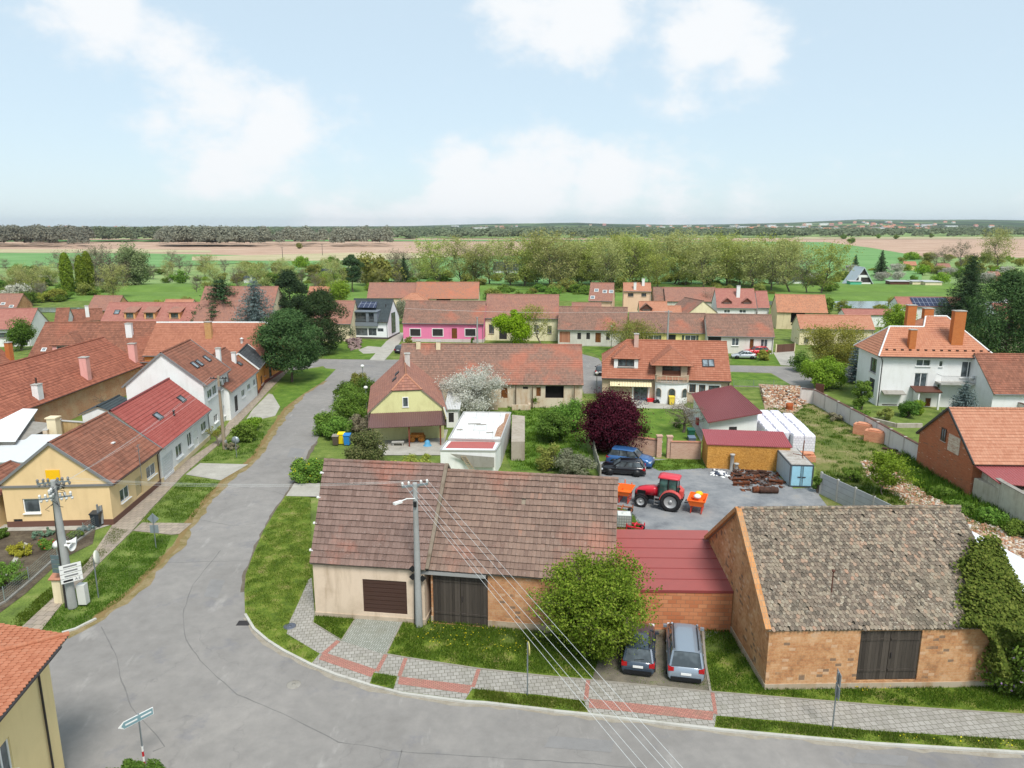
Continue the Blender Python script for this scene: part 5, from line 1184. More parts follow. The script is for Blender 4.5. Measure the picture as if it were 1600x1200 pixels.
for a, b, w_ in ((.35,.52,1.3), (.5,.5,1.), (.74,.22,.7), (.12,.3,.6)): m_ = MB(); m_.box((*(q1[0].lerp(q1[1], a).lerp(q1[3].lerp(q1[2], a), b)), 2.77), (w_, .3,.06), .1); m_.build('repair_patch', CONCD, T1)
m_ = MB(); m_.prism([tuple(q1[0].lerp(q1[1], a).lerp(q1[3].lerp(q1[2], a), b)) for a, b in ((.86,.1), (.99,.1), (.99,.95), (.9,.95), (.93,.6), (.85,.4))], 2.70,2.76); m_.build('mossy_patch', rough_mix('roof_dirt', [C(110,98,80), C(160,120,96), C(190,180,160)], 3., 12.), T1)
T2, q2 = flatbox('shed', 'low white shed with a red roof panel in front of the patched one', 'shed', [(688,704), (774,705), (783,690), (699,689)], 2.4, WSH, paint(C(222,228,230), .6))
m_ = MB(); m_.prism([tuple(q2[0].lerp(q2[1], a).lerp(q2[3].lerp(q2[2], a), b)) for a, b in ((.07,.2), (.93,.2), (.91,.85), (.09,.85))], 2.44,2.5); m_.build('red_roof_panel', paint(C(172,94,88), .7, grime=.3), T2)
m_ = MB(); p0, p1 = q2[0], q2[1]; pp = lambda a, z, k=-.3: (*(p0.lerp(p1, a) + Vector((0, k))), z); m_.face([pp(.18,2.2), pp(.98,1.9), pp(.98,.9), pp(.62,.9)]); m_.build('grey_board', CONCD, T2); m_ = MB(); [m_.bar(pp(a, 2.0,-.4), pp(a + .22,.2,-.4), .06,.05) for a in (.38,.46)]; [m_.bar(pp(.38 + .022 * k, 2.0 - .18 * k, -.4), pp(.46 + .022 * k, 2.0 - .18 * k, -.4), .04,.04) for k in range(10)]; tag(m_.build('ladder', planks(C(150,130,104), C(186,168,140), .2)), 'wooden ladder leaning on the front of the low white shed', 'ladder').location = T2.location
tr = [G(u, v, 2.0) for u, v in ((799,690), (820,690), (820,650), (800,648))]; m_ = MB(); m_.prism([tuple(p) for p in tr], -.1,2.0, bottom=False); tag(m_.build('lean_to', plaster(C(170,160,146), .4)), 'small grey lean-to behind the flat roofed shed', 'lean-to')
# house with the round bay
fH = fr((940,591), (1143,596), 3.05, (1137,534), 'B', pitch=39)
house('house', 'taupe house with clean red tiled roof, arched white bay and balcony', 'house', fH, TAUPE, R_NEWRED, hipL=.62, front=[('glass', 990,601,1012,627), ('winb', 1077,600,1087,613), ('winb', 1092,601,1102,613), ('winb', 1107,602,1124,613)], ridgem=R_NEWRED, trim=TRIMD)
rt = fH['root']
for (u0, v0, u1, v1) in ((990,601,1012,627), (1077,600,1087,613), (1092,601,1102,613), (1107,602,1124,613)):
    (a0, z1_), (a1, z0_) = hit(fH, u0, v0), hit(fH, u1, v1); z0_ = max(z0_, .1); m_ = MB()
    for c, d in ((((a0 + a1) / 2,.32, z1_ + .08), (a1 - a0 + .34,.08,.17)), ((a0 - .08,.32, (z0_ + z1_) / 2), (.17,.08, z1_ - z0_)), ((a1 + .08,.32, (z0_ + z1_) / 2), (.17,.08, z1_ - z0_))): m_.box(c, d)
    m_.build('window_surround', WHITE, rt)
x_, y_, z_ = hitroof(fH, 978,577); dormer(rt, fH, x_, z_ + .1,3.2,1.35, 'hip', WHITE, R_NEWRED, 'winb')
x0, _ = hit(fH, 1025,620); x1, _ = hit(fH, 1070,620); xc = (x0 + x1) / 2; w_ = x1 - x0 + .3
# projecting bay: rounded ground floor with three arches, balcony over it, big gabled dormer above
n_ = 9; arc = [(xc + w_ / 2 * math.sin(a), -.25 - .95 * math.cos(a)) for a in np.linspace(-1.45,1.45, n_)]; m_ = MB(); bz = 2.75
for i in range(n_ - 1): (a, b_), (c, d) = arc[i], arc[i + 1]; m_.face([(a, b_, -.1), (c, d, -.1), (c, d, bz), (a, b_, bz)])
for x in (xc - w_ / 2, xc + w_ / 2): m_.box((x, .2, bz / 2), (.1,1.1, bz))
bay = m_.build('bay', plaster(C(234,234,232), .04), rt)
for a, hw, zb in ((-.95,.36,.95), (0,.42,.15), (.95,.36,.95)):
    cx, cy = xc + w_ / 2 * math.sin(a), -.25 - .95 * math.cos(a); nx_, ny_ = math.sin(a) / (w_ / 2), -math.cos(a) / .95; l = math.hypot(nx_, ny_); nx_, ny_ = nx_ / l, ny_ / l; tx, ty = -ny_, nx_
    pts = [(-hw, zb), (hw, zb)] + [(hw * math.cos(k), 1.75 + hw * math.sin(k)) for k in np.linspace(0, math.pi, 9)]; m_ = MB(); m_.face([(cx + tx * s + nx_ * .03, cy + ty * s + ny_ * .03, z) for s, z in pts]); g_ = m_.build('arched_window', GL, bay)
    m_ = MB(); q_ = [(cx + tx * s * 1.06 + nx_ * .05, cy + ty * s * 1.06 + ny_ * .05, z) for s, z in pts[1:]] + [(cx + tx * -hw * 1.06 + nx_ * .05, cy + ty * -hw * 1.06 + ny_ * .05, zb)]; m_.tube(q_, .05,4, cap=False); m_.build('arch_frame', plaster(C(190,176,160), .1), g_)
m_ = MB(); deck = [(xc - w_ / 2 - .1,.6)] + [(xc + (w_ / 2 + .12) * math.sin(a), -.25 - 1.08 * math.cos(a)) for a in np.linspace(-1.5,1.5, n_)] + [(xc + w_ / 2 + .1,.6)]; m_.prism(deck, bz, bz + .14, bottom=True); bal = m_.build('balcony', CONC, rt)
m_ = MB(); r_ = deck[1:-1]; m_.tube([(x, y, bz + 1.05) for x, y in r_], .05,6); [m_.box((x, y, bz + .6), (.09,.09,.9)) for x, y in r_]
for (a, b_), (c, d) in zip(r_[:-1], r_[1:]): [m_.bar((a + (c - a) * k, b_ + (d - b_) * k, bz + .15), (a + (c - a) * k, b_ + (d - b_) * k, bz + 1.02), .05,.05) for k in (.25,.5,.75)]
m_.build('balustrade', TAUPE, bal)
zt = 5.1; m_ = MB(); wallrect(m_, (xc - w_ / 2,.3), (1,0), (0,-1), w_, zt, [(w_ * .2, bz + .14, w_ * .8, zt - .25)], z0=bz, rev=1.0)
for x in (xc - w_ / 2, xc + w_ / 2): m_.face([(x, .3, bz), (x, .3, zt), (x, 3.2, zt), (x, 3.2, bz)])
gd = m_.build('balcony_dormer', TAUPE, rt); opening(gd, 'winb', (xc - w_ / 2,.3), (1,0), (0,-1), w_ * .2, bz + .14, w_ * .8, zt - .25, depth=.9)
m_ = MB(); W2 = w_ / 2 + .75; zr = zt + W2 * .72; ys_ = lambda z: (z - fH['hz']) / fH['tp']; ye = -.35; yh = ye + .55
courses(m_, [(xc - W2, ye, zt - .1), (xc + W2, ye, zt - .1), (xc, yh + .8, zr)], 0,.34,.03,.08,1)
for s in (-1,1): courses(m_, [(xc + s * W2, ye, zt - .1), (xc, yh + .8, zr), (xc, max(ys_(zr), yh + .9), zr), (xc + s * W2, ys_(zt - .1), zt - .1)], 0,.34,.03,.08,1)
m_.build('dormer_roof', [R_NEWRED, SOFFIT], gd)
for u in (1102,1111): x_, y_, z_ = hitroof(fH, u, 568); skylight(rt, fH, x_, y_, .72,1.2)
x_, y_, z_ = hitroof(fH, 994,540); chimney(rt, x_, y_, z_ - .4, z_ + 1.6,.6,.6, plaster(C(200,170,156), .3))
a0, z0_ = hit(fH, 953,598); a1, _ = hit(fH, 1018,598); m_ = MB(); m_.slab([(a0,-.55,2.15), (a1,-.55,2.15), (a1,.3,2.7), (a0,.3,2.7)], .04); m_.build('awning', paint(C(222,208,168), .8, sheet=.35), rt)
# --- garage and sheds of the yard
gq = [(G(1106,660,2.5), 2.5), (G(1191,645,3.4), 3.4), (G(1142,602,3.4), 3.4), (G(1080,615,2.5), 2.5)]; o_ = gq[0][0]
Tg2 = thing('garage', 'white garage with a wine red sheet roof behind the yellow board shed', 'garage', (o_.x, o_.y, 0)); q = [Vector((p.x - o_.x, p.y - o_.y, z)) for p, z in gq]; m_ = MB(); m_.slab(q, .1); rf = m_.build('roof', paint(C(130,70,70), .5, sheet=.2), Tg2)
m_ = MB(); d1 = (q[1] - q[0]); d2 = (q[3] - q[0]); [m_.bar(q[0] + d1 * k / 26 + UP * .03, q[3] + (q[2] - q[3]) * k / 26 + UP * .03,.04,.05) for k in range(27)]; m_.build('sheet_ribs', paint(C(142,66,70), .45), rf)
cen = sum(q, Vector()) / 4; qi = [Vector((cen.x + (p.x - cen.x) * .9, cen.y + (p.y - cen.y) * .9, cen.z + (p.z - cen.z) * .9 - .12)) for p in q]; m_ = MB(); [m_.face([(qi[i].x, qi[i].y, -.1), (qi[(i + 1) % 4].x, qi[(i + 1) % 4].y, -.1), tuple(qi[(i + 1) % 4]), tuple(qi[i])]) for i in range(4)]; m_.build('wall', WHITE, Tg2)
a_, b_ = qi[0], qi[1]; dd = (b_ - a_); dd.z = 0; l_ = dd.length; dd.normalize(); opening(Tg2, 'shut', (a_.x, a_.y), (dd.x, dd.y), (dd.y, -dd.x), l_ * .42,.9, l_ * .58,1.75, depth=-.03)
OSB = NT('osb_board'); _p = OSB.obj(); _v = OSB.n('ShaderNodeTexVoronoi', Scale=9.); OSB.l(OSB.vmul(_p, (1,1,2.2)), _v.inputs['Vector']); OSBM = OSB.bsdf(OSB.mix(OSB.math('MULTIPLY', OSB.step(OSB.noise(_p, .9,4.), .45,.7), .35), OSB.ramp(_v.outputs['Color'], [C(160,108,46), C(192,138,66), C(210,160,86)]), C(130,92,50)), .8, _v.outputs['Distance'], .2,.01, spec=.2)
Ts, fs_ = monoroof('shed', 'long open shed clad in yellow brown chipboard with a pinkish red sheet roof', 'shed', G(1104,732), G(1232,737), 2.5,2.9,3.6, OSBM, paint(C(166,84,88), .5, sheet=.2), ribs=.2, ov=.12)
# storage container
Tc = thing('shipping_container', 'light blue storage container with rusty roof and double doors', 'container', (*G(1233,761), 0)); cA, cB = G(1233,761), G(1268,762); cC = G(1203,737); d = cB - cA; wdt = d.length; d.normalize(); n = (cC - cA); ln_ = 5.0; n = Vector((-d.y, d.x)); n = (n * .9 + (cC - cA).normalized() * .1).normalized(); Tc.rotation_euler = (0,0, math.atan2(d.y, d.x)); h_ = 2.0
BLU = paint(C(150,196,214), .5, grime=.3); BLU2 = paint(C(178,200,208), .5, grime=.35, sheet=.28)
m_ = MB(); m_.box((wdt / 2, ln_ / 2, h_ / 2 + .08), (wdt, ln_, h_)); m_.build('body', BLU2, Tc)
m_ = MB(); m_.box((wdt / 2, ln_ / 2, h_ + .1), (wdt - .12, ln_ - .12,.06)); m_.build('roof', rough_mix('rusty_roof', [C(120,100,84), C(170,164,156), C(200,200,198)], .9,8.), Tc)
m_ = MB(); [m_.box(c, s) for c, s in (((0,0, h_ / 2 + .08), (.1,.1, h_)), ((wdt, 0, h_ / 2 + .08), (.1,.1, h_)), ((wdt / 2,0, h_ + .06), (wdt, .12,.1)), ((wdt / 2,0,.1), (wdt, .12,.12)), ((0, ln_, h_ / 2 + .08), (.1,.1, h_)), ((wdt, ln_, h_ / 2 + .08), (.1,.1, h_)), ((0, ln_ / 2, h_ + .06), (.1, ln_, .1)), ((wdt, ln_ / 2, h_ + .06), (.1, ln_, .1)))]; m_.build('frame', paint(C(70,76,80), .6), Tc)
for s in (0,1):
    m_ = MB(); x_ = wdt * (.27 + .46 * s); m_.box((x_, -.06, h_ / 2 + .08), (wdt * .43,.05, h_ - .2)); dr = m_.build('door', BLU, Tc); m_ = MB(); m_.tube([(x_ + (.35 - .7 * s), -.11,.2), (x_ + (.35 - .7 * s), -.11, h_)], .02,6); m_.box((x_ + (.25 - .5 * s), -.12,1.0), (.3,.05,.07)); m_.build('handle', TRIMD, dr)
# --- right side: white villa
fV = fr((1373,557), (1559,560), 6.6, (1445,491), pitch=37); fV['A'] = fV['A']; W_, L_, hz_, tp_ = fV['W'], fV['L'], fV['hz'], fV['tp']; W_ = fV['W'] = 12.; xw = 3.3
villa = thing('villa', 'white two storey villa with orange hipped roof and three tall brick chimneys', 'villa', (fV['A'].x, fV['A'].y, 0), fV['ang']); fV['root'] = villa; fV['oe'] = .55; m_ = MB(); hs = []
for k, u0, v0, u1, v1 in (('win', 1431,562,1455,572), ('win', 1427,583,1450,604), ('win1', 1467,564,1474,573), ('win', 1500,565,1525,590), ('door', 1443,622,1455,648), ('win', 1534,602,1543,612), ('garage', 1376,632,1402,650), ('win1', 1464,600,1470,607)):
    (s0, za), (s1, zb) = hit(fV, u0, v1), hit(fV, u1, v0); hs.append((k, s0, max(.05, za), s1, min(zb, hz_ - .3)))
o0, ow = .55, L_ - 1.1; wallrect(m_, (o0,.55), (1,0), (0,-1), ow, hz_ - .05, [(a - o0, c, b - o0, d) for k, a, c, b, d in hs]); wd_ = [(1.2,4.0,3.2,5.9), (1.2,1.0,3.0,3.2)]
wallrect(m_, (o0,.55), (0,1), (-1,0), 7.6, hz_ - .05, wd_); wallrect(m_, (o0 + ow, .55), (0,1), (1,0), W_ - 1.1, hz_ - .05, []); wallrect(m_, (xw, W_ - .55), (1,0), (0,1), L_ - .55 - xw, hz_ - .05, []); m_.face([(o0,8.15,0), (o0,8.15, hz_ - .05), (xw, 8.15, hz_ - .05), (xw, 8.15,0)]); m_.face([(xw, 8.15,0), (xw, 8.15, hz_), (xw, W_ - .55, hz_), (xw, W_ - .55,0)])
m_.build('wall', WHITE, villa)
for k, a, c, b, d in hs: opening(villa, k, (0,.55), (1,0), (0,-1), a, c, b, d)
for a, c, b, d in wd_: opening(villa, 'winb', (o0,.55), (0,1), (-1,0), a, c, b, d)
m_ = MB(); Ww = 8.7; zk = hz_ + Ww / 2 * tp_; zr = hz_ + W_ / 2 * tp_
xr0 = hitroof(fV, 1445,491)[0]; xr1 = L_ - 3.9; xk = Ww / 2 * .62; xk2 = xr0 - (W_ - Ww) / 2 * .5
courses(m_, [(0,0, hz_), (L_, 0, hz_), (xr1, W_ / 2, zr), (xr0, W_ / 2, zr), (xk2, Ww / 2, zk), (xk, Ww / 2, zk)], 0,.36,.035,.12)
courses(m_, [(0, Ww, hz_), (0,0, hz_), (xk, Ww / 2, zk)], 0,.36,.035,.12); courses(m_, [(L_, 0, hz_), (L_, W_, hz_), (xr1, W_ / 2, zr)], 0,.36,.035,.12); courses(m_, [(L_, W_, hz_), (xw - .5, W_, hz_), (xr0, W_ / 2, zr), (xr1, W_ / 2, zr)], 0,.36,.035,.12)
courses(m_, [(xk2, Ww / 2, zk), (xk, Ww / 2, zk), (0, Ww, hz_), (xw, Ww, hz_)], 0,.36,.035,.12); m_.face([(xk2, Ww / 2, zk), (xr0, W_ / 2, zr), (xw - .5, W_, hz_)], 0)
vr = m_.build('roof', [R_VILLA, SOFFIT], villa)
for a, b in (((0,0, hz_ + .04), (xk, Ww / 2, zk + .04)), ((xk, Ww / 2, zk + .04), (xk2, Ww / 2, zk + .04)), ((xk2, Ww / 2, zk + .04), (xr0, W_ / 2, zr + .04)), ((xr0, W_ / 2, zr + .04), (xr1, W_ / 2, zr + .04)), ((xr1, W_ / 2, zr + .04), (L_, 0, hz_ + .04)), ((xk, Ww / 2, zk + .04), (0, Ww, hz_ + .04))):
    ridge_caps(vr, a, b, TRIMW if a[0] < L_ * .8 else R_VILLA, .11,.3, 'ridge_tiles')
m_ = MB(); [m_.box((L_ * k / 15 + .3,.9, hz_ + .9 * tp_ + .1), (.28,.2,.16)) for k in range(1,15)]; m_.build('snow_guards', BRN, vr)
gutter(vr, (0,-.06, hz_ - .06), (L_, -.06, hz_ - .06), 0, TRIMD, out=(0,-1)); m_ = MB(); m_.tube([(.3,-.05, hz_ - .1), (.75,.5, hz_ - .6), (.75,.5,0)], .05,6); m_.build('downpipe', TRIMD, vr)
for u, v, h_, sx, sy in ((1425,546,2.5,.8,.7), (1495,540,4.4,1.4,.9)): x_, y_, z_ = hitroof(fV, u, v); chimney(villa, x_, y_ + sy / 2, z_ - .3, z_ + h_, sx, sy, B_CHIM)
chimney(villa, xr0 - 2.2, W_ / 2 - .6, zr - 1.6, zr + 1.5,1.1,.8, B_CHIM); chimney(villa, xr1 - 2.3, W_ / 2 + .3, zr - 1.2, zr + 1.0,1.2,.8, B_CHIM)
(s0, _), (s1, _) = hit(fV, 1461,596), hit(fV, 1545,598); zb = hit(fV, 1500,597)[1]; m_ = MB(); m_.box(((s0 + s1) / 2,-.2, zb), (s1 - s0,1.6,.18)); bl = m_.build('balcony', CONC, villa)
m_ = MB(); [m_.bar((s0 + .05,-.97, z), (s1 - .05,-.97, z), .035,.035) for z in (zb + .2, zb + 1.05)]; [m_.bar((s0 + .05 + (s1 - s0 - .1) * k / 46,-.97, zb + .1), (s0 + .05 + (s1 - s0 - .1) * k / 46,-.97, zb + 1.05), .02,.02) for k in range(47)]; [m_.bar((x, -.97, zb + 1.05), (x, .5, zb + 1.05), .035,.035) for x in (s0 + .05, s1 - .05)]; m_.build('balcony_rail', TRIM, bl)
m_ = MB(); m_.box((s1 - .9,-.7, zb + .95), (1.5,.06,1.9)); m_.build('privacy_screen', rough_mix('climber_screen', [C(70,84,66), C(110,118,100), C(140,140,124)], 6., 30.), bl)
(s0, _), (s1, _) = hit(fV, 1421,613), hit(fV, 1462,613); m_ = MB(); m_.slab([(s0,-1.2,2.35), (s1,-1.2,2.35), (s1,.55,2.75), (s0,.55,2.75)], .12); m_.build('porch_roof', BROWNP, villa); m_ = MB(); m_.box((s1 - .25,-1., 1.15), (.2,.2,2.3)); m_.box((s0 + .5,-.3,1.15), (.16,1.5,2.3)); m_.build('porch_wall', WHITE, villa)
(s0, _), (s1, _) = hit(fV, 1375,628), hit(fV, 1409,628); m_ = MB(); m_.slab([(s0,-.5,1.8), (s1,-.5,1.8), (s1,.55,2.1), (s0,.55,2.1)], .1); m_.build('garage_canopy', CONCD, villa)
(s0, z0_) = hit(fV, 1512,590); m_ = MB(); m_.lathe([(.0,0), (.28,.02), (.28,.2), (.1,.24), (.1,.3), (.28,.34), (0,.36)], 14, (s0,-.3, zb + .75), M=Matrix.Rotation(R(90), 3, 'X')); m_.build('air_heat_unit', TRIMW, villa)
fX = fr((1553,616), (1680,622), 3.1, (1553,553), pitch=38, ang=-3); house('house', 'house with weathered brown red roof right of the villa', 'house', fX, WHITE, R_BROWN)
# brick outbuilding at the right
fQ = fr((1522,726), (1720,728), 3.2, (1480,638), pitch=38)
house('outbuilding', 'brick outbuilding with bright orange tiled roof and a small gable window', 'outbuilding', fQ, B_RED, R_ORANGE, gl=[('winb', 1470,671,1480,687)], gabtrim=TRIMD, gut=False)
(s1, z1_), (s0, z0_) = hit(fQ, 1484,677, 'l'), hit(fQ, 1498,712, 'l'); opening(fQ['root'], 'panel', (.12,0), (0,1), (-1,0), s0, z0_, s1, z1_, depth=-.03); [o_ for o_ in fQ['root'].children if o_.name.startswith('panel')][0].data.materials[0] = brick(C(206,190,168), C(170,120,90), C(216,206,190), dirt=.6)
q = [lp(fQ, .2,0.3), lp(fQ, 12,.3), lp(fQ, 12,-4.6), lp(fQ, .6,-2.6)]; T_ = thing('lean_to', 'red sheet roofed lean-to against the orange roofed outbuilding', 'lean-to', (*q[0][:2], 0)); o_ = q[0]; q = [p - o_ for p in q]
m_ = MB(); m_.slab([(q[0].x, q[0].y, 3.05), (q[1].x, q[1].y, 3.05), (q[2].x, q[2].y, 2.0), (q[3].x, q[3].y, 2.5)], .07); m_.build('roof', paint(C(156,84,84), .5, sheet=.25), T_); m_ = MB(); cen = Vector((5,-2,0)); m_.prism([(q[3].x + .15, q[3].y + .2), (q[0].x + .1, q[0].y - .1), (q[1].x, q[1].y - .1), (q[2].x, q[2].y + .2)], -.1,1.95); m_.build('wall', plaster(C(196,188,170), .4), T_)
# --- back row behind the green
fb1 = fr((573,466), (648,466), 3.6, (578,442), pitch=40, ang=0); house('barn', 'left one of the two long brown roofed barns behind the pink house', 'barn', fb1, CREAM, R_PINKISH, gut=False)
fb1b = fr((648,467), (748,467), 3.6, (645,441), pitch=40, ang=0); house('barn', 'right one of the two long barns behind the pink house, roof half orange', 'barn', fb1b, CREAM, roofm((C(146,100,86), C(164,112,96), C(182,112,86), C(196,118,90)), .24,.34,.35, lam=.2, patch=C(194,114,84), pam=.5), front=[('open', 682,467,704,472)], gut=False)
fb1c = fr((622,472), (668,472), 3.2, (640,458), pitch=34, ang=0); house('outbuilding', 'small orange hip roofed outbuilding between modern and pink house', 'outbuilding', fb1c, CREAM, R_ORANGE, hipL=1, hipR=1, gut=False)
fb2 = fr((919,470), (957,471), 3.6, (927,442), pitch=40, ang=-12); house('house', 'brown roofed house with four small roof windows in the back row', 'house', fb2, plaster(C(222,186,160), .2), R_PINKISH); [skylight(fb2['root'], fb2, *hitroof(fb2, u, v)[:2], 1., 1., TRIMW) for u, v in ((932,454), (945,456), (955,456), (926,465))]
fb3 = fr((974,455), (1018,457), 5.6, (980,442), pitch=32, ang=-6); house('house', 'two storey house with orange roof and two chimneys in the back row', 'house', fb3, plaster(C(226,192,164), .1), R_ORANGE, front=[('winb', 981,458,990,463), ('winb', 1002,458,1010,463)]); [chimney(fb3['root'], *hitroof(fb3, u, v)[:2], hitroof(fb3, u, v)[2] - .3, hitroof(fb3, u, v)[2] + 1.8,.7,.6, WHITE) for u, v in ((992,452), (1005,446))]
fb4 = fr((1040,471), (1122,472), 3.2, (1055,449), pitch=36, ang=-4); house('barn', 'long orange brown roofed barn right of the two storey house', 'barn', fb4, GREYP, R_PINKISH, gut=False)
fb4b = fr((1022,470), (1058,470), 3.2, (1028,449), pitch=36, ang=-4); house('barn', 'shorter barn with patchy brown roof beside the two storey house', 'barn', fb4b, GREYP, R_MIX, gut=False)
fb5 = fr((1120,481), (1183,482), 3.8, (1122,451), pitch=40, ang=-7); house('house', 'white house with red roof, two little dormers and a white chimney', 'house', fb5, WHITE, R_PINKM, front=[('win', 1131,484,1141,489), ('win', 1155,484,1166,489)]); [dormer(fb5['root'], fb5, hitroof(fb5, u, 475)[0], hitroof(fb5, u, 475)[2], 1.9,.5, 'gable', paint(C(110,66,50), .6), R_PINKM, 'winb') for u in (1136,1167)]; x_, y_, z_ = hitroof(fb5,1153,463); chimney(fb5['root'], x_, y_, z_ - .3, z_ + 2.5,.8,.7, WHITE)
fb5b = fr((1184,481), (1203,482), 3.8, (1186,455), pitch=40, ang=-7); house('house', 'narrow white gabled house joined to the dormered red roof', 'house', fb5b, WHITE, R_PINKM)
fb6 = fr((999,489), (1044,489), 3., (1003,471), pitch=38, ang=-5); house('outbuilding', 'low orange roofed outbuilding behind the yellow house', 'outbuilding', fb6, CREAM, R_ORANGE, gut=False); dormer(fb6['root'], fb6, hitroof(fb6,1010,486)[0], 3.4,2.4,.6, 'gable', BROWNP, R_MIX, 'winb')
fb6c = fr((1120,486), (1098,470), 3., (1068,473), pitch=32, ang=None, Wfix=8.); house('outbuilding', 'cross gabled brown roofed outbuilding in the middle of the back row', 'outbuilding', frv(G(1122,489,3.), 105,9., 8., 3., 36), CREAM, R_MIX, gut=False)
house('outbuilding', 'low red brown roofed annex behind the low grey house', 'outbuilding', fr((893,482), (940,483), 2.8, (899,473), pitch=30, ang=-5), CREAM, R_PINKISH, gut=False)
house('outbuilding', 'little orange roofed outhouse behind the far row', 'outbuilding', fr((1044,490), (1066,490), 2.8, (1046,478), pitch=34, ang=-4), CREAM, R_ORANGE, gut=False)
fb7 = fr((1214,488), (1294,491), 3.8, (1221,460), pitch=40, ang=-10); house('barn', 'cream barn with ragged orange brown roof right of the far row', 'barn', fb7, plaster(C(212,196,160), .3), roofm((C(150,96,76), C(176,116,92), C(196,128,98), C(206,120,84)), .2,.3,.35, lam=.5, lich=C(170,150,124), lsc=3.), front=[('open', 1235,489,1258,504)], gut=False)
fb8 = fr((1250,514), (1368,516), 3.2, (1254,492), pitch=38, ang=-5); house('house', 'cream house with orange roof behind the yellow green willow', 'house', fb8, CREAM, R_ORANGE, front=[('winb', 1256,527,1264,536)])
fb9 = fr((1405,479), (1512,480), 3.4, (1415,464), pitch=34, ang=-3); house('house', 'red roofed house with a wide field of dark solar panels', 'house', fb9, WHITE, R_PINKM)
(x0, y0, z0_), (x1, y1, z1_) = hitroof(fb9,1428,479), hitroof(fb9,1478,466); x1 = max(x1, hitroof(fb9,1478,472)[0]); m_ = MB(); zz = lambda y: fb9['hz'] + y * fb9['tp'] + .18; m_.slab([(x0, y0, zz(y0)), (x1, y0, zz(y0)), (x1, y1, zz(y1)), (x0, y1, zz(y1))], .05); m_.build('solar_panel', SOLM, fb9['root'])
house('outbuilding', 'long low red roofed outbuilding by the river', 'outbuilding', fr((1320,492), (1400,494), 2.8, (1325,483), pitch=26, ang=-3), WHITE, R_PINKM, gut=False)
house('house', 'orange roofed house at the right edge behind the big pines', 'house', fr((1578,520), (1700,522), 3.4, (1582,486), pitch=38, ang=-5), CREAM, R_ORANGE); house('house', 'red roofed house with a white gable at the right edge', 'house', fr((1560,493), (1660,496), 3.4, (1566,474), pitch=34, ang=-5), WHITE, R_PINKM)
# sheet roofed hall right of the old barn
hq = [(1508,822), (1545,868), (1580,930), (1690,1010), (1760,950)]
q = [G(1512,826,2.6), G(1556,905,2.6), G(1720,1010,2.6), G(1760,960,2.6)]; o_ = q[0]; T_ = thing('hall', 'low hall with a wide white corrugated sheet roof beside the old barn', 'hall', (*o_, 0)); q = [p - o_ for p in q]; m_ = MB(); m_.slab([(p.x, p.y, 2.6) for p in q], .08); m_.build('roof', paint(C(226,228,230), .5, sheet=.3, grime=.05), T_)
m_ = MB(); cen = sum(q, Vector((0,0))) / 4; m_.prism([tuple(cen + (p - cen) * .94) for p in q], -.1,2.5); m_.build('wall', WHITE, T_)
# peach coloured house in the near left corner, hipped roof
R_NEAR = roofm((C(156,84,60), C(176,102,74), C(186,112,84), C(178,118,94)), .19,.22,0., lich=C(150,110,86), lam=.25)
B_ = G(107,991,6.6); A_ = G(0,1119,6.6); d = (B_ - A_).normalized(); A_ = B_ - d * 13; fN = frv(A_, math.degrees(math.atan2(d.y, d.x)), 13., 9., 6.6,15)
house('house', 'cream yellow house with orange plain tile roof in the near left corner', 'house', fN, plaster(C(240,216,160), .08), R_NEAR, hipR=1, tile=near_tiles(.19,.22,.01, rounded=True, seed=9), ov=.85, trim=TRIMD, gut=True, front=[('win', -2,1150,14,1235)])
# far gardens: cottages and huts
TA = thing('cottage', 'small black and white A frame cottage beyond the river bank', 'cottage', (*G(1347,449), 0), R(-4)); m_ = MB(); m_.face([(-4.2,0,0), (4.2,0,0), (0,0,7.2)]); m_.face([(4.2,9,0), (-4.2,9,0), (0,9,7.2)]); m_.build('wall', paint(C(58,54,52), .8), TA)
for s in (-1,1): m_ = MB(); m_.slab([(s * 4.7,-.6,-.1), (0,-.6,7.6), (0,9.4,7.6), (s * 4.7,9.4,-.1)], .18); m_.build('roof_slope', paint(C(186,194,200), .5), TA)
m_ = MB(); [m_.box(c, d) for c, d in (((0,-.1,4.2), (4.2,.2,.9)), ((-1.2,-.14,2.2), (.8,.2,4.4)), ((.8,-.12,1.4), (4.4,.2,.9)))]; m_.build('facade_bands', TRIMW, TA)
for i, (u, v, w_, h_, c, lb) in enumerate(((1465,428,6,5, PINKP, 'small pink garden cottage with red roof beyond the river'), (1412,424,6,5, YELLOWW, 'small yellow garden cottage beyond the river'), (1240,446,4,3, WHITE, 'tiny white hut among the riverside trees'), (500,432,5,3, WHITE, 'small white hut left of the dark spruce gardens'), (1545,440,5,4, B_OLD, 'brown garden hut behind the large dark conifer'), (770,428,12,3, WHITE, 'long white building behind the tall poplars'), (380,442,3,3, WHITE, 'tiny white hut behind the green river bank'), (1590,446,6,3, WHITE, 'white hut at the right edge beyond the bank'))):
    p = G(u, v); house('cottage' if h_ > 3 else 'hut', lb, 'cottage' if h_ > 3 else 'hut', frv(p, random.uniform(-15,15), w_, w_ * .8, h_ * .6,38), c, R_PINKISH if i in (0,4) else (R_ORANGE if i == 1 else R_SLATE), gut=False)
for i, (u, v, w_) in enumerate(((1425,450,9), (1445,451,6), (1390,450,7), (1328,450,4))):
    p = G(u, v); T_, _f = monoroof('hut', ('pale flat roofed garden hut beyond the bank', 'small pale annex of the flat roofed garden hut', 'dark wooden garden shed beyond the bank', 'turquoise garden shed beside the A frame cottage')[i], 'hut', p, p + Vector((w_, -.4)), 2.5,2.7,4., (CREAM, CREAM, BROWNP, paint(C(90,180,150), .6))[i], FLASH)
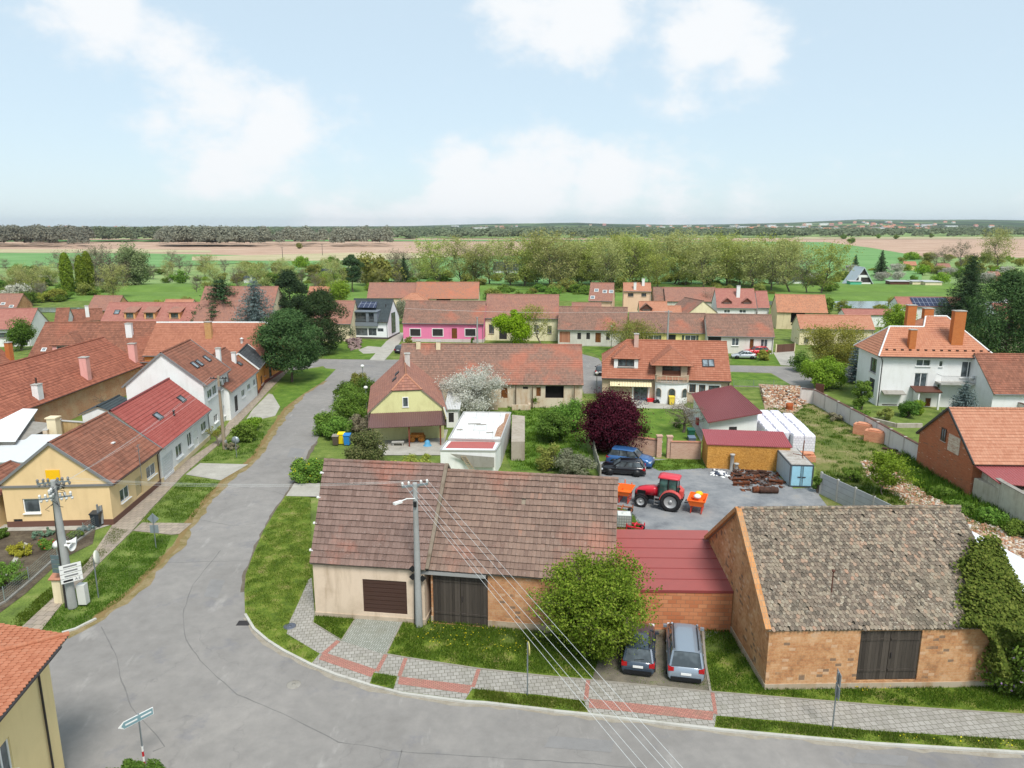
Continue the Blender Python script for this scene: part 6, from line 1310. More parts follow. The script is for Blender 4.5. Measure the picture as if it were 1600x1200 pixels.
# allotment of roofs at the far left edge behind the peach house
TL = thing('workshop', 'workshop with a wide bright white sheet roof at the left edge', 'workshop', (*G(0,700), 0)); q = [G(-60,690,3.), G(24,689,3.), G(60,646,3.), G(-60,642,3.)]; o_ = G(0,700); q = [p - o_ for p in q]; m_ = MB(); m_.slab([(p.x, p.y, 3. + (.5 if i > 1 else 0)) for i, p in enumerate(q)], .08); m_.build('roof', paint(C(236,238,238), .5, grime=.03), TL); m_ = MB(); m_.prism([(q[0].x, q[0].y + .3), (q[1].x - .3, q[1].y + .3), (q[2].x - .3, q[2].y - .3), (q[3].x, q[3].y - .3)], -.1,2.9); m_.build('wall', CONCD, TL)
T_, _f = monoroof('annex', 'low annex with flat white roof behind the peach house', 'annex', G(-40,760), G(46,760), 2.4,2.6,7.5, WHITE, paint(C(206,210,212), .5)); house('annex', 'small brown roofed wing on the left side of the peach house', 'annex', frv(lp(fP, -.0,8.6), math.degrees(fP['ang']), 6., 5., 2.6,20), PEACH, R_BROWN, gut=False, gabtrim=TRIM)
p = G(91,712,0); m_ = MB(); m_.box((0,0,2.), (.9,.8,4.0)); m_.box((0,0,4.05), (1.1,1.0,.12)); o_ = m_.build('chimney_stack', CREAM); o_.location = (p.x, p.y, 0); tag(o_, 'free standing cream chimney stack behind the peach house ridge', 'chimney')
T_, _f = monoroof('outbuilding', 'ruinous white walled outbuilding with a grey roof beside the white workshop', 'outbuilding', G(42,725), G(90,700), 2.6,3.2,5., PEELED, CONCD)
# ---------------------------------------------------------------- vehicles
TYRE = rough_mix('tyre_rubber', [C(34,34,36), C(50,50,52)], 6., 30.); RIM = paint(C(150,152,156), .35,.8); REDL = paint(C(168,20,24), .25); LIT = paint(C(214,222,228), .15, grime=0.); BLK = paint(C(26,27,29), .45)
def wheel(par, c, r, w, ax='Y', rim=None, tread=0):
    M = Matrix.Rotation(R(90), 3, 'X'); m_ = MB(); c = Vector(c); pr = [(r * .62,-w / 2), (r * .93,-w / 2), (r, -w * .36), (r, w * .36), (r * .93, w / 2), (r * .62, w / 2), (r * .62,-w / 2)]; m_.lathe(pr, 24, c, M=M)
    if tread:
        for k in range(tread):
            a = 2 * math.pi * k / tread
            for s in (-1,1): m_.box(c + Vector((math.cos(a + s * .05) * r * 1.0, s * w * .24, math.sin(a + s * .05) * r * 1.0)), (.06 * r + .02, w * .46,.07 * r), rot=Matrix.Rotation(-a, 3, 'Y') @ Matrix.Rotation(s * .45,3, 'X'))
    t = m_.build('wheel', TYRE, par); q = MB(); q.lathe([(0,-w * .2), (r * .6,-w * .34), (r * .63,-w * .42), (r * .63, w * .42), (r * .6, w * .34), (0, w * .2)], 20, c, M=M); q.lathe([(r * .2,-w * .3), (r * .14,-w * .44), (0,-w * .45)], 10, c, M=M); q.build('rim', rim or RIM, t); return t
def car(name, label, cat, back, heading, L, W, H, col, style='hatch', rails=False, group=None, plate=True):
    """car with x forwards from the rear bumper; back = world point under the rear bumper"""
    T = thing(name, label, cat, (back.x, back.y, 0.02), heading, group); p = paint(col, .3,.25, grime=.04, coat=.8); k = L / 4.6
    if style == 'suv': xs = [0,.06,.3,1.2,2.5,3.35,4.1,4.5,4.6]; zt = [.62,.92,1.02,1.04,1.03,1.05,.96,.8,.55]; cab = (.12,.55,2.75,3.4); belt = 1.0
    elif style == 'mpv': xs = [0,.06,.3,1.2,2.5,3.6,4.15,4.5,4.6]; zt = [.6,.92,1.04,1.05,1.04,1.02,.9,.74,.5]; cab = (.08,.38,2.95,3.9); belt = 1.0
    elif style == 'sedan': xs = [0,.06,.35,1.0,2.5,3.2,4.1,4.5,4.6]; zt = [.6,.9,.96,.94,.9,.88,.78,.66,.45]; cab = (.55,1.35,2.45,3.3); belt = .9
    else: xs = [0,.06,.3,1.2,2.5,3.3,4.1,4.5,4.6]; zt = [.58,.84,.93,.94,.92,.92,.82,.68,.45]; cab = (.1,.55,2.5,3.35); belt = .9
    xs = [x * k for x in xs]; cab = [x * k for x in cab]; wl_ = [.88,.96,1., 1., 1., 1., .97,.88,.78]; rings = []
    for x, z, ww in zip(xs, zt, wl_):
        h = W / 2 * ww; z0 = .22; rings.append([(x, -h * .86, z0), (x, -h * .98, z0 + .14), (x, -h, (z + z0) * .52), (x, -h * .95, z - .12), (x, -h * .86, z - .01), (x, -h * .4, z + .015), (x, h * .4, z + .015), (x, h * .86, z - .01), (x, h * .95, z - .12), (x, h, (z + z0) * .52), (x, h * .98, z0 + .14), (x, h * .86, z0)])
    m_ = MB(); n = len(rings[0])
    for a, b in zip(rings[:-1], rings[1:]):
        for i in range(n): m_.face([a[i], a[(i + 1) % n], b[(i + 1) % n], b[i]], smooth=True)
    m_.face(rings[0][::-1]); m_.face(rings[-1]); body = m_.build('body', p, T)
    a, b, c, d = cab; wb, wr = W / 2 * .9, W / 2 * .70; zb = belt - .03
    B0, B3 = [(a, -wb * .93, zb), (a, wb * .93, zb)], [(d, -wb * .96, zb), (d, wb * .96, zb)]; Tt = [(b, -wr, H - .04), (b, wr, H - .04), (c, wr, H - .05), (c, -wr, H - .05)]; bb = [(a, -wb * .93, zb), (a, wb * .93, zb), (d, wb * .96, zb), (d, -wb * .96, zb)]
    m_ = MB(); [m_.face([bb[i], bb[(i + 1) % 4], Tt[(i + 1) % 4], Tt[i]][::-1]) for i in range(4)]; m_.build('windows', GL, T)
    m_ = MB(); rr = [[(x, -wr * s * 1.03, z - .05), (x, -wr * s, z), (x, -wr * .5, z + .035), (x, wr * .5, z + .035), (x, wr * s, z), (x, wr * s * 1.03, z - .05)] for x, s, z in ((b - .06,.98, H - .06), (b + .12,1.02, H - .035), ((b + c) / 2,1.05, H - .01), (c - .15,1.02, H - .04), (c + .05,.98, H - .08))]
    for q, w_ in zip(rr[:-1], rr[1:]): [m_.face([q[i], q[i + 1], w_[i + 1], w_[i]], smooth=True) for i in range(5)]
    rf = m_.build('roof', p, T)
    if rails: m_ = MB(); [m_.bar((b + .1, s * wr * .93, H + .05), (c - .2, s * wr * .93, H + .05), .04,.05) for s in (-1,1)]; m_.build('roof_rails', BLK, rf)
    m_ = MB()
    for i in range(4): v0, v1 = Vector(bb[i]), Vector(Tt[i]); m_.bar(v0, v1,.09,.08)
    for s in (-1,1):
        for f_ in (.36,.64): v0 = Vector(bb[0 if s < 0 else 1]).lerp(Vector(bb[3 if s < 0 else 2]), f_); v1 = Vector(Tt[0 if s < 0 else 1]).lerp(Vector(Tt[3 if s < 0 else 2]), f_); m_.bar(v0, v1,.06,.05)
    m_.build('pillars', p if style != 'suv' else BLK, T)
    r = .33 if style in ('suv',) else .31; xw = [.85 * k, 3.62 * k]
    for x in xw:
        for s in (-1,1):
            wheel(T, (x, s * (W / 2 - .09), r), r, .2)
            m_ = MB(); m_.lathe([(r * 1.16,.0), (r * 1.16,.03), (0,.03)], 20, (x, s * (W / 2 - .0), r + .02), M=Matrix.Rotation(R(-90 * s), 3, 'X') if s > 0 else Matrix.Rotation(R(90), 3, 'X')); m_.build('wheel_arch', BLK, body)
    for s in (-1,1):
        m_ = MB(); m_.box((.1 * k, s * W / 2 * .8, zt[1] - .1), (.2,.28 if style != 'suv' else .18,.2)); m_.box((.3 * k, s * W / 2 * .93, zt[1] - .1), (.3,.06,.14)); m_.build('tail_light', REDL, T)
        m_ = MB(); m_.box((4.42 * k, s * W / 2 * .72, zt[7] - .08), (.22,.34,.14)); m_.build('headlight', LIT, T)
        m_ = MB(); m_.box((d - .28, s * (W / 2 + .06), zb + .1), (.16,.2,.14)); m_.build('wing_mirror', p, T)
        m_ = MB(); m_.box((2.55 * k, s * (W / 2 - .005), belt - .2), (.16,.03,.03)); m_.box((1.55 * k, s * (W / 2 - .005), belt - .2), (.16,.03,.03)); m_.build('door_handle', p, T) if L > 4 else None
    if plate:
        m_ = MB(); m_.box((-.02,0,.62 if style in ('mpv',) else .66), (.03,.52,.12)); pl = m_.build('number_plate', TRIMW, T)
    m_ = MB(); m_.box((-.01,0,.34), (.1, W * .8,.2)); m_.build('bumper', BLK, T); m_ = MB(); m_.box((L - .02,0,.34), (.1, W * .7,.2)); m_.build('bumper', BLK, T)
    m_ = MB(); m_.bar((a + .1,-.3, zb + .12), (a + .04,.22, zb + .06), .02,.03); m_.build('rear_wiper', BLK, T)
    return T
def head(a, b): d = b - a; return math.atan2(d.y, d.x)
a, b = G(1071,1071), G(1066,1000); car('car', 'silver grey people carrier with roof rails parked facing the clay block garage', 'car', a, head(a, b), 4.75,1.9,1.72, C(138,150,162), 'mpv', True)
a, b = G(996,1060), G(999,1000); car('car', 'dark blue grey estate car parked beside the silver people carrier, partly under the tree', 'car', a, head(a, b), 4.4,1.76,1.45, C(62,74,88), 'hatch', True)
a, b = G(950,722), G(1021,731); car('car', 'bright blue sport utility car by the brick wall with the gateway', 'car', a, head(a, b), 4.5,1.9,1.66, C(52,96,148), 'suv')
a, b = G(1008,742), G(943,738); car('car', 'black estate car in the yard in front of the blue one', 'car', a, head(a, b), 4.2,1.8,1.42, C(22,23,27), 'hatch')
a, b = G(1181,561), G(1149,560); car('car', 'silver saloon car on the far green before the white row house', 'car', a, head(a, b), 4.2,1.75,1.4, C(178,184,190), 'sedan'); a, b = G(1200,554), G(1164,554); car('car', 'red car parked behind the silver one on the far green', 'car', a, head(a, b), 4.4,1.8,1.5, C(190,30,44), 'hatch')
a = G(622,553); car('car', 'dark purple car on the drive beside the modern house', 'car', a, R(70), 4.1,1.75,1.45, C(56,48,66), 'hatch')
a = G(938,588); car('car', 'black car on the lane between the long barn and the taupe house', 'car', a, R(80), 4.2,1.75,1.45, C(24,24,28), 'hatch')
# tractor with hopper in front and spreader behind
TRED = paint(C(200,34,52), .35, grime=.05, coat=.4); ORG = paint(C(238,108,34), .45, grime=.08); FEND = paint(C(196,84,80), .5)
a, b = G(1047,799), G(997,792); hd = head(a, b); dirx = Vector((math.cos(hd), math.sin(hd))); nrm = Vector((-dirx.y, dirx.x)); ctr = a - nrm * 0.85 if (a - nrm * .85).y > a.y else a + nrm * .85
T = thing('tractor', 'red farm tractor with cab standing in the gravel yard', 'tractor', (ctr.x, ctr.y, 0.02), hd)
for s in (-1,1): wheel(T, (0, s * .86,.84), .84,.5, tread=20, rim=paint(C(172,172,172), .4,.4)); wheel(T, (2.45, s * .8,.54), .54,.38, tread=16, rim=paint(C(176,176,176), .4,.4))
m_ = MB()
hood = [(1.15,.46,1.02,1.72), (1.6,.45,1.0,1.70), (2.3,.42,.98,1.6), (2.85,.38,.95,1.42), (3.05,.30,.95,1.2)]; rg = [[(x, -w_, z0), (x, -w_, z1 - .18), (x, -w_ * .72, z1), (x, w_ * .72, z1), (x, w_, z1 - .18), (x, w_, z0)] for x, w_, z0, z1 in hood]
for q, w_ in zip(rg[:-1], rg[1:]): [m_.face([q[i], q[(i + 1) % 6], w_[(i + 1) % 6], w_[i]], smooth=True) for i in range(6)]
m_.face(rg[-1]); m_.face(rg[0][::-1]); hd_ = m_.build('hood', TRED, T); m_ = MB(); [m_.box((2.5, s * .42,1.2), (.7,.05,.3)) for s in (-1,1)]; m_.box((3.06,0,1.08), (.04,.5,.24)); m_.build('grille', BLK, hd_)
m_ = MB(); m_.box((1.5,0,.8), (3.2,.5,.5)); m_.box((0,0,.84), (.6,1.3,.3)); m_.box((2.45,0,.55), (.3,1.3,.22)); m_.box((-.3,0,.9), (.9,.8,.6)); m_.build('chassis', BLK, T)
m_ = MB(); cb = [(-.45,.62,1.15), (1.15,.62,1.05)]; m_.face([(-.42,-.62,1.2), (1.1,-.62,1.0), (.95,-.6,2.62), (-.42,-.6,2.62)]); m_.face([(-.42,.62,1.2), (-.42,.6,2.62), (.95,.6,2.62), (1.1,.62,1.0)]); m_.face([(1.1,-.62,1.0), (1.1,.62,1.0), (.95,.6,2.62), (.95,-.6,2.62)]); m_.face([(-.42,.62,1.2), (-.42,-.62,1.2), (-.42,-.6,2.62), (-.42,.6,2.62)]); cg = m_.build('cab_glass', glass((.03,.07,.06), .05), T)
m_ = MB(); [m_.bar(p, q, .08,.08) for s in (-1,1) for p, q in (((-.42, s * .64,1.2), (-.42, s * .62,2.65)), ((1.1, s * .64,1.0), (.95, s * .62,2.65)), ((.3, s * .65,1.0), (.28, s * .63,2.65)), ((-.42, s * .64,1.2), (1.1, s * .64,1.0)))]; m_.build('cab_frame', BLK, cg)
m_ = MB(); rg = [[(x, -w_, z), (x, -w_ * .8, z + .14), (x, w_ * .8, z + .14), (x, w_, z)] for x, w_, z in ((-.6,.6,2.6), (-.4,.72,2.64), (.9,.74,2.66), (1.15,.62,2.6))]
for q, w_ in zip(rg[:-1], rg[1:]): [m_.face([q[i], q[(i + 1) % 4], w_[(i + 1) % 4], w_[i]], smooth=True) for i in range(4)]
m_.face(rg[0][::-1]); m_.face(rg[-1]); m_.build('cab_roof', paint(C(206,62,74), .4, grime=.05), T)
for s in (-1,1):
    m_ = MB(); pts = [(.92 * math.cos(k), .84 + .92 * math.sin(k)) for k in np.linspace(.15,2.7,11)]
    for (x0, z0), (x1, z1) in zip(pts[:-1], pts[1:]): m_.slab([(x0, s * .6, z0), (x1, s * .6, z1), (x1, s * 1.1, z1), (x0, s * 1.1, z0)], .05)
    m_.build('rear_fender', FEND, T); m_ = MB(); pts = [(2.45 + .62 * math.cos(k), .54 + .62 * math.sin(k)) for k in np.linspace(.5,2.6,7)]
    for (x0, z0), (x1, z1) in zip(pts[:-1], pts[1:]): m_.slab([(x0, s * .62, z0), (x1, s * .62, z1), (x1, s * .98, z1), (x0, s * .98, z0)], .03)
    m_.build('front_fender', BLK, T); m_ = MB(); [m_.box((1.15, s * .8,.45 + .28 * k), (.36,.3,.04)) for k in range(3)]; m_.box((1.32, s * .8,.75), (.04,.3,.7)); m_.build('steps', paint(C(150,150,150), .5,.5), T); m_ = MB(); m_.bar((1.0, s * .64,2.2), (1.05, s * .95,2.3), .04,.04); m_.box((1.05, s * 1.0,2.15), (.05,.2,.34)); m_.build('mirror', BLK, T)
m_ = MB(); m_.tube([(1.05,-.52,1.4), (1.05,-.52,2.75)], .045,8); m_.build('exhaust', BLK, T)
m_ = MB(); m_.box((-.75,0,1.35), (.3,.8,.6)); m_.build('rear_hopper_red', paint(C(206,80,70), .5), T)
def hopper(name, label, cat, loc, rz, w, l, h, z, mat, extra=True):
    t = thing(name, label, cat, loc, rz); m_ = MB(); a_, b_ = w / 2, l / 2; lo = [(-b_ * .7,-a_ * .85, z), (b_ * .7,-a_ * .85, z), (b_ * .7, a_ * .85, z), (-b_ * .7, a_ * .85, z)]; hi = [(-b_, -a_, z + h), (b_, -a_, z + h), (b_, a_, z + h), (-b_, a_, z + h)]
    for i in range(4): m_.face([lo[i], lo[(i + 1) % 4], hi[(i + 1) % 4], hi[i]]); m_.bar((*hi[i][:2], z + h), (*hi[(i + 1) % 4][:2], z + h), .06,.07)
    m_.face(lo); [m_.face([tuple(c * .97 for c in p[:2]) + (p[2],) for p in (lo[(i + 1) % 4], lo[i], hi[i], hi[(i + 1) % 4])]) for i in range(4)]; m_.build('hopper', mat, t)
    m_ = MB(); [m_.bar((x * b_ * .6, y * a_ * .7,0.05), (x * b_ * .6, y * a_ * .7, z + .1), .07,.07) for x in (-1,1) for y in (-1,1)]; [m_.bar((x * b_ * .6,-a_ * .7, zz), (x * b_ * .6, a_ * .7, zz), .07,.07) for x in (-1,1) for zz in (.12, z * .6)]; m_.build('frame', paint(C(196,62,38), .5), t); return t
p = Vector(T.location[:2]) + dirx * 3.95; th_ = hopper('front_hopper', 'orange open hopper box in front of the red tractor', 'hopper', (p.x, p.y, .02), hd, 1.9,1.25,.42,.75, ORG)
p = Vector(T.location[:2]) - dirx * 2.05; th2 = hopper('spreader', 'orange fertiliser spreader with sacks behind the red tractor', 'spreader', (p.x, p.y, .02), hd, 2.0,1.4,.5,.7, ORG)
m_ = MB(); m_.lathe([(.0,0), (.3,0), (.34,.1), (.25,.25), (0,.3)], 12, (-.05,-.35,1.3)); m_.build('yellow_sack', YELP, th2); m_ = MB(); m_.lathe([(.0,0), (.3,0), (.3,.16), (.14,.28), (0,.3)], 9, (.0,.3,1.28)); m_.build('white_sack', TRIMW, th2)
m_ = MB(); [m_.bar((x, y, .9), (x + .5, y * .4,.7), .08,.08) for x in (.5,) for y in (-.5,.5)]; m_.build('hitch_arms', BLK, th2)
# caged liquid tank, red tiller, orange plough
p = G(976,827); t = thing('tank', 'white liquid tank in a wire cage beside the long barn wall', 'tank', (p.x, p.y + .5,0.02), R(-6)); m_ = MB(); m_.box((0,0,.62), (1.0,.9,.95)); m_.lathe([(.2,1.1), (.2,1.15), (0,1.16)], 12); m_.build('tank', paint(C(206,208,200), .5), t)
m_ = MB()
for z in (.2,.42,.64,.86,1.08): [m_.bar(q0, q1,.03,.03) for q0, q1 in (((-.56,-.52, z), (.56,-.52, z)), ((.56,-.52, z), (.56,.52, z)), ((.56,.52, z), (-.56,.52, z)), ((-.56,.52, z), (-.56,-.52, z)))]
for k in range(7): x = -.56 + k * 1.12 / 6; [m_.bar((x, s * .52,.1), (x, s * .52,1.1), .03,.03) for s in (-1,1)]; [m_.bar((s * .56, x * .92,.1), (s * .56, x * .92,1.1), .03,.03) for s in (-1,1)]
m_.build('cage', paint(C(160,164,166), .4,.7), t); m_ = MB(); [m_.box((0, y, .06), (1.15,.14,.1)) for y in (-.45,0,.45)]; m_.build('pallet', DOORB, t)
def junk(name, label, cat, u, v, mat, seed, w=1.6, h=.7, n=9, group=None):
    p = G(u, v); rng = random.Random(seed); t = thing(name, label, cat, (p.x, p.y, .02), rng.uniform(-.6,.6), group); m_ = MB(); fr_ = [(-w / 2,-w * .3), (w / 2,-w * .3), (w / 2, w * .3), (-w / 2, w * .3)]
    for i in range(4): m_.bar((*fr_[i], h * .55), (*fr_[(i + 1) % 4], h * .55), .09,.09); m_.bar((*fr_[i], 0), (*fr_[i], h), .07,.07)
    m_.bar((0,-w * .3, h * .8), (0, w * .3, h * .8), .1,.1); m_.build('frame', mat, t); m_ = MB()
    for i in range(n): x = -w / 2 + w * (i + .5) / n; m_.tube([(x, -w * .3, h * .55), (x + .05,-w * .38, h * .25), (x + .12,-w * .26,.0)], .03,5)
    m_.build('tines', paint(C(70,52,44), .7), t); m_ = MB(); m_.lathe([(.0,-.05), (.2,-.05), (.24,0), (.2,.05), (0,.05)], 12, (w * .42,0,.24), M=Matrix.Rotation(R(90), 3, 'X')); m_.build('gauge_wheel', BLK, t); return t
junk('tiller', 'bright red tiller lying by the caged tank', 'tiller', 993,827, paint(C(206,34,54), .4), 1,1.2,.5); junk('cultivator', 'orange cultivator frame against the long barn corner', 'cultivator', 971,773, ORG, 2,1.5,1.1); junk('harrow', 'rusty orange harrow between hopper and caged tank', 'harrow', 972,800, paint(C(150,84,50), .7), 3,1.6,.5)
# scrap beside the container
RUST = rough_mix('rust', [C(70,44,34), C(110,66,46), C(140,92,66)], 3., 18.); RUST2 = rough_mix('dark_rust', [C(44,34,32), C(76,56,48), C(104,76,62)], 3., 18.)
for i, (u, v, l_, r_) in enumerate(((1160,752,1.9,4), (1166,745,2.4,8), (1158,759,1.5,0), (1182,741,1.8,-14), (1175,750,1.6,20), (1195,746,1.4,40), (1212,756,1.2,-30), (1150,738,1.2,60))):
    p = G(u, v); m_ = MB(); [m_.box((0, dy, z), (l_, .12,.03)) for dy in (-.1,.1) for z in (.06,.28)]; m_.box((0,0,.17), (l_, .04,.2)); m_.box((l_ * .3,.0,.36), (l_ * .4,.2,.08)); o_ = m_.build('girder', (RUST, RUST2)[i % 2]); o_.location = (p.x, p.y, .02); o_.rotation_euler = (0,0, R(r_)); tag(o_, 'rusty steel girder in the scrap heap before the chipboard shed', 'girder', 'rusty girders in the scrap heap')
for i, (u, v, ll) in enumerate(((1184,770, 'left'), (1194,771, 'middle'), (1207,771, 'right'))):
    p = G(u, v); m_ = MB(); m_.lathe([(0,-.45), (.26,-.45), (.28,-.43), (.27,-.15), (.285,-.13), (.27,-.1), (.27,.13), (.285,.15), (.27,.18), (.28,.43), (.26,.45), (0,.45)], 16, (0,0,.28), M=Matrix.Rotation(R(90), 3, 'Y')); o_ = m_.build('drum', RUST2 if i else RUST); o_.location = (p.x, p.y, .02); tag(o_, f'{ll} one of three rusty drums lying in front of the scrap heap', 'drum', 'rusty drums')
for i, (u, v, lb, mt) in enumerate(((1143,735, 'tall pale concrete post standing in the scrap heap', CONC), (1150,737, 'short pale concrete post in the scrap heap', CONC))): p = G(u, v); m_ = MB(); m_.lathe([(.22,0), (.2,.1), (.17,1.5 - i * .8), (.24,1.55 - i * .8), (.24,1.65 - i * .8), (0,1.66 - i * .8)], 12); o_ = m_.build('post', mt); o_.location = (*p, 0); tag(o_, lb, 'post')
stones('scrap', [(1136,744), (1145,730), (1215,738), (1230,762), (1160,768)], 240,.3, [RUST, RUST2, paint(C(96,90,88), .7)], 8, 'loose rusty scrap metal pieces between chipboard shed and container', cat='scrap metal', heap=.3, flat=.3)
stones('debris', [(1110,742), (1118,735), (1140,742), (1134,748)], 60,.3, [TRIMW, paint(C(60,70,90), .6), TRIMW], 9, 'white and dark plastic debris left of the scrap heap', cat='debris', heap=.3)
p = G(1243,735); m_ = MB(); m_.tube([(0,0,2.1), (0.05,0,3.6)], .05,6); [m_.bar((0,0,2.15), (math.cos(k) * .9, math.sin(k) * .9,2.13), .08,.06) for k in (0.3,2.4,4.4)]; o_ = m_.build('metal_stand', RUST); o_.location = (p.x - .3, p.y - 2.0,0); tag(o_, 'rusty metal stand with upright pipe on the container roof', 'metal stand')
p = G(1232,640); m_ = MB(); m_.lathe([(0,0), (.42,0), (.44,.1), (.42,.45), (.44,.5), (.42,.9), (.38,.9), (.36,.1), (0,.08)], 16); o_ = m_.build('fire_barrel', rough_mix('orange_rust', [C(140,74,44), C(180,100,60)], 3., 20.)); o_.location = (*G(1233,641), 0); tag(o_, 'orange rusty barrel below the rubble heap', 'barrel')
# white wrapped pallets of blocks in rows
proto = thing('block_pallet', 'white wrapped pallet of building blocks in the rows behind the red roofs', 'pallet', (0,0,0), 0, 'white wrapped pallets of building blocks')
WRAP = NT('white_wrap'); _b = WRAP.n('ShaderNodeTexBrick', Scale=1., offset=.5); WRAP.l(WRAP.uvo(), _b.inputs['Vector']); _b.inputs['Brick Width'].default_value = .3; _b.inputs['Row Height'].default_value = .26; _b.inputs['Mortar Size'].default_value = .018
for k_, c_ in (('Color1', C(232,230,238)), ('Color2', C(222,220,230)), ('Mortar', C(188,184,196))): _b.inputs[k_].default_value = (*c_, 1)
WRM = WRAP.bsdf(_b.outputs[0], .35, WRAP.noise(WRAP.obj(), 5., 4.), .6,.05, spec=.4)
m_ = MB(); s_, h_ = .53,1.9; pr = [(-s_, -s_), (s_, -s_), (s_, s_), (-s_, s_)]; top = [(x * .86, y * .86) for x, y in pr]; [m_.face([(*pr[i], .14), (*pr[(i + 1) % 4], .14), (*pr[(i + 1) % 4], h_ - .1), (*pr[i], h_ - .1)]) for i in range(4)]; [m_.face([(*pr[i], h_ - .1), (*pr[(i + 1) % 4], h_ - .1), (*top[(i + 1) % 4], h_ + .02), (*top[i], h_ + .02)]) for i in range(4)]; m_.face([(*q, h_ + .02) for q in top]); m_.build('wrapped_blocks', WRM, proto)
m_ = MB(); [m_.box((0, y, .12), (1.1,.12,.04)) for y in (-.45,0,.45)]; [m_.box((x, 0,.05), (.12,1.1,.1)) for x in (-.45,0,.45)]; m_.build('pallet_base', planks(C(120,96,70), C(160,134,100), .12), proto)
a0, a1 = G(1262,707), G(1212,655); dr = (a1 - a0).normalized(); dn = Vector((dr.y, -dr.x)); first = True
for c in range(4):
    for k in range(9):
        if c == 0 and k > 7: continue
        p = a0 + Vector((.1,.3)) + dr * 1.16 * k - dn * 1.16 * c * -1 * -1; rz = math.atan2(dr.y, dr.x) + random.uniform(-.04,.04)
        if c >= 2 and k < 1: continue
        z_ = random.choice((0,0,.05)); 
        if first: proto.location = (p.x, p.y, z_); proto.rotation_euler = (0,0, rz); first = False
        else: dup(proto, (p.x + random.uniform(-.03,.03), p.y, z_), rz)
BRP = brick(C(206,140,106), C(190,118,88), C(214,176,150), .25,.14, dirt=.1)
p = G(1258,722); m_ = MB(); m_.box((0,0,.3), (2.2,1.1,.6)); m_.box((.2,.1,.7), (1.6,.9,.2)); o_ = m_.build('brick_stack', BRP); o_.location = (p.x, p.y + .6,0); o_.rotation_euler = (0,0, R(-10)); tag(o_, 'low stack of pink bricks below the white wrapped pallets', 'brick stack')
for i, (u, v, lb, rz) in enumerate(((1352,681, 'left one of two large stacks of orange bricks by the white wall', -38), (1370,692, 'right one of two large stacks of orange bricks by the white wall', -38))):
    p = G(u, v); m_ = MB(); m_.box((0,0,.6), (2.0,1.1,1.2)); m_.box((.1,0,1.28), (1.5,.9,.16)); o_ = m_.build('brick_stack', BRP); o_.location = (p.x, p.y + .5,0); o_.rotation_euler = (0,0, R(rz)); tag(o_, lb, 'brick stack')
for i, (u, v) in enumerate(((1400,706), (1412,714), (1420,716))): p = G(u, v); m_ = MB(); m_.box((0,0,.2 + .1 * i), (2.6,.3,.12), rz=R(-35 + 12 * i)); m_.box((0,.4,.12), (2.2,.25,.12), rz=R(-30)); o_ = m_.build('timber_pile', RUST2); o_.location = (*p, 0); tag(o_, ('left', 'middle', 'right')[i] + ' pile of dark old timber at the foot of the white wall', 'timber pile')
# walls and fences
def wallrun(name, label, cat, pts, h, t, mat, cap=None, post=0., pm=None, group=None, top=None):
    """free standing wall along ground photo points"""
    q = [G(*p) for p in pts]; o = q[0]; T = thing(name, label, cat, (o.x, o.y, 0), 0, group); q = [p - o for p in q]; m_ = MB()
    for a, b in zip(q[:-1], q[1:]):
        d = (b - a); l = d.length; m_.box((*((a + b) / 2), h / 2 - .05), (l, t, h + .1), math.atan2(d.y, d.x))
    m_.build('panels' if post else 'masonry', mat, T)
    if cap:
        c = MB(); [c.box((*((a + b) / 2), h + .03), ((b - a).length + .02, t + .12,.06), math.atan2((b - a).y, (b - a).x)) for a, b in zip(q[:-1], q[1:])]; c.build('coping', cap, T)
    if post:
        for a, b in zip(q[:-1], q[1:]):
            n = max(1, round((b - a).length / post))
            for k in range(n + 1): pp_ = a.lerp(b, k / n); c = MB(); c.box((pp_.x, pp_.y, h / 2 + .04), (.16, t + .1, h + .12), math.atan2((b - a).y, (b - a).x)); c.build('post', pm or mat, T)
    return T
WW = plaster(C(216,208,202), .15); wallrun('wall', 'white rendered boundary wall running down past the villa garden', 'wall', [(1250,629), (1271,631), (1350,675), (1435,725)], 1.9,.2, WW, cap=BROWNP, post=3.2, pm=plaster(C(196,188,182), .2))
CPN = NT('concrete_panels'); _s = CPN.n('ShaderNodeSeparateXYZ', Vector=CPN.uvo()); _g = CPN.step(CPN.math('FRACT', CPN.math('DIVIDE', _s.outputs[1], .5)), 0., .08,1., 0.); CPM = CPN.bsdf(CPN.mix(_g, CPN.ramp(CPN.noise(CPN.obj(), 1.5,5.), [C(150,150,148), C(186,188,188)]), C(110,108,104)), .9, _g, -.5,.02, spec=.2)
wallrun('fence', 'grey concrete panel fence with posts right of the blue container', 'fence', [(1281,772), (1362,812), (1400,832)], 1.95,.06, CPM, post=2.0, pm=CONC)
BW = brick(C(196,158,138), C(180,136,118), C(200,176,158), .28,.09, dirt=.35)
wallrun('wall', 'old brick wall left of the small gateway', 'wall', [(925,700), (1027,713)], 1.75,.3, BW, cap=brick(C(186,130,104), C(170,110,86), C(150,130,116), .3,.3)); wallrun('wall', 'old brick wall right of the small gateway', 'wall', [(1047,716), (1094,717)], 1.75,.3, BW, cap=brick(C(186,130,104), C(170,110,86), C(150,130,116), .3,.3))
for u, v, lb in ((1029,714, 'left'), (1045,715, 'right')):
    p = G(u, v); m_ = MB(); m_.box((0,0,1.1), (.5,.45,2.2)); m_.box((0,0,2.25), (.62,.58,.12)); o_ = m_.build('gate_pillar', BW); o_.location = (*p, 0); tag(o_, lb + ' brick pillar of the small gateway', 'gate pillar')
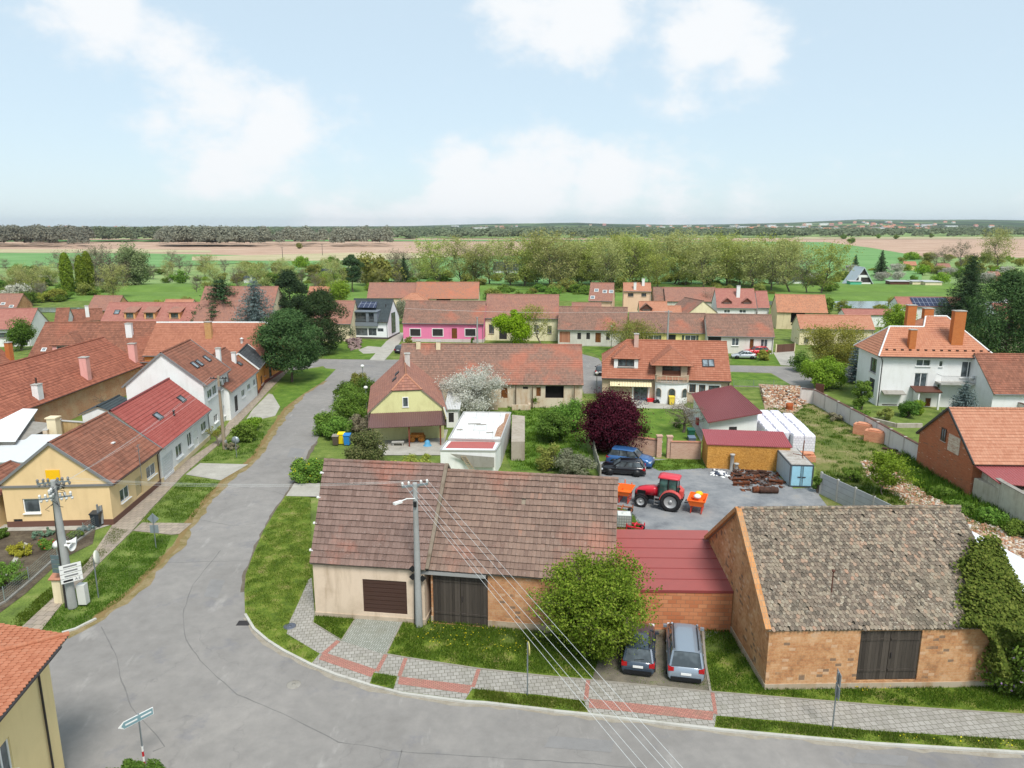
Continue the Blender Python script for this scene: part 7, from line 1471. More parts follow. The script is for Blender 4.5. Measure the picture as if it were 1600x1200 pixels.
p = G(1034,713); t = thing('gate', 'open white picket gate standing between the brick pillars', 'gate', (*p, 0), R(95)); m_ = MB(); [m_.bar((0,0, z), (1.3,0, z), .05,.05) for z in (.3,1.5)]; m_.build('rails', TRIMW, t)
for k in range(6): m_ = MB(); m_.box((.1 + k * .22,.03,.9), (.08,.03,1.6)); m_.build('picket', TRIMW, t)
wallrun('fence', 'weathered grey board fence between the grassy garden and the yard', 'fence', [(926,700), (930,722), (938,748)], 1.3,.05, planks(C(140,136,120), C(176,172,156), .14), post=2., pm=CONCD)
wallrun('wall', 'white wall with dark gate behind the villa bushes', 'wall', [(1273,620), (1286,622)], 1.9,.15, BROWNP); wallrun('wall', 'grey wall between villa and the right hand house', 'wall', [(1545,640), (1600,658), (1680,690)], 2., .2, WW, cap=BROWNP, post=3.)
wallrun('wall', 'long plastered wall of the property below the red lean-to', 'wall', [(1522,773), (1560,800), (1640,850), (1720,905)], 2.6,.3, plaster(C(200,194,176), .5), cap=CONCD)
wallrun('wall', 'low garden terrace wall in the villa garden', 'wall', [(1345,655), (1400,668), (1440,668)], .5,.3, plaster(C(176,168,156), .4)); wallrun('wall', 'yellowish stone yard wall behind the red roofed house', 'wall', [(100,694), (175,700)], 2.6,.3, plaster(C(200,172,126), .5), cap=CONC); wallrun('wall', 'crumbling white yard wall beside the chimney stack', 'wall', [(76,716), (98,696)], 2.9,.4, PEELED, cap=CONC)
wallrun('wall', 'low pale plinth of a ruined shed in the grassy garden', 'wall', [(757,640), (778,640)], .7,.3, PEELED); wallrun('wall', 'second low pale plinth in the grassy garden', 'wall', [(800,641), (827,641), (829,628)], .7,.3, PEELED)
wallrun('gate', 'brown boarded drive gate beside the white row house', 'gate', [(1212,551), (1241,549)], 1.5,.08, planks(C(84,60,50), C(110,82,70), .2), post=3.5, pm=CREAM)
def wirefence(label, pts, h, gap, name='fence'):
    q = [G(*p) for p in pts]; o = q[0]; T = thing(name, label, 'fence', (*o, 0)); q = [p - o for p in q]
    for a, b in zip(q[:-1], q[1:]):
        n = max(1, round((b - a).length / gap))
        for k in range(n + (1 if b is q[-1] else 0)): p_ = a.lerp(b, k / n); c = MB(); c.tube([(*p_, 0), (*p_, h)], .035,6); c.build('post', paint(C(140,150,146), .5,.3), T)
        m_ = MB(); [m_.bar((*a, z), (*b, z), .012,.012) for z in np.arange(.15, h, .16)]; ll = (b - a).length; [m_.bar((*a.lerp(b, k / (ll * 5)), .1), (*a.lerp(b, k / (ll * 5)), h - .05), .008,.008) for k in range(int(ll * 5))]; m_.build('mesh', paint(C(150,156,150), .5,.4), T)
    m_ = MB(); [m_.bar((*a, .06), (*b, .06), .16,.16) for a, b in zip(q[:-1], q[1:])]; m_.build('footing', CONCD, T); return T
wirefence('wire mesh fence with thin posts around the bare garden bed', [(-60,978), (8,942), (46,910), (90,870), (132,838), (152,824)], 1.1,2.6); wirefence('wire fence with green posts below the lane right of the taupe house', [(1146,604), (1240,606)], 1.1,2.8)
p = G(176,816); m_ = MB(); 
a, b = G(156,824), G(176,815); T = thing('gate', 'grey metal garden gate at the peach house corner', 'gate', (*a, 0), head(a, b)); l_ = (b - a).length; m_ = MB(); m_.box((l_ / 2,0,.95), (l_ - .1,.04,1.5)); m_.build('gate_leaf', paint(C(160,166,172), .5,.3, sheet=.25), T); m_ = MB(); m_.box((0,0,.95), (.1,.1,1.9)); m_.box((l_, 0,.95), (.1,.1,1.9)); m_.build('gate_frame', paint(C(130,136,142), .5,.3), T)
# ---------------------------------------------------------------- bins and small things
def bin_(label, u, v, col, lid=None, group=None, s=1., rz=0):
    p = G(u, v); t = thing('waste_bin', label, 'bin', (*p, 0.02), R(rz), group); M_ = paint(col, .5, grime=.05); m_ = MB(); lo, hi = .24 * s, .3 * s; q0 = [(-lo, -lo, .1), (lo, -lo, .1), (lo, lo, .1), (-lo, lo, .1)]; q1 = [(-hi, -hi, 1. * s), (hi, -hi, 1. * s), (hi, hi, 1. * s), (-hi, hi, 1. * s)]; [m_.face([q0[i], q0[(i + 1) % 4], q1[(i + 1) % 4], q1[i]]) for i in range(4)]; m_.face(q0[::-1]); m_.box((0,0,.97 * s), (hi * 2.15, hi * 2.15,.05)); m_.build('body', M_, t)
    m_ = MB(); m_.slab([(-hi * 1.1,-hi * 1.15,1.02 * s), (hi * 1.1,-hi * 1.15,1.02 * s), (hi * 1.1, hi * 1.05,1.12 * s), (-hi * 1.1, hi * 1.05,1.12 * s)], .05); m_.build('lid', paint(lid or col, .45, grime=.03), t); [wheel(t, (sx * hi * .8, hi * .8,.1), .1,.06) for sx in (-1,1)]; return t
bin_('brown bin with a grey lid, leftmost beside the street hedge', 525,696, C(84,72,64), C(140,130,120), s=1.05); bin_('yellow bin in the middle of the three beside the street hedge', 534,694, C(232,206,30), s=1.15); bin_('blue bin, rightmost beside the street hedge', 543,696, C(40,120,190), s=1.15)
bin_('dark grey bin by the metal garden gate', 153,823, C(48,54,60), s=1.15); bin_('yellow bin before the arched bay', 1049,633, C(226,200,70), s=1.1); bin_('dark bin next to the yellow bin before the arched bay', 1043,630, C(44,56,66), s=1.1); bin_('green lidded bin by the garden path near the bare tree', 1079,688, C(30,84,66), s=1.2); bin_('grey blue bin below the green one by the bare tree', 1080,700, C(96,110,128), s=1.15)
def small(label, cat, name, u, v, fn, mat, z=.0, rz=0): p = G(u, v); m_ = MB(); fn(m_); o_ = m_.build(name, mat); o_.location = (*p, z); o_.rotation_euler = (0,0, R(rz)); return tag(o_, label, cat)
small('red plastic box on the terrace of the taupe house', 'box', 'plastic_box', 1017,628, lambda m: (m.box((0,0,.2), (1.0,.6,.4)), m.box((0,0,.42), (1.06,.66,.05))), paint(C(206,40,50), .4), .04); small('black ride-on toy next to the red box on the terrace', 'toy', 'ride_on_toy', 1026,630, lambda m: (m.box((0,0,.25), (.8,.4,.2)), m.box((.1,0,.4), (.3,.36,.2)), [m.lathe([(0,-.05), (.16,-.05), (.16,.05), (0,.05)], 12, (x, y, .16), M=Matrix.Rotation(R(90), 3, 'X')) for x in (-.28,.28) for y in (-.22,.22)]), BLK, .04)
small('red storage chest on the path left of the white garage', 'chest', 'storage_chest', 1093,664, lambda m: (m.box((0,0,.35), (.8,.7,.7)), m.box((0,0,.74), (.86,.76,.08))), paint(C(170,26,34), .5), .04); small('black barbecue kettle beside the red chest', 'barbecue', 'barbecue', 1100,670, lambda m: (m.lathe([(0,.5), (.25,.55), (.32,.75), (.3,.9), (.1,1.05), (0,1.06)], 14), [m.bar((0,0,.6), (math.cos(k) * .35, math.sin(k) * .35,0), .03,.03) for k in (0,2.1,4.2)]), BLK, .04)
small('blue tarpaulin bundle under the brown porch', 'tarpaulin', 'tarpaulin', 668,697, lambda m: m.lathe([(.5,0), (.38,.1), (.3,.3), (.26,.5), (.1,.62), (0,.64)], 9), paint(C(84,150,186), .6), .05)
small('orange wooden cart under the brown porch', 'cart', 'cart', 652,690, lambda m: (m.box((0,0,.55), (1.4,.8,.06)), [m.box((0, y, .7), (1.4,.05,.3)) for y in (-.4,.4)], [m.lathe([(0,-.04), (.35,-.04), (.35,.04), (0,.04)], 14, (x, y, .35), M=Matrix.Rotation(R(90), 3, 'X')) for x in (-.5,.5) for y in (-.46,.46)]), planks(C(170,104,44), C(206,140,70), .15), .05)
small('grey bench board lying under the brown porch', 'bench', 'bench', 622,697, lambda m: (m.box((0,0,.42), (1.3,.5,.06)), [m.box((x, 0,.2), (.08,.4,.4)) for x in (-.5,.5)]), CONC, .05)
# bicycle by the red plum tree
p = G(1004,633); t = thing('bicycle', 'bicycle leaning by the terrace behind the purple tree', 'bicycle', (*p, .04), R(10))
for x in (-.52,.52): m_ = MB(); m_.tube([(x + .33 * math.cos(k), 0,.34 + .33 * math.sin(k)) for k in np.linspace(0,6.283,20)], .022,5, cap=False); [m_.bar((x, 0,.34), (x + .32 * math.cos(k), 0,.34 + .32 * math.sin(k)), .006,.006) for k in np.arange(0,6.28,.52)]; m_.build('wheel', TYRE, t)
m_ = MB(); [m_.tube([a, b], .02,6) for a, b in (((-.52,0,.34), (-.12,0,.34)), ((-.12,0,.34), (-.2,0,.85)), ((-.2,0,.85), (.38,0,.85)), ((.38,0,.85), (-.12,0,.34)), ((.4,0,.98), (.52,0,.34)), ((-.52,0,.34), (-.2,0,.85)))]; m_.build('frame', paint(C(60,80,120), .4), t); m_ = MB(); m_.tube([(.42,-.26,1.02), (.4,0,1.0), (.42,.26,1.02)], .018,6); m_.build('handlebar', BLK, t); m_ = MB(); m_.box((-.2,0,.92), (.24,.13,.06)); m_.build('saddle', BLK, t)
# satellite dish, ball finials
x_, y_ = wl(fL, (0,0)); pd = G(1572,482,4); t = thing('satellite_dish', 'large white satellite dish at the right edge above the roofs', 'satellite dish', (pd.x, pd.y, 0)); m_ = MB(); m_.tube([(0,0,3), (0,0,5.2)], .05,6); m_.build('mast', TRIM, t); m_ = MB(); m_.lathe([(0,-.12), (.6,-.05), (1.1,.12), (1.12,.12), (.6,-.1), (0,-.17)], 20, (0,0,5.4), M=Matrix.Rotation(R(70), 3, 'X') @ Matrix.Rotation(R(180), 3, 'X')); m_.build('dish', TRIMW, t)

# ---------------------------------------------------------------- poles, wires, signs
CP = plaster(C(160,162,160), .35); STEEL = paint(C(146,154,158), .4,.6); WIRE = paint(C(208,210,208), .5,0.)
p = G(655,979); fp = p; t = thing('utility_pole', 'tall concrete utility pole in front of the plastered barn', 'utility pole', (*p, 0)); m_ = MB(); m_.tube([(0,0,0), (0,0,8.9)], [.22,.13], 12); m_.build('pole', CP, t)
ang = R(20); ca, sa = math.cos(ang), math.sin(ang); m_ = MB(); m_.bar((-.75 * ca, -.75 * sa, 8.75), (.75 * ca, .75 * sa, 8.75), .12,.1); m_.bar((-.3,-.1,8.35), (.3,.1,8.75), .05,.05); ca_ = m_.build('crossarm', STEEL, t); INS = []
for k in (-.7,-.35,.35,.7): m_ = MB(); m_.lathe([(.03,0), (.07,.04), (.05,.1), (.08,.14), (.04,.22), (0,.24)], 10, (k * ca, k * sa, 8.8)); m_.build('insulator', TRIMW, ca_); INS.append((p.x + k * ca, p.y + k * sa, 9.0))
m_ = MB(); m_.tube([(0,-.1,8.0), (-.4,-.5,8.15), (-.75,-.8,8.1)], .035,6); m_.box((-.85,-.9,8.08), (.5,.2,.12), rz=R(45)); m_.build('street_light', TRIMW, t); m_ = MB(); m_.box((0.0,-.2,7.7), (.18,.16,.3)); m_.build('junction_box', BLK, t)
m_ = MB(); [m_.box((s * .28,-.06,3.2 + z), (.3,.05,.3), rot=Matrix.Rotation(R(45), 3, 'Y')) for s, z in ((-1,0), (1,-.1), (-1,.5))]; [m_.bar((0,0,3.2 + z), (s * .3,-.05,3.2 + z), .04,.04) for s, z in ((-1,0), (1,-.1), (-1,.5))]; m_.build('small_brackets', BLK, t); m_ = MB(); m_.tube([(-.26,.0,0), (-.2,.05,3.4)], .03,6); m_.build('cable_guard', TRIMD, t)
p = G(114,950); lpz = p; t2 = thing('utility_pole', 'leaning concrete utility pole crowded with insulators, loudspeakers and sign boards', 'utility pole', (*p, 0)); t2.rotation_euler = (0, R(-.8), 0); m_ = MB(); m_.tube([(0,0,0), (0,0,8.3)], [.27,.15], 12); m_.build('pole', CP, t2); m_ = MB(); m_.tube([(-.42,.05,0), (-.3,.05,4.), (-.12,.0,7.3)], .08,8); m_.build('second_tube', TRIMD, t2)
INS2 = []; rng = random.Random(5)
for z, a in ((8.15,15), (7.7,105), (7.2,20)):
    c_, s_ = math.cos(R(a)), math.sin(R(a)); m_ = MB(); m_.bar((-.85 * c_, -.85 * s_, z), (.85 * c_, .85 * s_, z), .1,.08); arm = m_.build('crossarm', STEEL, t2)
    for k in (-.8,-.5,-.25,.25,.5,.8): m_ = MB(); m_.lathe([(.03,0), (.08,.05), (.05,.12), (.09,.16), (.04,.24), (0,.26)], 8, (k * c_, k * s_, z + .04)); m_.lathe([(.07,-.04), (.09,-.1), (.04,-.2), (0,-.2)], 8, (k * c_ + .06, k * s_, z)); m_.build('insulator', TRIMW if rng.random() < .6 else TRIM, arm); INS2.append((p.x + k * c_, p.y + k * s_, z + .25))
m_ = MB()
for k in range(16): a = rng.uniform(0,6.28); z = rng.uniform(6.7,8.2); m_.tube([(math.cos(a) * .15, math.sin(a) * .15, z), (math.cos(a) * .6, math.sin(a) * .6, z + rng.uniform(-.3,.25)), (math.cos(a + .5) * .5, math.sin(a + .5) * .5, z - .35)], .018,4)
m_.build('cable_loops', BLK, t2)
for a, z in ((150,4.1), (-15,4.2), (25,4.35)):
    d = Vector((math.cos(R(a)), math.sin(R(a)), -.1)).normalized(); m_ = MB(); q = d.to_track_quat('Z', 'Y').to_matrix(); m_.lathe([(.04,.2), (.08,.35), (.14,.55), (.26,.72), (.27,.72), (.14,.5), (.0,.4)], 12, (0,0, z), M=q); m_.lathe([(0,.1), (.1,.12), (.1,.24), (.0,.26)], 10, (0,0, z), M=q); m_.build('loudspeaker', TRIMW, t2)
def board(par, name, c, w, h, rz, mat, lines=0, txt=None, tm=None, border=None):
    Mz = Matrix.Rotation(rz, 3, 'Z'); m_ = MB(); m_.box(c, (w, .03, h), rz); o_ = m_.build(name, mat, par)
    if lines: m_ = MB(); [m_.box(Vector(c) + Mz @ Vector((-w * .04 * (k % 3), -.02, h / 2 - h * (k + .5) / lines)), (w * (.62 + .1 * (k % 2)), .012, h / lines * .34), rz) for k in range(lines)]; m_.build('lettering', tm or TRIM, o_)
    if txt:
        cu = bpy.data.curves.new('lettering', 'FONT')
        cu.resolution_u = 2; cu.body = txt; cu.size = h * .8; cu.align_x = 'CENTER'; cu.align_y = 'CENTER'; cu.extrude = .004; tmp = bpy.data.objects.new('lettering_curve', cu); x = bpy.data.objects.new('lettering', bpy.data.meshes.new_from_object(tmp)); bpy.data.objects.remove(tmp); link(x, o_); x.location = Vector(c) + Mz @ Vector((w * .26,-.02,0)); x.rotation_euler = (math.pi / 2,0, rz); x.data.materials.append(tm or BLK)
    return o_
rzs = R(38)
for k in range(4): board(t2, 'sign_board', (.42,-.3,2.95 - .3 * k), 1.15,.26, rzs, TRIMW, lines=1 if k < 3 else 0, txt='A.S' if k == 3 else None, tm=BLK if k == 3 else TRIM)
m_ = MB(); m_.box(Vector((.42,-.3,2.05)) + Matrix.Rotation(rzs, 3, 'Z') @ Vector((-.2,-.02,0)), (.5,.012,.12), rzs); m_.build('lettering', BLK, t2)
for k in range(4): board(t2, 'sign_back', (-.62,.15,3.3 - .3 * k), .8,.26, R(-8), paint(C(112,128,136), .5,.5))
m_ = MB(); m_.box((.55,.3,.8), (.5,.4,1.3)); m_.build('meter_cabinet', paint(C(206,206,200), .6), t2)
p = G(103,945); t = thing('brick_pillar', 'short plastered pillar with red tiled cap beside the leaning pole', 'pillar', (p.x - .5, p.y + .3,0)); m_ = MB(); m_.box((0,0,.85), (.5,.45,1.7)); m_.build('shaft', CREAM, t); m_ = MB(); m_.slab([(-.36,-.36,1.72), (.36,-.36,1.72), (.36,.36,1.95), (-.36,.36,1.95)], .08); m_.build('cap', R_ORANGE, t)
# wires
def wire(a, b, sag, r=.014, n=14, ext=0.):
    a, b = Vector(a), Vector(b)
    if ext: b = a + (b - a) * ext; sag *= ext
    pts = [a.lerp(b, i / n) - UP * sag * 4 * (i / n) * (1 - i / n) for i in range(n + 1)]; m_ = MB(); m_.tube(pts, r, 5, cap=False, smooth=False); return m_.build('power_line', WIRE)
BR_ = [(1005,1200), (1022,1200), (1049,1200), (1062,1200), (1079,1200)]; src = [INS[0], (fp.x, fp.y, 8.2), INS[1], INS[2], INS[3]]
for k, (e, s0) in enumerate(zip(BR_, src)): b_ = G3(*e, 8.4); tag(wire(s0, b_, .12, ext=2.2, r=.0075), ('first', 'second', 'third', 'fourth', 'fifth')[k] + ' from the left of the five wires running down right from the concrete pole', 'power line', 'wires from the concrete pole to the lower right')
for k in range(4): tag(wire(INS[k], INS2[(1,3,4,5)[k]], .35, r=.004), ('lowest', 'second lowest', 'third lowest', 'highest')[k] + ' wire crossing the street between the two concrete poles', 'power line', 'wires crossing the street between the poles')
# timber pole in the left verge
p = G(351,702); t3 = thing('utility_pole', 'weathered timber pole with short crossarm in the left verge', 'utility pole', (*p, 0)); m_ = MB(); m_.tube([(0,0,0), (0,0,7.9)], [.2,.12], 10); m_.build('pole', planks(C(120,106,88), C(168,152,130), .08), t3); m_ = MB(); m_.bar((-.8,0,7.6), (.8,.2,7.6), .1,.1); ar_ = m_.build('crossarm', TRIMD, t3); I3 = []
for k in (-.75,-.45,.45,.75): m_ = MB(); m_.lathe([(.05,0), (.07,.06), (.03,.16), (0,.18)], 8, (k, k * .12,7.64)); m_.build('insulator', TRIMD, ar_); I3.append((p.x + k, p.y + k * .12,7.8))
m_ = MB(); m_.box((.12,-.2,6.6), (.3,.25,.35)); m_.build('junction_box', TRIM, t3); m_ = MB(); m_.box((.1,0,.5), (.34,.3,1.0)); m_.build('concrete_stub', CP, t3)
for k in range(3): tag(wire(I3[k], INS2[6 + k], .5, r=.006), ('left', 'middle', 'right')[k] + ' wire between the timber pole and the leaning concrete pole', 'power line', 'wires between timber and leaning pole')
p = G(1043,526); p = G(1042,548); t = thing('utility_pole', 'thin concrete pole in front of the pale yellow row house', 'utility pole', (*p, 0)); m_ = MB(); m_.tube([(0,0,0), (0,0,7.6)], [.2,.13], 8); m_.build('pole', CP, t); m_ = MB(); m_.bar((-.7,0,7.3), (.7,0,7.3), .1,.1); m_.build('crossarm', STEEL, t); fw_p = p
p = G(746,538); t = thing('utility_pole', 'thin concrete pole in front of the pink house', 'utility pole', (*p, 0)); m_ = MB(); m_.tube([(0,0,0), (0,0,5.4)], [.2,.13], 8); m_.build('pole', CP, t); m_ = MB(); m_.tube([(0,0,5.2), (0,-.6,5.4), (0,-1.1,5.35)], .04,5); m_.build('lamp_arm', STEEL, t)
for k in range(2): tag(wire((fw_p.x - .6 + 1.2 * k, fw_p.y, 7.4), (fw_p.x - 50, fw_p.y + 6,7.3), .5, r=.012), ('front', 'rear')[k] + ' wire along the far row of houses', 'power line', 'wires along the far row')
def lamp(label, u, v, h, style='post', rz=0, name='street_lamp'):
    p = G(u, v); t = thing(name, label, 'street lamp', (*p, .05), R(rz)); m_ = MB(); m_.tube([(0,0,0), (0,0, h)], [.06,.04], 8); m_.build('pole', STEEL, t); m_ = MB()
    if style == 'ball': m_.lathe([(.05,0), (.16,.06), (.26,.2), (.26,.3), (.16,.42), (0,.46)], 12, (0,0, h)); m_.build('lamp_head', TRIMW, t)
    else: m_.slab([(-.08,-.1, h), (.08,-.1, h), (.1,-.75, h + .12), (-.1,-.75, h + .12)], .07); m_.build('lamp_head', TRIMW, t)
    return t
lamp('slim street lamp with white head at the street bend behind the hedge', 568,612,3.4, 'ball'); lamp('thin lamp post at the corner of the yellow house', 573,640,2.6, 'ball'); lamp('street lamp on the green before the far row', 955,545,4.0, 'ball'); lamp('black lamp post at the lane corner of the taupe house', 932,612,2.4, 'ball')
def signpost(label, u, v, h, build, cat='traffic sign', rz=0., z=.1): p = G(u, v); t = thing('traffic_sign', label, cat, (*p, z), R(rz)); m_ = MB(); m_.tube([(0,0,0), (0,0, h)], .035,8); m_.build('post', STEEL, t); build(t, h); return t
GB = paint(C(150,160,166), .45,.4)
def tri(t, h, y=.04):
    m_ = MB(); r_ = .42
    for yy, rev in ((y, 1), (y + .02,-1)): q = [(0, yy, h + .1), (-.45, yy, h - .66), (.45, yy, h - .66)]; m_.face(q[::rev])
    m_.build('sign_plate', GB, t)
def diam(t, h, y=.04): m_ = MB(); m_.box((0, y, h - .4), (.6,.02,.6), rot=Matrix.Rotation(R(45), 3, 'Y')); m_.build('sign_plate', GB, t); m_ = MB(); m_.box((0, y, h - 1.2), (.62,.02,.6)); m_.build('lower_plate', GB, t)
signpost('grey backed diamond and square traffic signs on a pole in the left verge', 244,857,2.7, diam, z=0.)
def rnd(t, h): m_ = MB(); m_.lathe([(0,0), (.4,0), (.4,.02), (0,.02)], 8, (0,.05, h - .4), M=Matrix.Rotation(R(90), 3, 'X')); m_.build('sign_plate', GB, t)
signpost('grey backed round sign on a post beside the verge bushes', 370,716,2.3, rnd, z=0.)
signpost('traffic sign seen edge on at the pavement before the barns', 824,1089,2.9, lambda t, h: (lambda m: (m.lathe([(0,0), (.34,0), (.34,.02), (0,.02)], 20, (.04,0, h - .3), M=Matrix.Rotation(R(90), 3, 'Y')), m.build('sign_plate', paint(C(214,204,130), .5), t)))(MB()), rz=10)
def edge2(t, h):
    for nm, hh, col in (('sign_plate', h - .3, GB), ('lower_plate', h - 1.0, GB)): m_ = MB(); m_.box((.05,0, hh), (.02,.6,.6), rot=Matrix.Rotation(R(-8), 3, 'Z')); m_.build(nm, col, t)
signpost('two traffic sign plates seen edge on at the kerb below the right barn', 1300,1143,3.0, edge2)
# round traffic mirror and the direction sign
p = G(154,934); t = thing('traffic_mirror', 'round traffic mirror on a post in the verge beside the leaning pole', 'traffic mirror', (*p, 0)); m_ = MB(); m_.tube([(0,0,0), (0,0,2.7)], .04,8); m_.build('post', STEEL, t); Mm = Matrix.Rotation(R(106), 3, 'Z') @ Matrix.Rotation(R(82), 3, 'X'); m_ = MB(); m_.lathe([(0,0), (.42,0), (.45,.03), (.42,.09), (.3,.12), (0,.14)], 20, (.16,0,2.75), M=Mm); m_.build('mirror_housing', paint(C(206,206,190), .5), t); m_ = MB(); m_.lathe([(0,-.03), (.3,-.02), (.4,-.004)], 20, (.16,0,2.75), M=Mm); m_.build('mirror_glass', paint(C(190,200,200), .08,.9, grime=0), t)
p = G(226,1197); t = thing('direction_sign', 'arrow shaped direction sign on a red and white banded post at the near hedge', 'road sign', (*p, 0)); m_ = MB(); m_.tube([(0,0,1.0), (0,0,2.6)], .035,8); m_.build('post', STEEL, t); m_ = MB(); [m_.tube([(0,0, z), (0,0, z + .25)], .045,8) for z in (0., .5)]; m_.build('red_bands', paint(C(186,30,40), .5), t); m_ = MB(); [m_.tube([(0,0, z), (0,0, z + .25)], .045,8) for z in (.25,.75)]; m_.build('white_bands', TRIMW, t)
rz_ = R(52); Mz = Matrix.Rotation(rz_, 3, 'Z')
def arrow(s, y0, y1, name, mat, par): pts = [(-.85 * s - .0,2.4), (-.62,2.4 - .17 * s), (.62 * (1 if s == 1 else .96), 2.4 - .17 * s), (.62 * (1 if s == 1 else .96), 2.4 + .17 * s), (-.62,2.4 + .17 * s)]; m_ = MB(); F_ = [tuple(Mz @ Vector((x, y0, z))) for x, z in pts]; B_ = [tuple(Mz @ Vector((x, y1, z))) for x, z in pts]; m_.face(F_); m_.face(B_[::-1]); [m_.face([F_[i], B_[i], B_[(i + 1) % 5], F_[(i + 1) % 5]]) for i in range(5)]; return m_.build(name, mat, par)
ap = arrow(1,-.03,.0, 'arrow_plate', TRIMW, t); arrow(.86,-.037,-.031, 'arrow_face', paint(C(120,150,156), .5), ap); m_ = MB(); [m_.box(tuple(Mz @ Vector((x, -.042,2.4))), (w_, .006,.07), rz_) for x, w_ in ((-.32,.5), (.3,.45))]; m_.build('lettering', TRIMW, ap)
# small posts and kerb stones
for i, (u, v, lb) in enumerate(((1508,838, 'pale board standing in the weeds behind the old barn'), (1585,800, 'white board leaning on the long plastered wall'))): p = G(u, v); m_ = MB(); m_.box((0,0,.5), (.5,.06,1.0), rot=Matrix.Rotation(R(12), 3, 'Y')); o_ = m_.build('board', TRIMW); o_.location = (*p, 0); tag(o_, lb, 'board')
# ---------------------------------------------------------------- trees and shrubs
NB = 'T'
put(deciduous('tree', 'broad bright green bushy tree between the barn gate and the parked cars', 'tree', 11,5.9,4.9, None, 62000,.075, leafm((.08,.13,.015), (.17,.24,.025), (.32,.36,.06)), spread=.17, r0=.16, g2=dict(nb=95, lo=.05, rise=.7, twigs=9, prof=1.1)), G(920,1024,0).to_3d())
put(bush('plum_tree', 'dense dark purple leaved tree in the garden behind the yard', 'tree', 12,5.3,6.0,36000,.11, L_PURPLE, base=.8, clumps=85, ragged=.5), (*G(953,706), 0))
put(deciduous('blossom_tree', 'white blossoming fruit tree before the long old barn', 'tree', 13,6.2,8.2, None, 21000,.095, L_BLOSS, spread=.3, r0=.16, g2=dict(nb=30, lo=.12, rise=.7, twigs=8, prof=1.2)), (*G(724,648), 0))
def ivy_on_barn():
    rng = np.random.default_rng(14); L, W, hz_, tp_ = fC['L'], fC['W'], fC['hz'], fC['tp']; P_, N_ = [], []
    n = 30000; y = rng.random(n) * W / 2; edge = L - .25 - 2.6 * np.clip(1 - y / (W * .36), 0,1) ** 1.2 + .35 * np.sin(y * 3.1) * np.sin(y * 1.3 + 1) + rng.normal(size=n) * .28; x = edge + rng.random(n) * (L + .9 - edge); hgt = .05 + rng.random(n) ** 2 * (.45 + .35 * (np.sin(x * 2.3 + y) * np.sin(y * 1.9) * .5 + .5)); k = 1 / math.hypot(1, tp_)
    m = (y < W * (.24 + .12 * rng.random(n))); P_.append(np.stack([x, y - hgt * tp_ * k, hz_ + y * tp_ + hgt * k], 1)[m]); N_.append(np.tile([0,-tp_ * k, k], (m.sum(), 1)))
    n = 34000; z = rng.random(n) * (hz_ + .6); x0 = L - 1.9 + .35 * (hz_ - z) + .3 * np.sin(z * 2.7); x = x0 + rng.random(n) ** .8 * (L + 2.6 - x0); dpt = .2 + 1.1 * np.abs(np.sin(x * 1.7 + z * .9) * np.sin(z * 1.3 + x)) * rng.random(n) + .5 * rng.random(n); P_.append(np.stack([x, -dpt + .2, z], 1)); N_.append(np.tile([0,-1., .3], (n, 1)))
    n = 9000; y = rng.random(n) * W * .28; zt = hz_ + np.minimum(y, W - y) * tp_; z = rng.random(n) * zt; P_.append(np.stack([L + .05 + rng.random(n) * (.2 + .4 * np.abs(np.sin(y * 1.4 + z))), y, z], 1)); N_.append(np.tile([1., 0,.3], (n, 1)))
    V, F = leafquads(np.concatenate(P_), .085, rng, .1,.8, N=np.concatenate(N_)); t = thing('ivy', 'thick green ivy smothering the right end of the mossy barn, roof and wall', 'ivy', (fC['A'].x, fC['A'].y, 0), fC['ang']); mesh_np('leaves', V, F, leafm((.06,.10,.02), (.13,.19,.035), (.26,.31,.07)), t)
    segs = [(np.array([L + .1,.4 * k, 0.]), np.array([L + .15 - .4 * k, .5 * k, 3.2]), .06,.03) for k in range(4)]; V, F = frustums(segs, 5); mesh_np('stems', V, F, bark(), t)
ivy_on_barn()
put(bush('lilac', 'lilac bush with pale violet flowers in front of the ivy', 'shrub', 16,3.8,3.6,22000,.085, L_MIDG, base=.1, clumps=30, blossoms=(L_LILAC, 900,.07)), G3(1585,1082,0))
for a in (((550,655), 5.2,4.2,17, L_MIDG, 'big dense green hedge bush beside the street bend'), ((575,632), 4.6,3.4,18, L_DARKG, 'dark green bush next to the yellow house wall'), ((525,700 - 15), 3.0,2.4,19, L_MIDG, 'light bush behind the three coloured bins'), ((510,678), 2.6,2.6,20, L_MIDG, 'pale leaved bush at the street edge'), ((565,676), 3.0,2.0,21, L_BARE, 'brownish twiggy bush right of the bins'), ((560,606), 2.6,2.0,22, L_OLIVE, 'olive bush below the slim street lamp'), ((545,628), 3.6,2.6,221, L_DARKG, 'small dark bush at the top of the street hedge')):
    (u, v), w_, h_, sd, lm, lb = a; put(bush('shrub', lb, 'shrub', sd, w_, h_, 9000,.1, lm, clumps=24), (*G(u, v), 0))
put(bush('shrub', 'rounded olive green shrub behind the barn ridge', 'shrub', 23,3.2,3.6,13000,.1, leafm((.08,.10,.03), (.14,.16,.06), (.24,.22,.10)), clumps=30), (*G(572,728), 0)); put(bush('shrub', 'small shrub dotted with yellow flowers at the street edge', 'shrub', 24,3.0,2.4,8000,.09, L_MIDG, clumps=22, blossoms=(L_DOT, 260,.07)), (*G(486,752), 0))
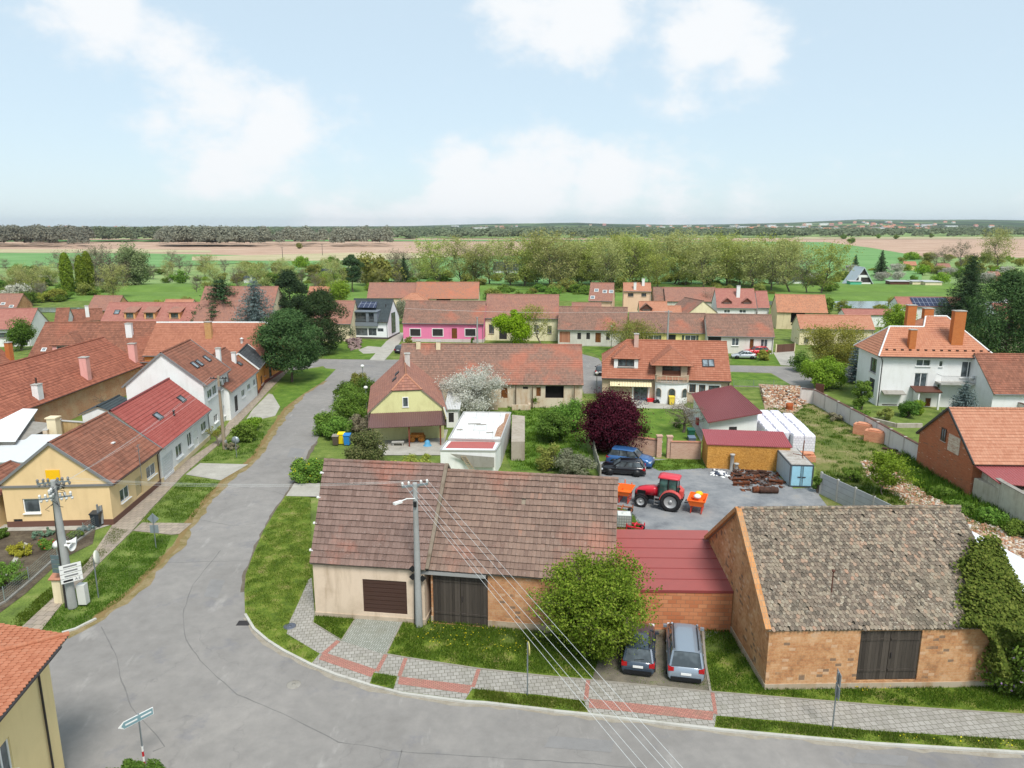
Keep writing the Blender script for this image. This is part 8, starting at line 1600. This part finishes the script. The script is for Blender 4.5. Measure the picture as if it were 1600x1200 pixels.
put(bush('shrub', 'yellow green spiky shrubs behind the barn by the porch', 'shrub', 25,5.5,1.6,6000,.1, L_YG, clumps=26), (*G(648,742), 0)); put(bush('shrub', 'large green bush in the overgrown garden', 'shrub', 26,4.2,3.2,9000,.11, L_DARKG, clumps=26), (*G(862,690), 0)); put(bush('shrub', 'tall green bush left of the purple tree', 'shrub', 27,3.4,3.6,9000,.11, L_MIDG, clumps=26), (*G(888,672), 0)); put(bush('shrub', 'grey twiggy brush along the board fence', 'shrub', 28,4.2,2.2,7000,.09, leafm((.16,.17,.10), (.24,.25,.16), (.32,.32,.22)), clumps=24), (*G(895,740), 0)); put(bush('shrub', 'brown twiggy bush in the overgrown garden', 'shrub', 29,2.4,2.6,3500,.08, L_OLIVE, clumps=18), (*G(858,735), 0)); put(bush('shrub', 'young green shrub before the long barn wall', 'shrub', 30,2.0,2.2,3500,.1, L_MIDG, clumps=16), (*G(838,635), 0)); put(bush('shrub', 'leafy shrub beside the blossoming tree', 'shrub', 31,2.2,2.6,4000,.1, L_MIDG, clumps=16), (*G(806,628), 0))
put(deciduous('bare_tree', 'gnarled bare tree on the lawn of the taupe house', 'tree', 32,4.0,4.6, None, 2600,.05, L_BARE, spread=.15, r0=.2, g2=dict(nb=22, lo=.2, rise=.7, twigs=8, prof=1.1)), (*G(1068,676), 0)); put(bush('shrub', 'small dark bush at the foot of the bare tree', 'shrub', 33,1.5,1., 2200,.08, L_DARKG, clumps=12), (*G(1056,668), 0)); put(bush('shrub', 'dark round bush by the lawn corner near the purple tree', 'shrub', 34,1.8,1.5,3000,.08, L_DARKG, clumps=14), (*G(1003,682), 0))
put(deciduous('young_tree', 'slender young tree with fresh leaves on the meadow', 'tree', 35,3.9,3.2, None, 5600,.09, L_FRESH, spread=.2, r0=.07, g2=dict(nb=18, lo=.22, rise=.9, twigs=6)), (*G(1379,775), 0))
put(deciduous('pollard_tree', 'small pollarded tree beside the timber pole', 'tree', 36,2.0,2.4, None, 700,.07, L_YG, levels=2, spread=.12, first=.4, ang=60, r0=.09), (*G(342,697), 0)); put(bush('shrub', 'green bush in the verge right of the timber pole', 'shrub', 37,2.6,2.2,6500,.09, L_MIDG, clumps=20), (*G(382,690), 0)); put(bush('shrub', 'light green bush nearest the street in the left verge', 'shrub', 38,2.2,1.6,5000,.09, L_FRESH, clumps=18), (*G(396,672), 0)); put(bush('shrub', 'brown dry bush at the foot of the timber pole', 'shrub', 39,1.6,.8,1800,.07, L_BARE, clumps=14), (*G(362,702), 0))
for (u, v, w_, h_, sd, lm, lb, bl) in ((30,868,1.6,.9,40, L_YEL, 'bright yellow shrub in the garden bed', None), (70,838,2.0,.5,41, leafm((.12,.22,.14), (.2,.32,.22), (.28,.4,.28)), 'grey green cushion plant in the garden bed', None), (8,915,2.2,1.6,42, L_MIDG, 'green shrub at the near corner of the garden bed', None), (75,858,1.0,.9,43, L_MIDG, 'small green shrub with red flowers in the garden bed', (paint(C(200,40,30), .6), 60,.05)), (118,842,1.1,.6,44, L_MIDG, 'low green plant in the middle of the garden bed', None), (138,828,1.4,.5,45, L_BLUE, 'low blue green plant at the garden fence', None), (2,840,1.2,.7,46, L_DARKG, 'dark low shrub at the left of the garden bed', None), (38,905,.9,.5,47, L_FRESH, 'fresh green tuft in the near garden bed', None)):
    put(bush('shrub', lb, 'shrub', sd, w_, h_, 3200,.06, lm, clumps=16, blossoms=bl), (*G(u, v), 0))
put(bush('hedge', 'dark clipped hedge at the bottom edge of the photo', 'hedge', 48,3.2,1.0,14000,.06, L_DARKG, clumps=44, stems=False), G3(200,1240,0)).scale = (1.15,.6,1.2)
# villa garden
put(bush('shrub', 'large round bright green bush by the lane corner', 'shrub', 50,6.6,4.6,22000,.12, L_FRESH, clumps=44, base=.2), (*G(1284,606), 0)); put(deciduous('willow', 'yellow green willow behind the round bush', 'tree', 51,7.5,9.5, None, 17000,.12, L_YG, spread=.45, g2=dict(nb=34, lo=.1, rise=.9, twigs=8)), (*G(1306,578), 0)); put(spruce('blue_spruce', 'blue spruce between the willow and the villa', 'tree', 52,6.6,3.4, L_BLUE, n=7000), (*G(1334,598), 0))
put(spruce('blue_spruce', 'bluish spruce in front of the villa balcony', 'tree', 53,4.8,4.4, L_BLUE, n=12000, lsize=.12, tiers=14), (*G(1503,655), 0)); put(bush('shrub', 'green climbing shrub at the left wall of the villa', 'shrub', 54,2.4,4.2,9000,.1, L_MIDG, clumps=24), (*G(1346,640), 0)); put(bush('shrub', 'leafy shrub left of the villa porch', 'shrub', 55,2.2,2.0,5000,.1, L_DARKG, clumps=18), (*G(1418,652), 0)); put(bush('shrub', 'fresh green shrub beside the villa porch', 'shrub', 56,1.6,1.8,4000,.09, L_FRESH, clumps=16), (*G(1434,648), 0)); put(bush('shrub', 'reddish green shrub below the villa garage', 'shrub', 57,1.8,1.4,3000,.08, L_OLIVE, clumps=14), (*G(1385,655), 0)); put(bush('shrub', 'low mixed plants by the boundary wall of the villa', 'shrub', 58,2.6,.9,3000,.08, L_MIDG, clumps=14), (*G(1345,648), 0)); put(bush('shrub', 'grey brown dry bushes against the white wall', 'shrub', 59,3.0,.9,3500,.08, L_BARE, clumps=16), (*G(1303,656), 0)); put(bush('shrub', 'weedy green bush in the meadow by the panel fence', 'shrub', 60,2.0,1.2,3000,.09, L_MIDG, clumps=14), (*G(1330,752), 0)); put(bush('shrub', 'green ivy clump on the corner post of the panel fence', 'shrub', 61,.8,1.7,2400,.07, L_DARKG, clumps=12), (*G(1277,770), 0))
for (u, v, w_, h_, sd) in ((1500,800,3.6,1.4,62), (1545,815,3.8,1.5,63), (1470,775,3., 1.2,64), (1590,835,3.6,1.6,65), (1430,742,2.6,1.1,66)): put(bush('shrub', 'clump of tall green weeds along the foot of the outbuilding wall', 'weeds', sd, w_ * .7, h_ * .6,3600,.08, L_MIDG, clumps=26, stems=False, ragged=.5, group='weed clumps along the outbuilding wall'), (*G(u, v), 0))
put(pine('pine', 'huge dark pine right of the villa roof', 'tree', 70,15.5,13, L_PINE, n=34000, lsize=.18, puffs=120, base=.12), (*G(1565,572), 0)); put(pine('pine', 'second tall pine at the right edge behind the villa', 'tree', 701,12,9, L_PINE, n=16000, lsize=.18, puffs=70, base=.12), (*G(1600,560), 0)); put(spruce('fir', 'broad dark conifer behind the villa chimneys', 'tree', 71,17,14, L_SPR, n=34000, lsize=.22, tiers=24, droop=.05, up=.05), (*G(1508,505), 0)); put(bush('tree', 'bright green round tree behind the villa roof', 'tree', 72,8,7,12000,.16, L_FRESH, clumps=36), (*G(1404,528), 0)); put(bush('shrub', 'dark climbing bush beside the drive gate', 'shrub', 73,3., 3., 5000,.12, L_DARKG, clumps=18), (*G(1250,580), 0))
# conifers at the street bend
put(pine('pine', 'round crowned dark pine on the grass by the street bend', 'tree', 74,10.8,9.4, L_PINE, n=42000, lsize=.15, puffs=110, base=.22), (*G(456,597), 0)); put(pine('pine', 'wide dark pine behind the round crowned one', 'tree', 75,11.5,9.5, leafm((.02,.04,.016), (.04,.07,.028), (.07,.10,.04), tr=.1), n=30000, lsize=.16, puffs=90, base=.12), (*G(505,553), 0)); put(pine('pine', 'tall dark pine at the back of the conifer group', 'tree', 76,14,9, leafm((.02,.04,.018), (.035,.06,.03), (.06,.09,.04), tr=.1), n=24000, lsize=.18, puffs=80, base=.2), (*G(456,530), 0))
put(spruce('blue_spruce', 'tall blue grey spruce in the conifer group', 'tree', 77,14,14, L_BLUE, n=26000, lsize=.19, tiers=20), (*G(404,548), 0)); put(spruce('fir', 'dark open branched conifer, leftmost of the conifer group', 'tree', 78,13.5,18, L_SPR, n=26000, lsize=.24, tiers=15, sparse=.3, droop=-.05, up=.1), (*G(352,536), 0))
put(column('thuja', 'left one of two slim thujas beside the long diagonal barn', 'tree', 79,4.4,1.8,6000,.09, L_DARKG, power=.9), (*G(80,657), 0)); put(column('thuja', 'right one of two slim thujas beside the long diagonal barn', 'tree', 80,3.6,1.8,5000,.09, L_DARKG, power=.9), (*G(105,650), 0)); put(bush('thuja', 'dense oval conifer in front of the white gable', 'tree', 81,5., 6.4,10000,.13, L_DARKG, clumps=30, shape=.6), (*G(34,548), 0)); put(deciduous('bare_tree', 'small bare tree before the long brick outbuilding wall', 'tree', 82,2.8,3.2, None, 0,.1, None, levels=3, first=.25, ang=50, r0=.1), (*G(164,645), 0))
# trees of the far green
put(bush('tree', 'vivid fresh green tree before the cream house', 'tree', 83,8.2,7.2,16000,.15, leafm((.16,.26,.01), (.26,.38,.02), (.34,.46,.04)), base=1., clumps=40), (*G(803,541), 0)); put(deciduous('bare_tree', 'nearly bare tree with yellow buds right of the vivid green tree', 'tree', 84,8.5,6.5, None, 3200,.10, L_YG, spread=.3, g2=dict(nb=24, lo=.2, rise=1.2, twigs=6)), (*G(846,541), 0)); put(deciduous('tree', 'broad olive tree in front of the far row', 'tree', 85,5.8,9., None, 8000,.11, L_OLIVE, spread=.4, g2=dict(nb=26, lo=.12, rise=.7, twigs=7)), (*G(986,548), 0)); put(bush('tree', 'greenish blossoming shrub tree between modern and pink house', 'tree', 86,6., 6., 6000,.15, leafm((.2,.24,.12), (.32,.34,.22), (.42,.42,.32)), clumps=26), (*G(636,506), 0)); put(bush('shrub', 'small round conifer before the pink house', 'shrub', 87,1.6,1.8,1500,.09, L_OLIVE, clumps=10), (*G(639,538), 0)); put(bush('shrub', 'tiny conifer near the pole of the pink house', 'shrub', 88,1., 1.3,700,.08, L_DARKG, clumps=8), (*G(738,537), 0)); put(bush('shrub', 'yellow green bush beside the parked silver car', 'shrub', 89,3., 1.8,3000,.1, L_YG, clumps=16), (*G(1194,563), 0)); put(bush('tree', 'olive tree in front of the two storey back house', 'tree', 90,7,4.6,4000,.16, L_OLIVE, clumps=20), (*G(1024,480), 0)); put(bush('tree', 'round fresh green tree beyond the bend pines', 'tree', 91,8,7,6000,.2, L_FRESH, clumps=26), (*G(530,478), 0)); put(deciduous('bare_tree', 'twiggy bare tree among the back row roofs', 'tree', 92,7,6, None, 300,.1, L_BARE, levels=4), (*G(1113,489), 0))

# ---------------------------------------------------------------- prototypes copied for the belts of trees beyond the village
PR = {}
def proto(key, t): t.location = (0,-200,-100); PR[key] = t
def plant(key, u, v, s, label, group, name=None, cat='tree', y=None):
    p = G(u, v); r = dup(PR[key], (p.x, p.y, -.1), random.uniform(0,6.28), s, label, group, cat)
    if cat == 'shrub': r.name = 'shrub'
    return r
L_POP = leafm((.22,.27,.06), (.36,.40,.09), (.50,.52,.16)); L_POP2 = leafm((.28,.30,.10), (.42,.43,.15), (.54,.55,.24))
for i in range(4): proto('pop%d' % i, deciduous('poplar', 'x', 'tree', 100 + i, 20,15, None, 5600,.23, (L_POP, L_POP2)[i % 2], spread=.55, r0=.32, g2=dict(nb=30, lo=.12, rise=1.3, twigs=7), bm=bark((.13,.11,.08))))
for i in range(2): proto('bare%d' % i, deciduous('bare_tree', 'x', 'tree', 110 + i, 15,10, None, 1800,.2, L_BARE, spread=.4, g2=dict(nb=28, lo=.15, rise=1.1, twigs=8), bm=bark((.17,.14,.12))))
for i, lm in enumerate((L_MIDG, L_FRESH, L_OLIVE, L_DARKG, leafm((.3,.3,.22), (.45,.44,.36), (.6,.58,.5)), L_YG)): proto('bush%d' % i, bush('tree', 'x', 'tree', 120 + i, 8,7,3200,.28, lm, clumps=26, base=.2))
proto('spr', spruce('spruce', 'x', 'tree', 130,12,7, L_SPR, n=8000, lsize=.3, tiers=20))
rnd_ = random.Random(12)
# the tall row of poplars
rowp = [(683,447,72), (716,446,74), (745,447,58), (765,448,76), (822,452,80), (858,455,88), (842,448,60), (905,450,64), (925,452,66), (952,455,78), (985,452,82), (1022,447,80), (1062,450,66), (1103,450,82), (1140,452,90), (1183,456,78), (960,446,60), (1005,446,74), (1080,446,60), (1235,458,80), (1282,462,84), (1160,448,70), (888,448,64)]
rowp += [(u_, rnd_.uniform(446,456), rnd_.uniform(62,88)) for u_ in range(800,1230,21)]
for i, (u, v, h) in enumerate(rowp):
    s = (h * G(u, v).y / FPX) / 19.5; plant('pop%d' % (i % 4), u, v, s * rnd_.uniform(1., 1.12), 'tall spring poplar with thin yellow green leaves in the row beyond the roofs', 'row of tall poplars beyond the roofs')
for i, (u, v, h) in enumerate(((618,446,62), (632,446,54), (1555,423,68), (98,440,50), (150,452,72), (160,450,70), (178,450,64), (130,445,48), (192,452,50), (270,424,34), (282,425,30), (320,425,26), (742,447,70), (900,450,76), (938,450,60), (1205,455,66), (1260,460,64), (1475,418,34), (1462,420,30), (1500,420,44), (875,452,66))):
    s = (h * G(u, v).y / FPX) / 14.6; plant('pop1' if u == 1555 else 'bare%d' % (i % 2), u, v, s * (.74 if u == 1555 else 1), 'bare twiggy grey brown tree beyond the village roofs' if u != 1555 else 'large spreading tree with yellowish buds at the right behind the dark conifer', 'bare trees beyond the village' if u != 1555 else None)
for u, v, h, w_, n in ((108,462,66,15,0), (130,458,58,13,1), (141,456,62,14,2)): y = G(u, v).y; put(column('poplar', ('left', 'middle', 'right')[n] + ' one of three slim bright green columnar poplars', 'tree', 140 + n, h * y / FPX, w_ * y / FPX * 1.2,7000,.3, leafm((.12,.18,.02), (.20,.28,.03), (.28,.36,.05)), power=.4), (*G(u, v), 0))
y = G(212,452).y; put(bush('willow', 'pale green rounded willow beyond the left roofs', 'tree', 144,46 * y / FPX, 74 * y / FPX, 14000,.3, leafm((.16,.22,.08), (.24,.32,.14), (.34,.42,.2)), clumps=46, base=1.), (*G(212,450), 0))
y = G(550,460).y; put(pine('pine', 'dark pine beyond the modern house', 'tree', 145,60 * y / FPX, 34 * y / FPX, L_SPR, n=9000, lsize=.26, puffs=44, base=.35), (*G(552,458), 0)); plant('spr', 632,448,1.0, 'dark spruce in the tree belt behind the long barns', None); plant('bush2', 590,452,1.9, 'large olive green tree behind the long barns', None); plant('spr', 385,438,.55, 'small dark spruce at the river bank garden', None); plant('spr', 1375,434,1.05, 'dark spruce right of the A frame cottage', None); plant('spr', 1335,428,.8, 'slim dark spruce behind the A frame cottage', None); plant('bush1', 1467,446,.8, 'round lime green bush in the riverside gardens', None)
# shrub belts, gardens along the river
belts = [(0,180,446,480,34, (0,2,3,5,0)), (300,700,438,462,38, (0,2,1,3,2)), (380,620,418,440,24, (1,2,0)), (0,700,424,446,72, (0,1,2,3,4,0,2)), (0,160,440,476,34, (0,2,3,5,4)), (150,300,478,496,10, (4,2,5)), (640,1340,436,456,46, (0,2,2,0,5)), (1180,1600,424,446,40, (1,2,0,4,3,5)), (1240,1420,482,500,12, (2,0,5)), (760,920,456,476,14, (0,2,0)), (1400,1600,406,430,20, (0,2,5,1)), (860,1210,456,464,18, (2,0,2))]
SHB = (0,3,5,7,8,11)
KN = ('mid green', 'fresh green', 'olive', 'dark green', 'pale blossoming', 'yellow green'); BN = ('left near gardens', 'gardens behind the conifers', 'allotments left of centre', 'left gardens', 'left river side', 'left river side', 'poplar row foot', 'right riverside gardens', 'right river side', 'barn backs', 'right field edge', 'poplar row foot')
for bi, (u0, u1, v0, v1, n, kinds) in enumerate(belts):
    for k in range(n):
        u = u0 + (u1 - u0) * (k + rnd_.random()) / n; v = rnd_.uniform(v0, v1); kd = rnd_.choice(kinds); y = G(u, v).y; s = rnd_.uniform(.35,.8) * (.8 + y / 900)
        if 1325 < u < 1372 and v > 436 or bi < 4 and 84 < u < 162 and v > 430: continue
        if bi == 11: s *= .7
        if bi in (0,1): s *= .85
        if bi in (0,1,3) and k % 3 == 0:
            plant(('pop%d' % (k % 4)) if k % 2 else 'bare1', u, v, rnd_.uniform(.42,.62), 'light spring tree standing among the shrubs of the ' + BN[bi], 'light spring trees, ' + BN[bi]); continue
        plant('bush%d' % kd, u, v, (s * rnd_.uniform(.9,1.3), s * rnd_.uniform(.9,1.3), s * rnd_.uniform(.7,1.1)), KN[kd] + (' shrub' if bi in SHB else ' bushy tree') + ' in the belt of the ' + BN[bi], KN[kd] + ' greenery, ' + BN[bi], cat='shrub' if bi in SHB else 'tree')
for i, (u, v) in enumerate(((468,389), (516,416), (522,416), (1330,381), (1318,374), (1372,373), (1400,374), (1455,372))): plant('bush%d' % (2 if i in (0,) else 0), u, v, .9 if i < 3 else 1.3, 'lone round tree out in the open fields', 'lone trees in the fields')
for i, (u, v) in enumerate(((442,407), (504,400))): p = G(u, v); m_ = MB(); m_.tube([(0,0,0), (0,0,9)], [.2,.14], 6); m_.bar((-1,0,8.4), (1,0,8.4), .16,.16); o_ = m_.build('power_pole', TRIMD); o_.location = (*p, 0); tag(o_, ('left', 'right')[i] + ' one of two thin power poles in the brown field', 'utility pole')
for t in PR.values():
    for o in [*t.children, t]: bpy.data.objects.remove(o)
# ---------------------------------------------------------------- far woods: nobody could count their trees
def wood(label, lines, n, h, w_, quads, qs, mat, seed, z=None):
    rng = np.random.default_rng(seed); P_ = []
    for _ in range(n):
        (u0, v0), (u1, v1), dv = lines[rng.integers(0, len(lines))]; f_ = rng.random(); u = u0 + (u1 - u0) * f_; v = v0 + (v1 - v0) * f_ - rng.random() * dv; g = G(u, v); P_.append((g.x, g.y, hillz(g.x, g.y)))
    P_ = np.array(P_); i = rng.integers(0, n, quads); k = rng.uniform(.6,1.3, n); d = rng.normal(size=(quads, 3)); d /= np.linalg.norm(d, axis=1, keepdims=True); d[:, 2] = np.abs(d[:, 2]) * 1.2 - .35
    c = P_[i] + np.array([0,0, h * .55]) * k[i][:, None] + d * np.array([w_ / 2, w_ / 2, h * .45]) * (k[i] * rng.uniform(.7,1.05, quads))[:, None]; c[:, 2] = np.maximum(c[:, 2], .3); V, F = leafquads(c, qs, rng, .2,.8, N=d); return tag(mesh_np('far_wood', V, F, mat), label, 'wood', kind='stuff')
WB = leafm((.22,.22,.17), (.28,.28,.21), (.34,.34,.26), tr=.4); WG = leafm((.15,.18,.11), (.19,.23,.14), (.25,.29,.17), tr=.4)
wood('dark grey green wood on the left horizon', [((-300,388), (140,387), 8)], 330,20,13,90000,1.1, WB, 1); wood('dark bare wood standing in the fields left of centre', [((250,386), (610,386), 6), ((250,386), (400,386), 3)], 300,19,13,90000,1.1, WB, 2); wood('green grey wood strip between the two dark woods', [((60,380), (420,378), 6)], 300,18,16,70000,1.5, WG, 3)
wood('distant band of woods along the horizon', [((-600,368), (700,367), 5), ((600,374), (1250,371), 7), ((1200,372), (2200,370), 6)], 1500,15,24,160000,2.6, WG, 4); wood('hazy woods among the distant town', [((-300,362), (700,360.5), 2.2), ((640,364), (1700,364), 5)], 1400,13,40,120000,4.5, WG, 5)
# the town on the horizon
hp = []
for i, (wc, rc, w_, l_, h_) in enumerate(((WHITE, R_ORANGE, 12,18,8), (CREAM, R_PINKISH, 11,16,7), (WHITE, FLASH, 14,40,12), (PINKP, R_ORANGE, 12,20,9))):
    m_ = MB(); rr = 4 if i != 2 else .3; m_.prism([(-l_ / 2,-w_ / 2), (l_ / 2,-w_ / 2), (l_ / 2, w_ / 2), (-l_ / 2, w_ / 2)], -4, h_, 0); m_.slab([(-l_ / 2,-w_ / 2 - .5, h_), (l_ / 2,-w_ / 2 - .5, h_), (l_ / 2,0, h_ + rr), (-l_ / 2,0, h_ + rr)], .3,1); m_.slab([(-l_ / 2,0, h_ + rr), (l_ / 2,0, h_ + rr), (l_ / 2, w_ / 2 + .5, h_), (-l_ / 2, w_ / 2 + .5, h_)], .3,1); [m_.box((-l_ / 2 + l_ * (k + .5) / 5,-w_ / 2 - .05, h_ * .6), (l_ * .08,.1,1.8), m=2) for k in range(5)]
    [m_.face([(s * l_ / 2,-w_ / 2, h_), (s * l_ / 2, w_ / 2, h_), (s * l_ / 2,0, h_ + rr)][::s], 0) for s in (1,-1)]; o_ = m_.build('town_house', [wc, rc, GL]); hp.append(o_)
used = set(); LBT = ('white walled orange roofed', 'cream walled brown roofed', 'long flat white', 'pink walled orange roofed')
for k in range(240):
    r_ = rnd_.random(); u = rnd_.gauss(1385,70) if r_ < .5 else (rnd_.uniform(1010,1280) if r_ < .8 else (rnd_.uniform(680,1000) if r_ < .9 else rnd_.uniform(60,420))); v = rnd_.uniform(356.5,363.5) if u > 600 else rnd_.uniform(355.6,357.5); i = rnd_.choice((0,0,1,1,3,2)) if abs(u - 1400) > 90 else rnd_.choice((0,1,3,3,3,0,2)); p = G(u, v); z = hillz(p.x, p.y); o_ = hp[i] if i not in used else hp[i].copy()
    if i in used: COL.objects.link(o_)
    used.add(i); o_.location = (p.x, p.y, z); o_.rotation_euler = (0,0, rnd_.uniform(-.5,.5)); o_.scale = (rnd_.uniform(.8,1.4),) * 3; tag(o_, LBT[i] + ' building of the distant town on the horizon', 'building', LBT[i] + ' buildings of the distant town')
# ---------------------------------------------------------------- haze
hz = bpy.data.materials.new('haze_air'); hz.use_nodes = True; n_ = hz.node_tree.nodes; n_.clear(); pv = n_.new('ShaderNodeVolumePrincipled'); pv.inputs['Color'].default_value = (.84,.92,1., 1); pv.inputs['Density'].default_value = HAZE_D; pv.inputs['Anisotropy'].default_value = .2; oo = n_.new('ShaderNodeOutputMaterial'); hz.node_tree.links.new(pv.outputs[0], oo.inputs['Volume'])
m_ = MB(); m_.box((0,6900,64), (29600,14600,132)); o_ = m_.build('haze', hz); tag(o_, 'thin blue spring haze over the whole plain', 'haze', kind='stuff')
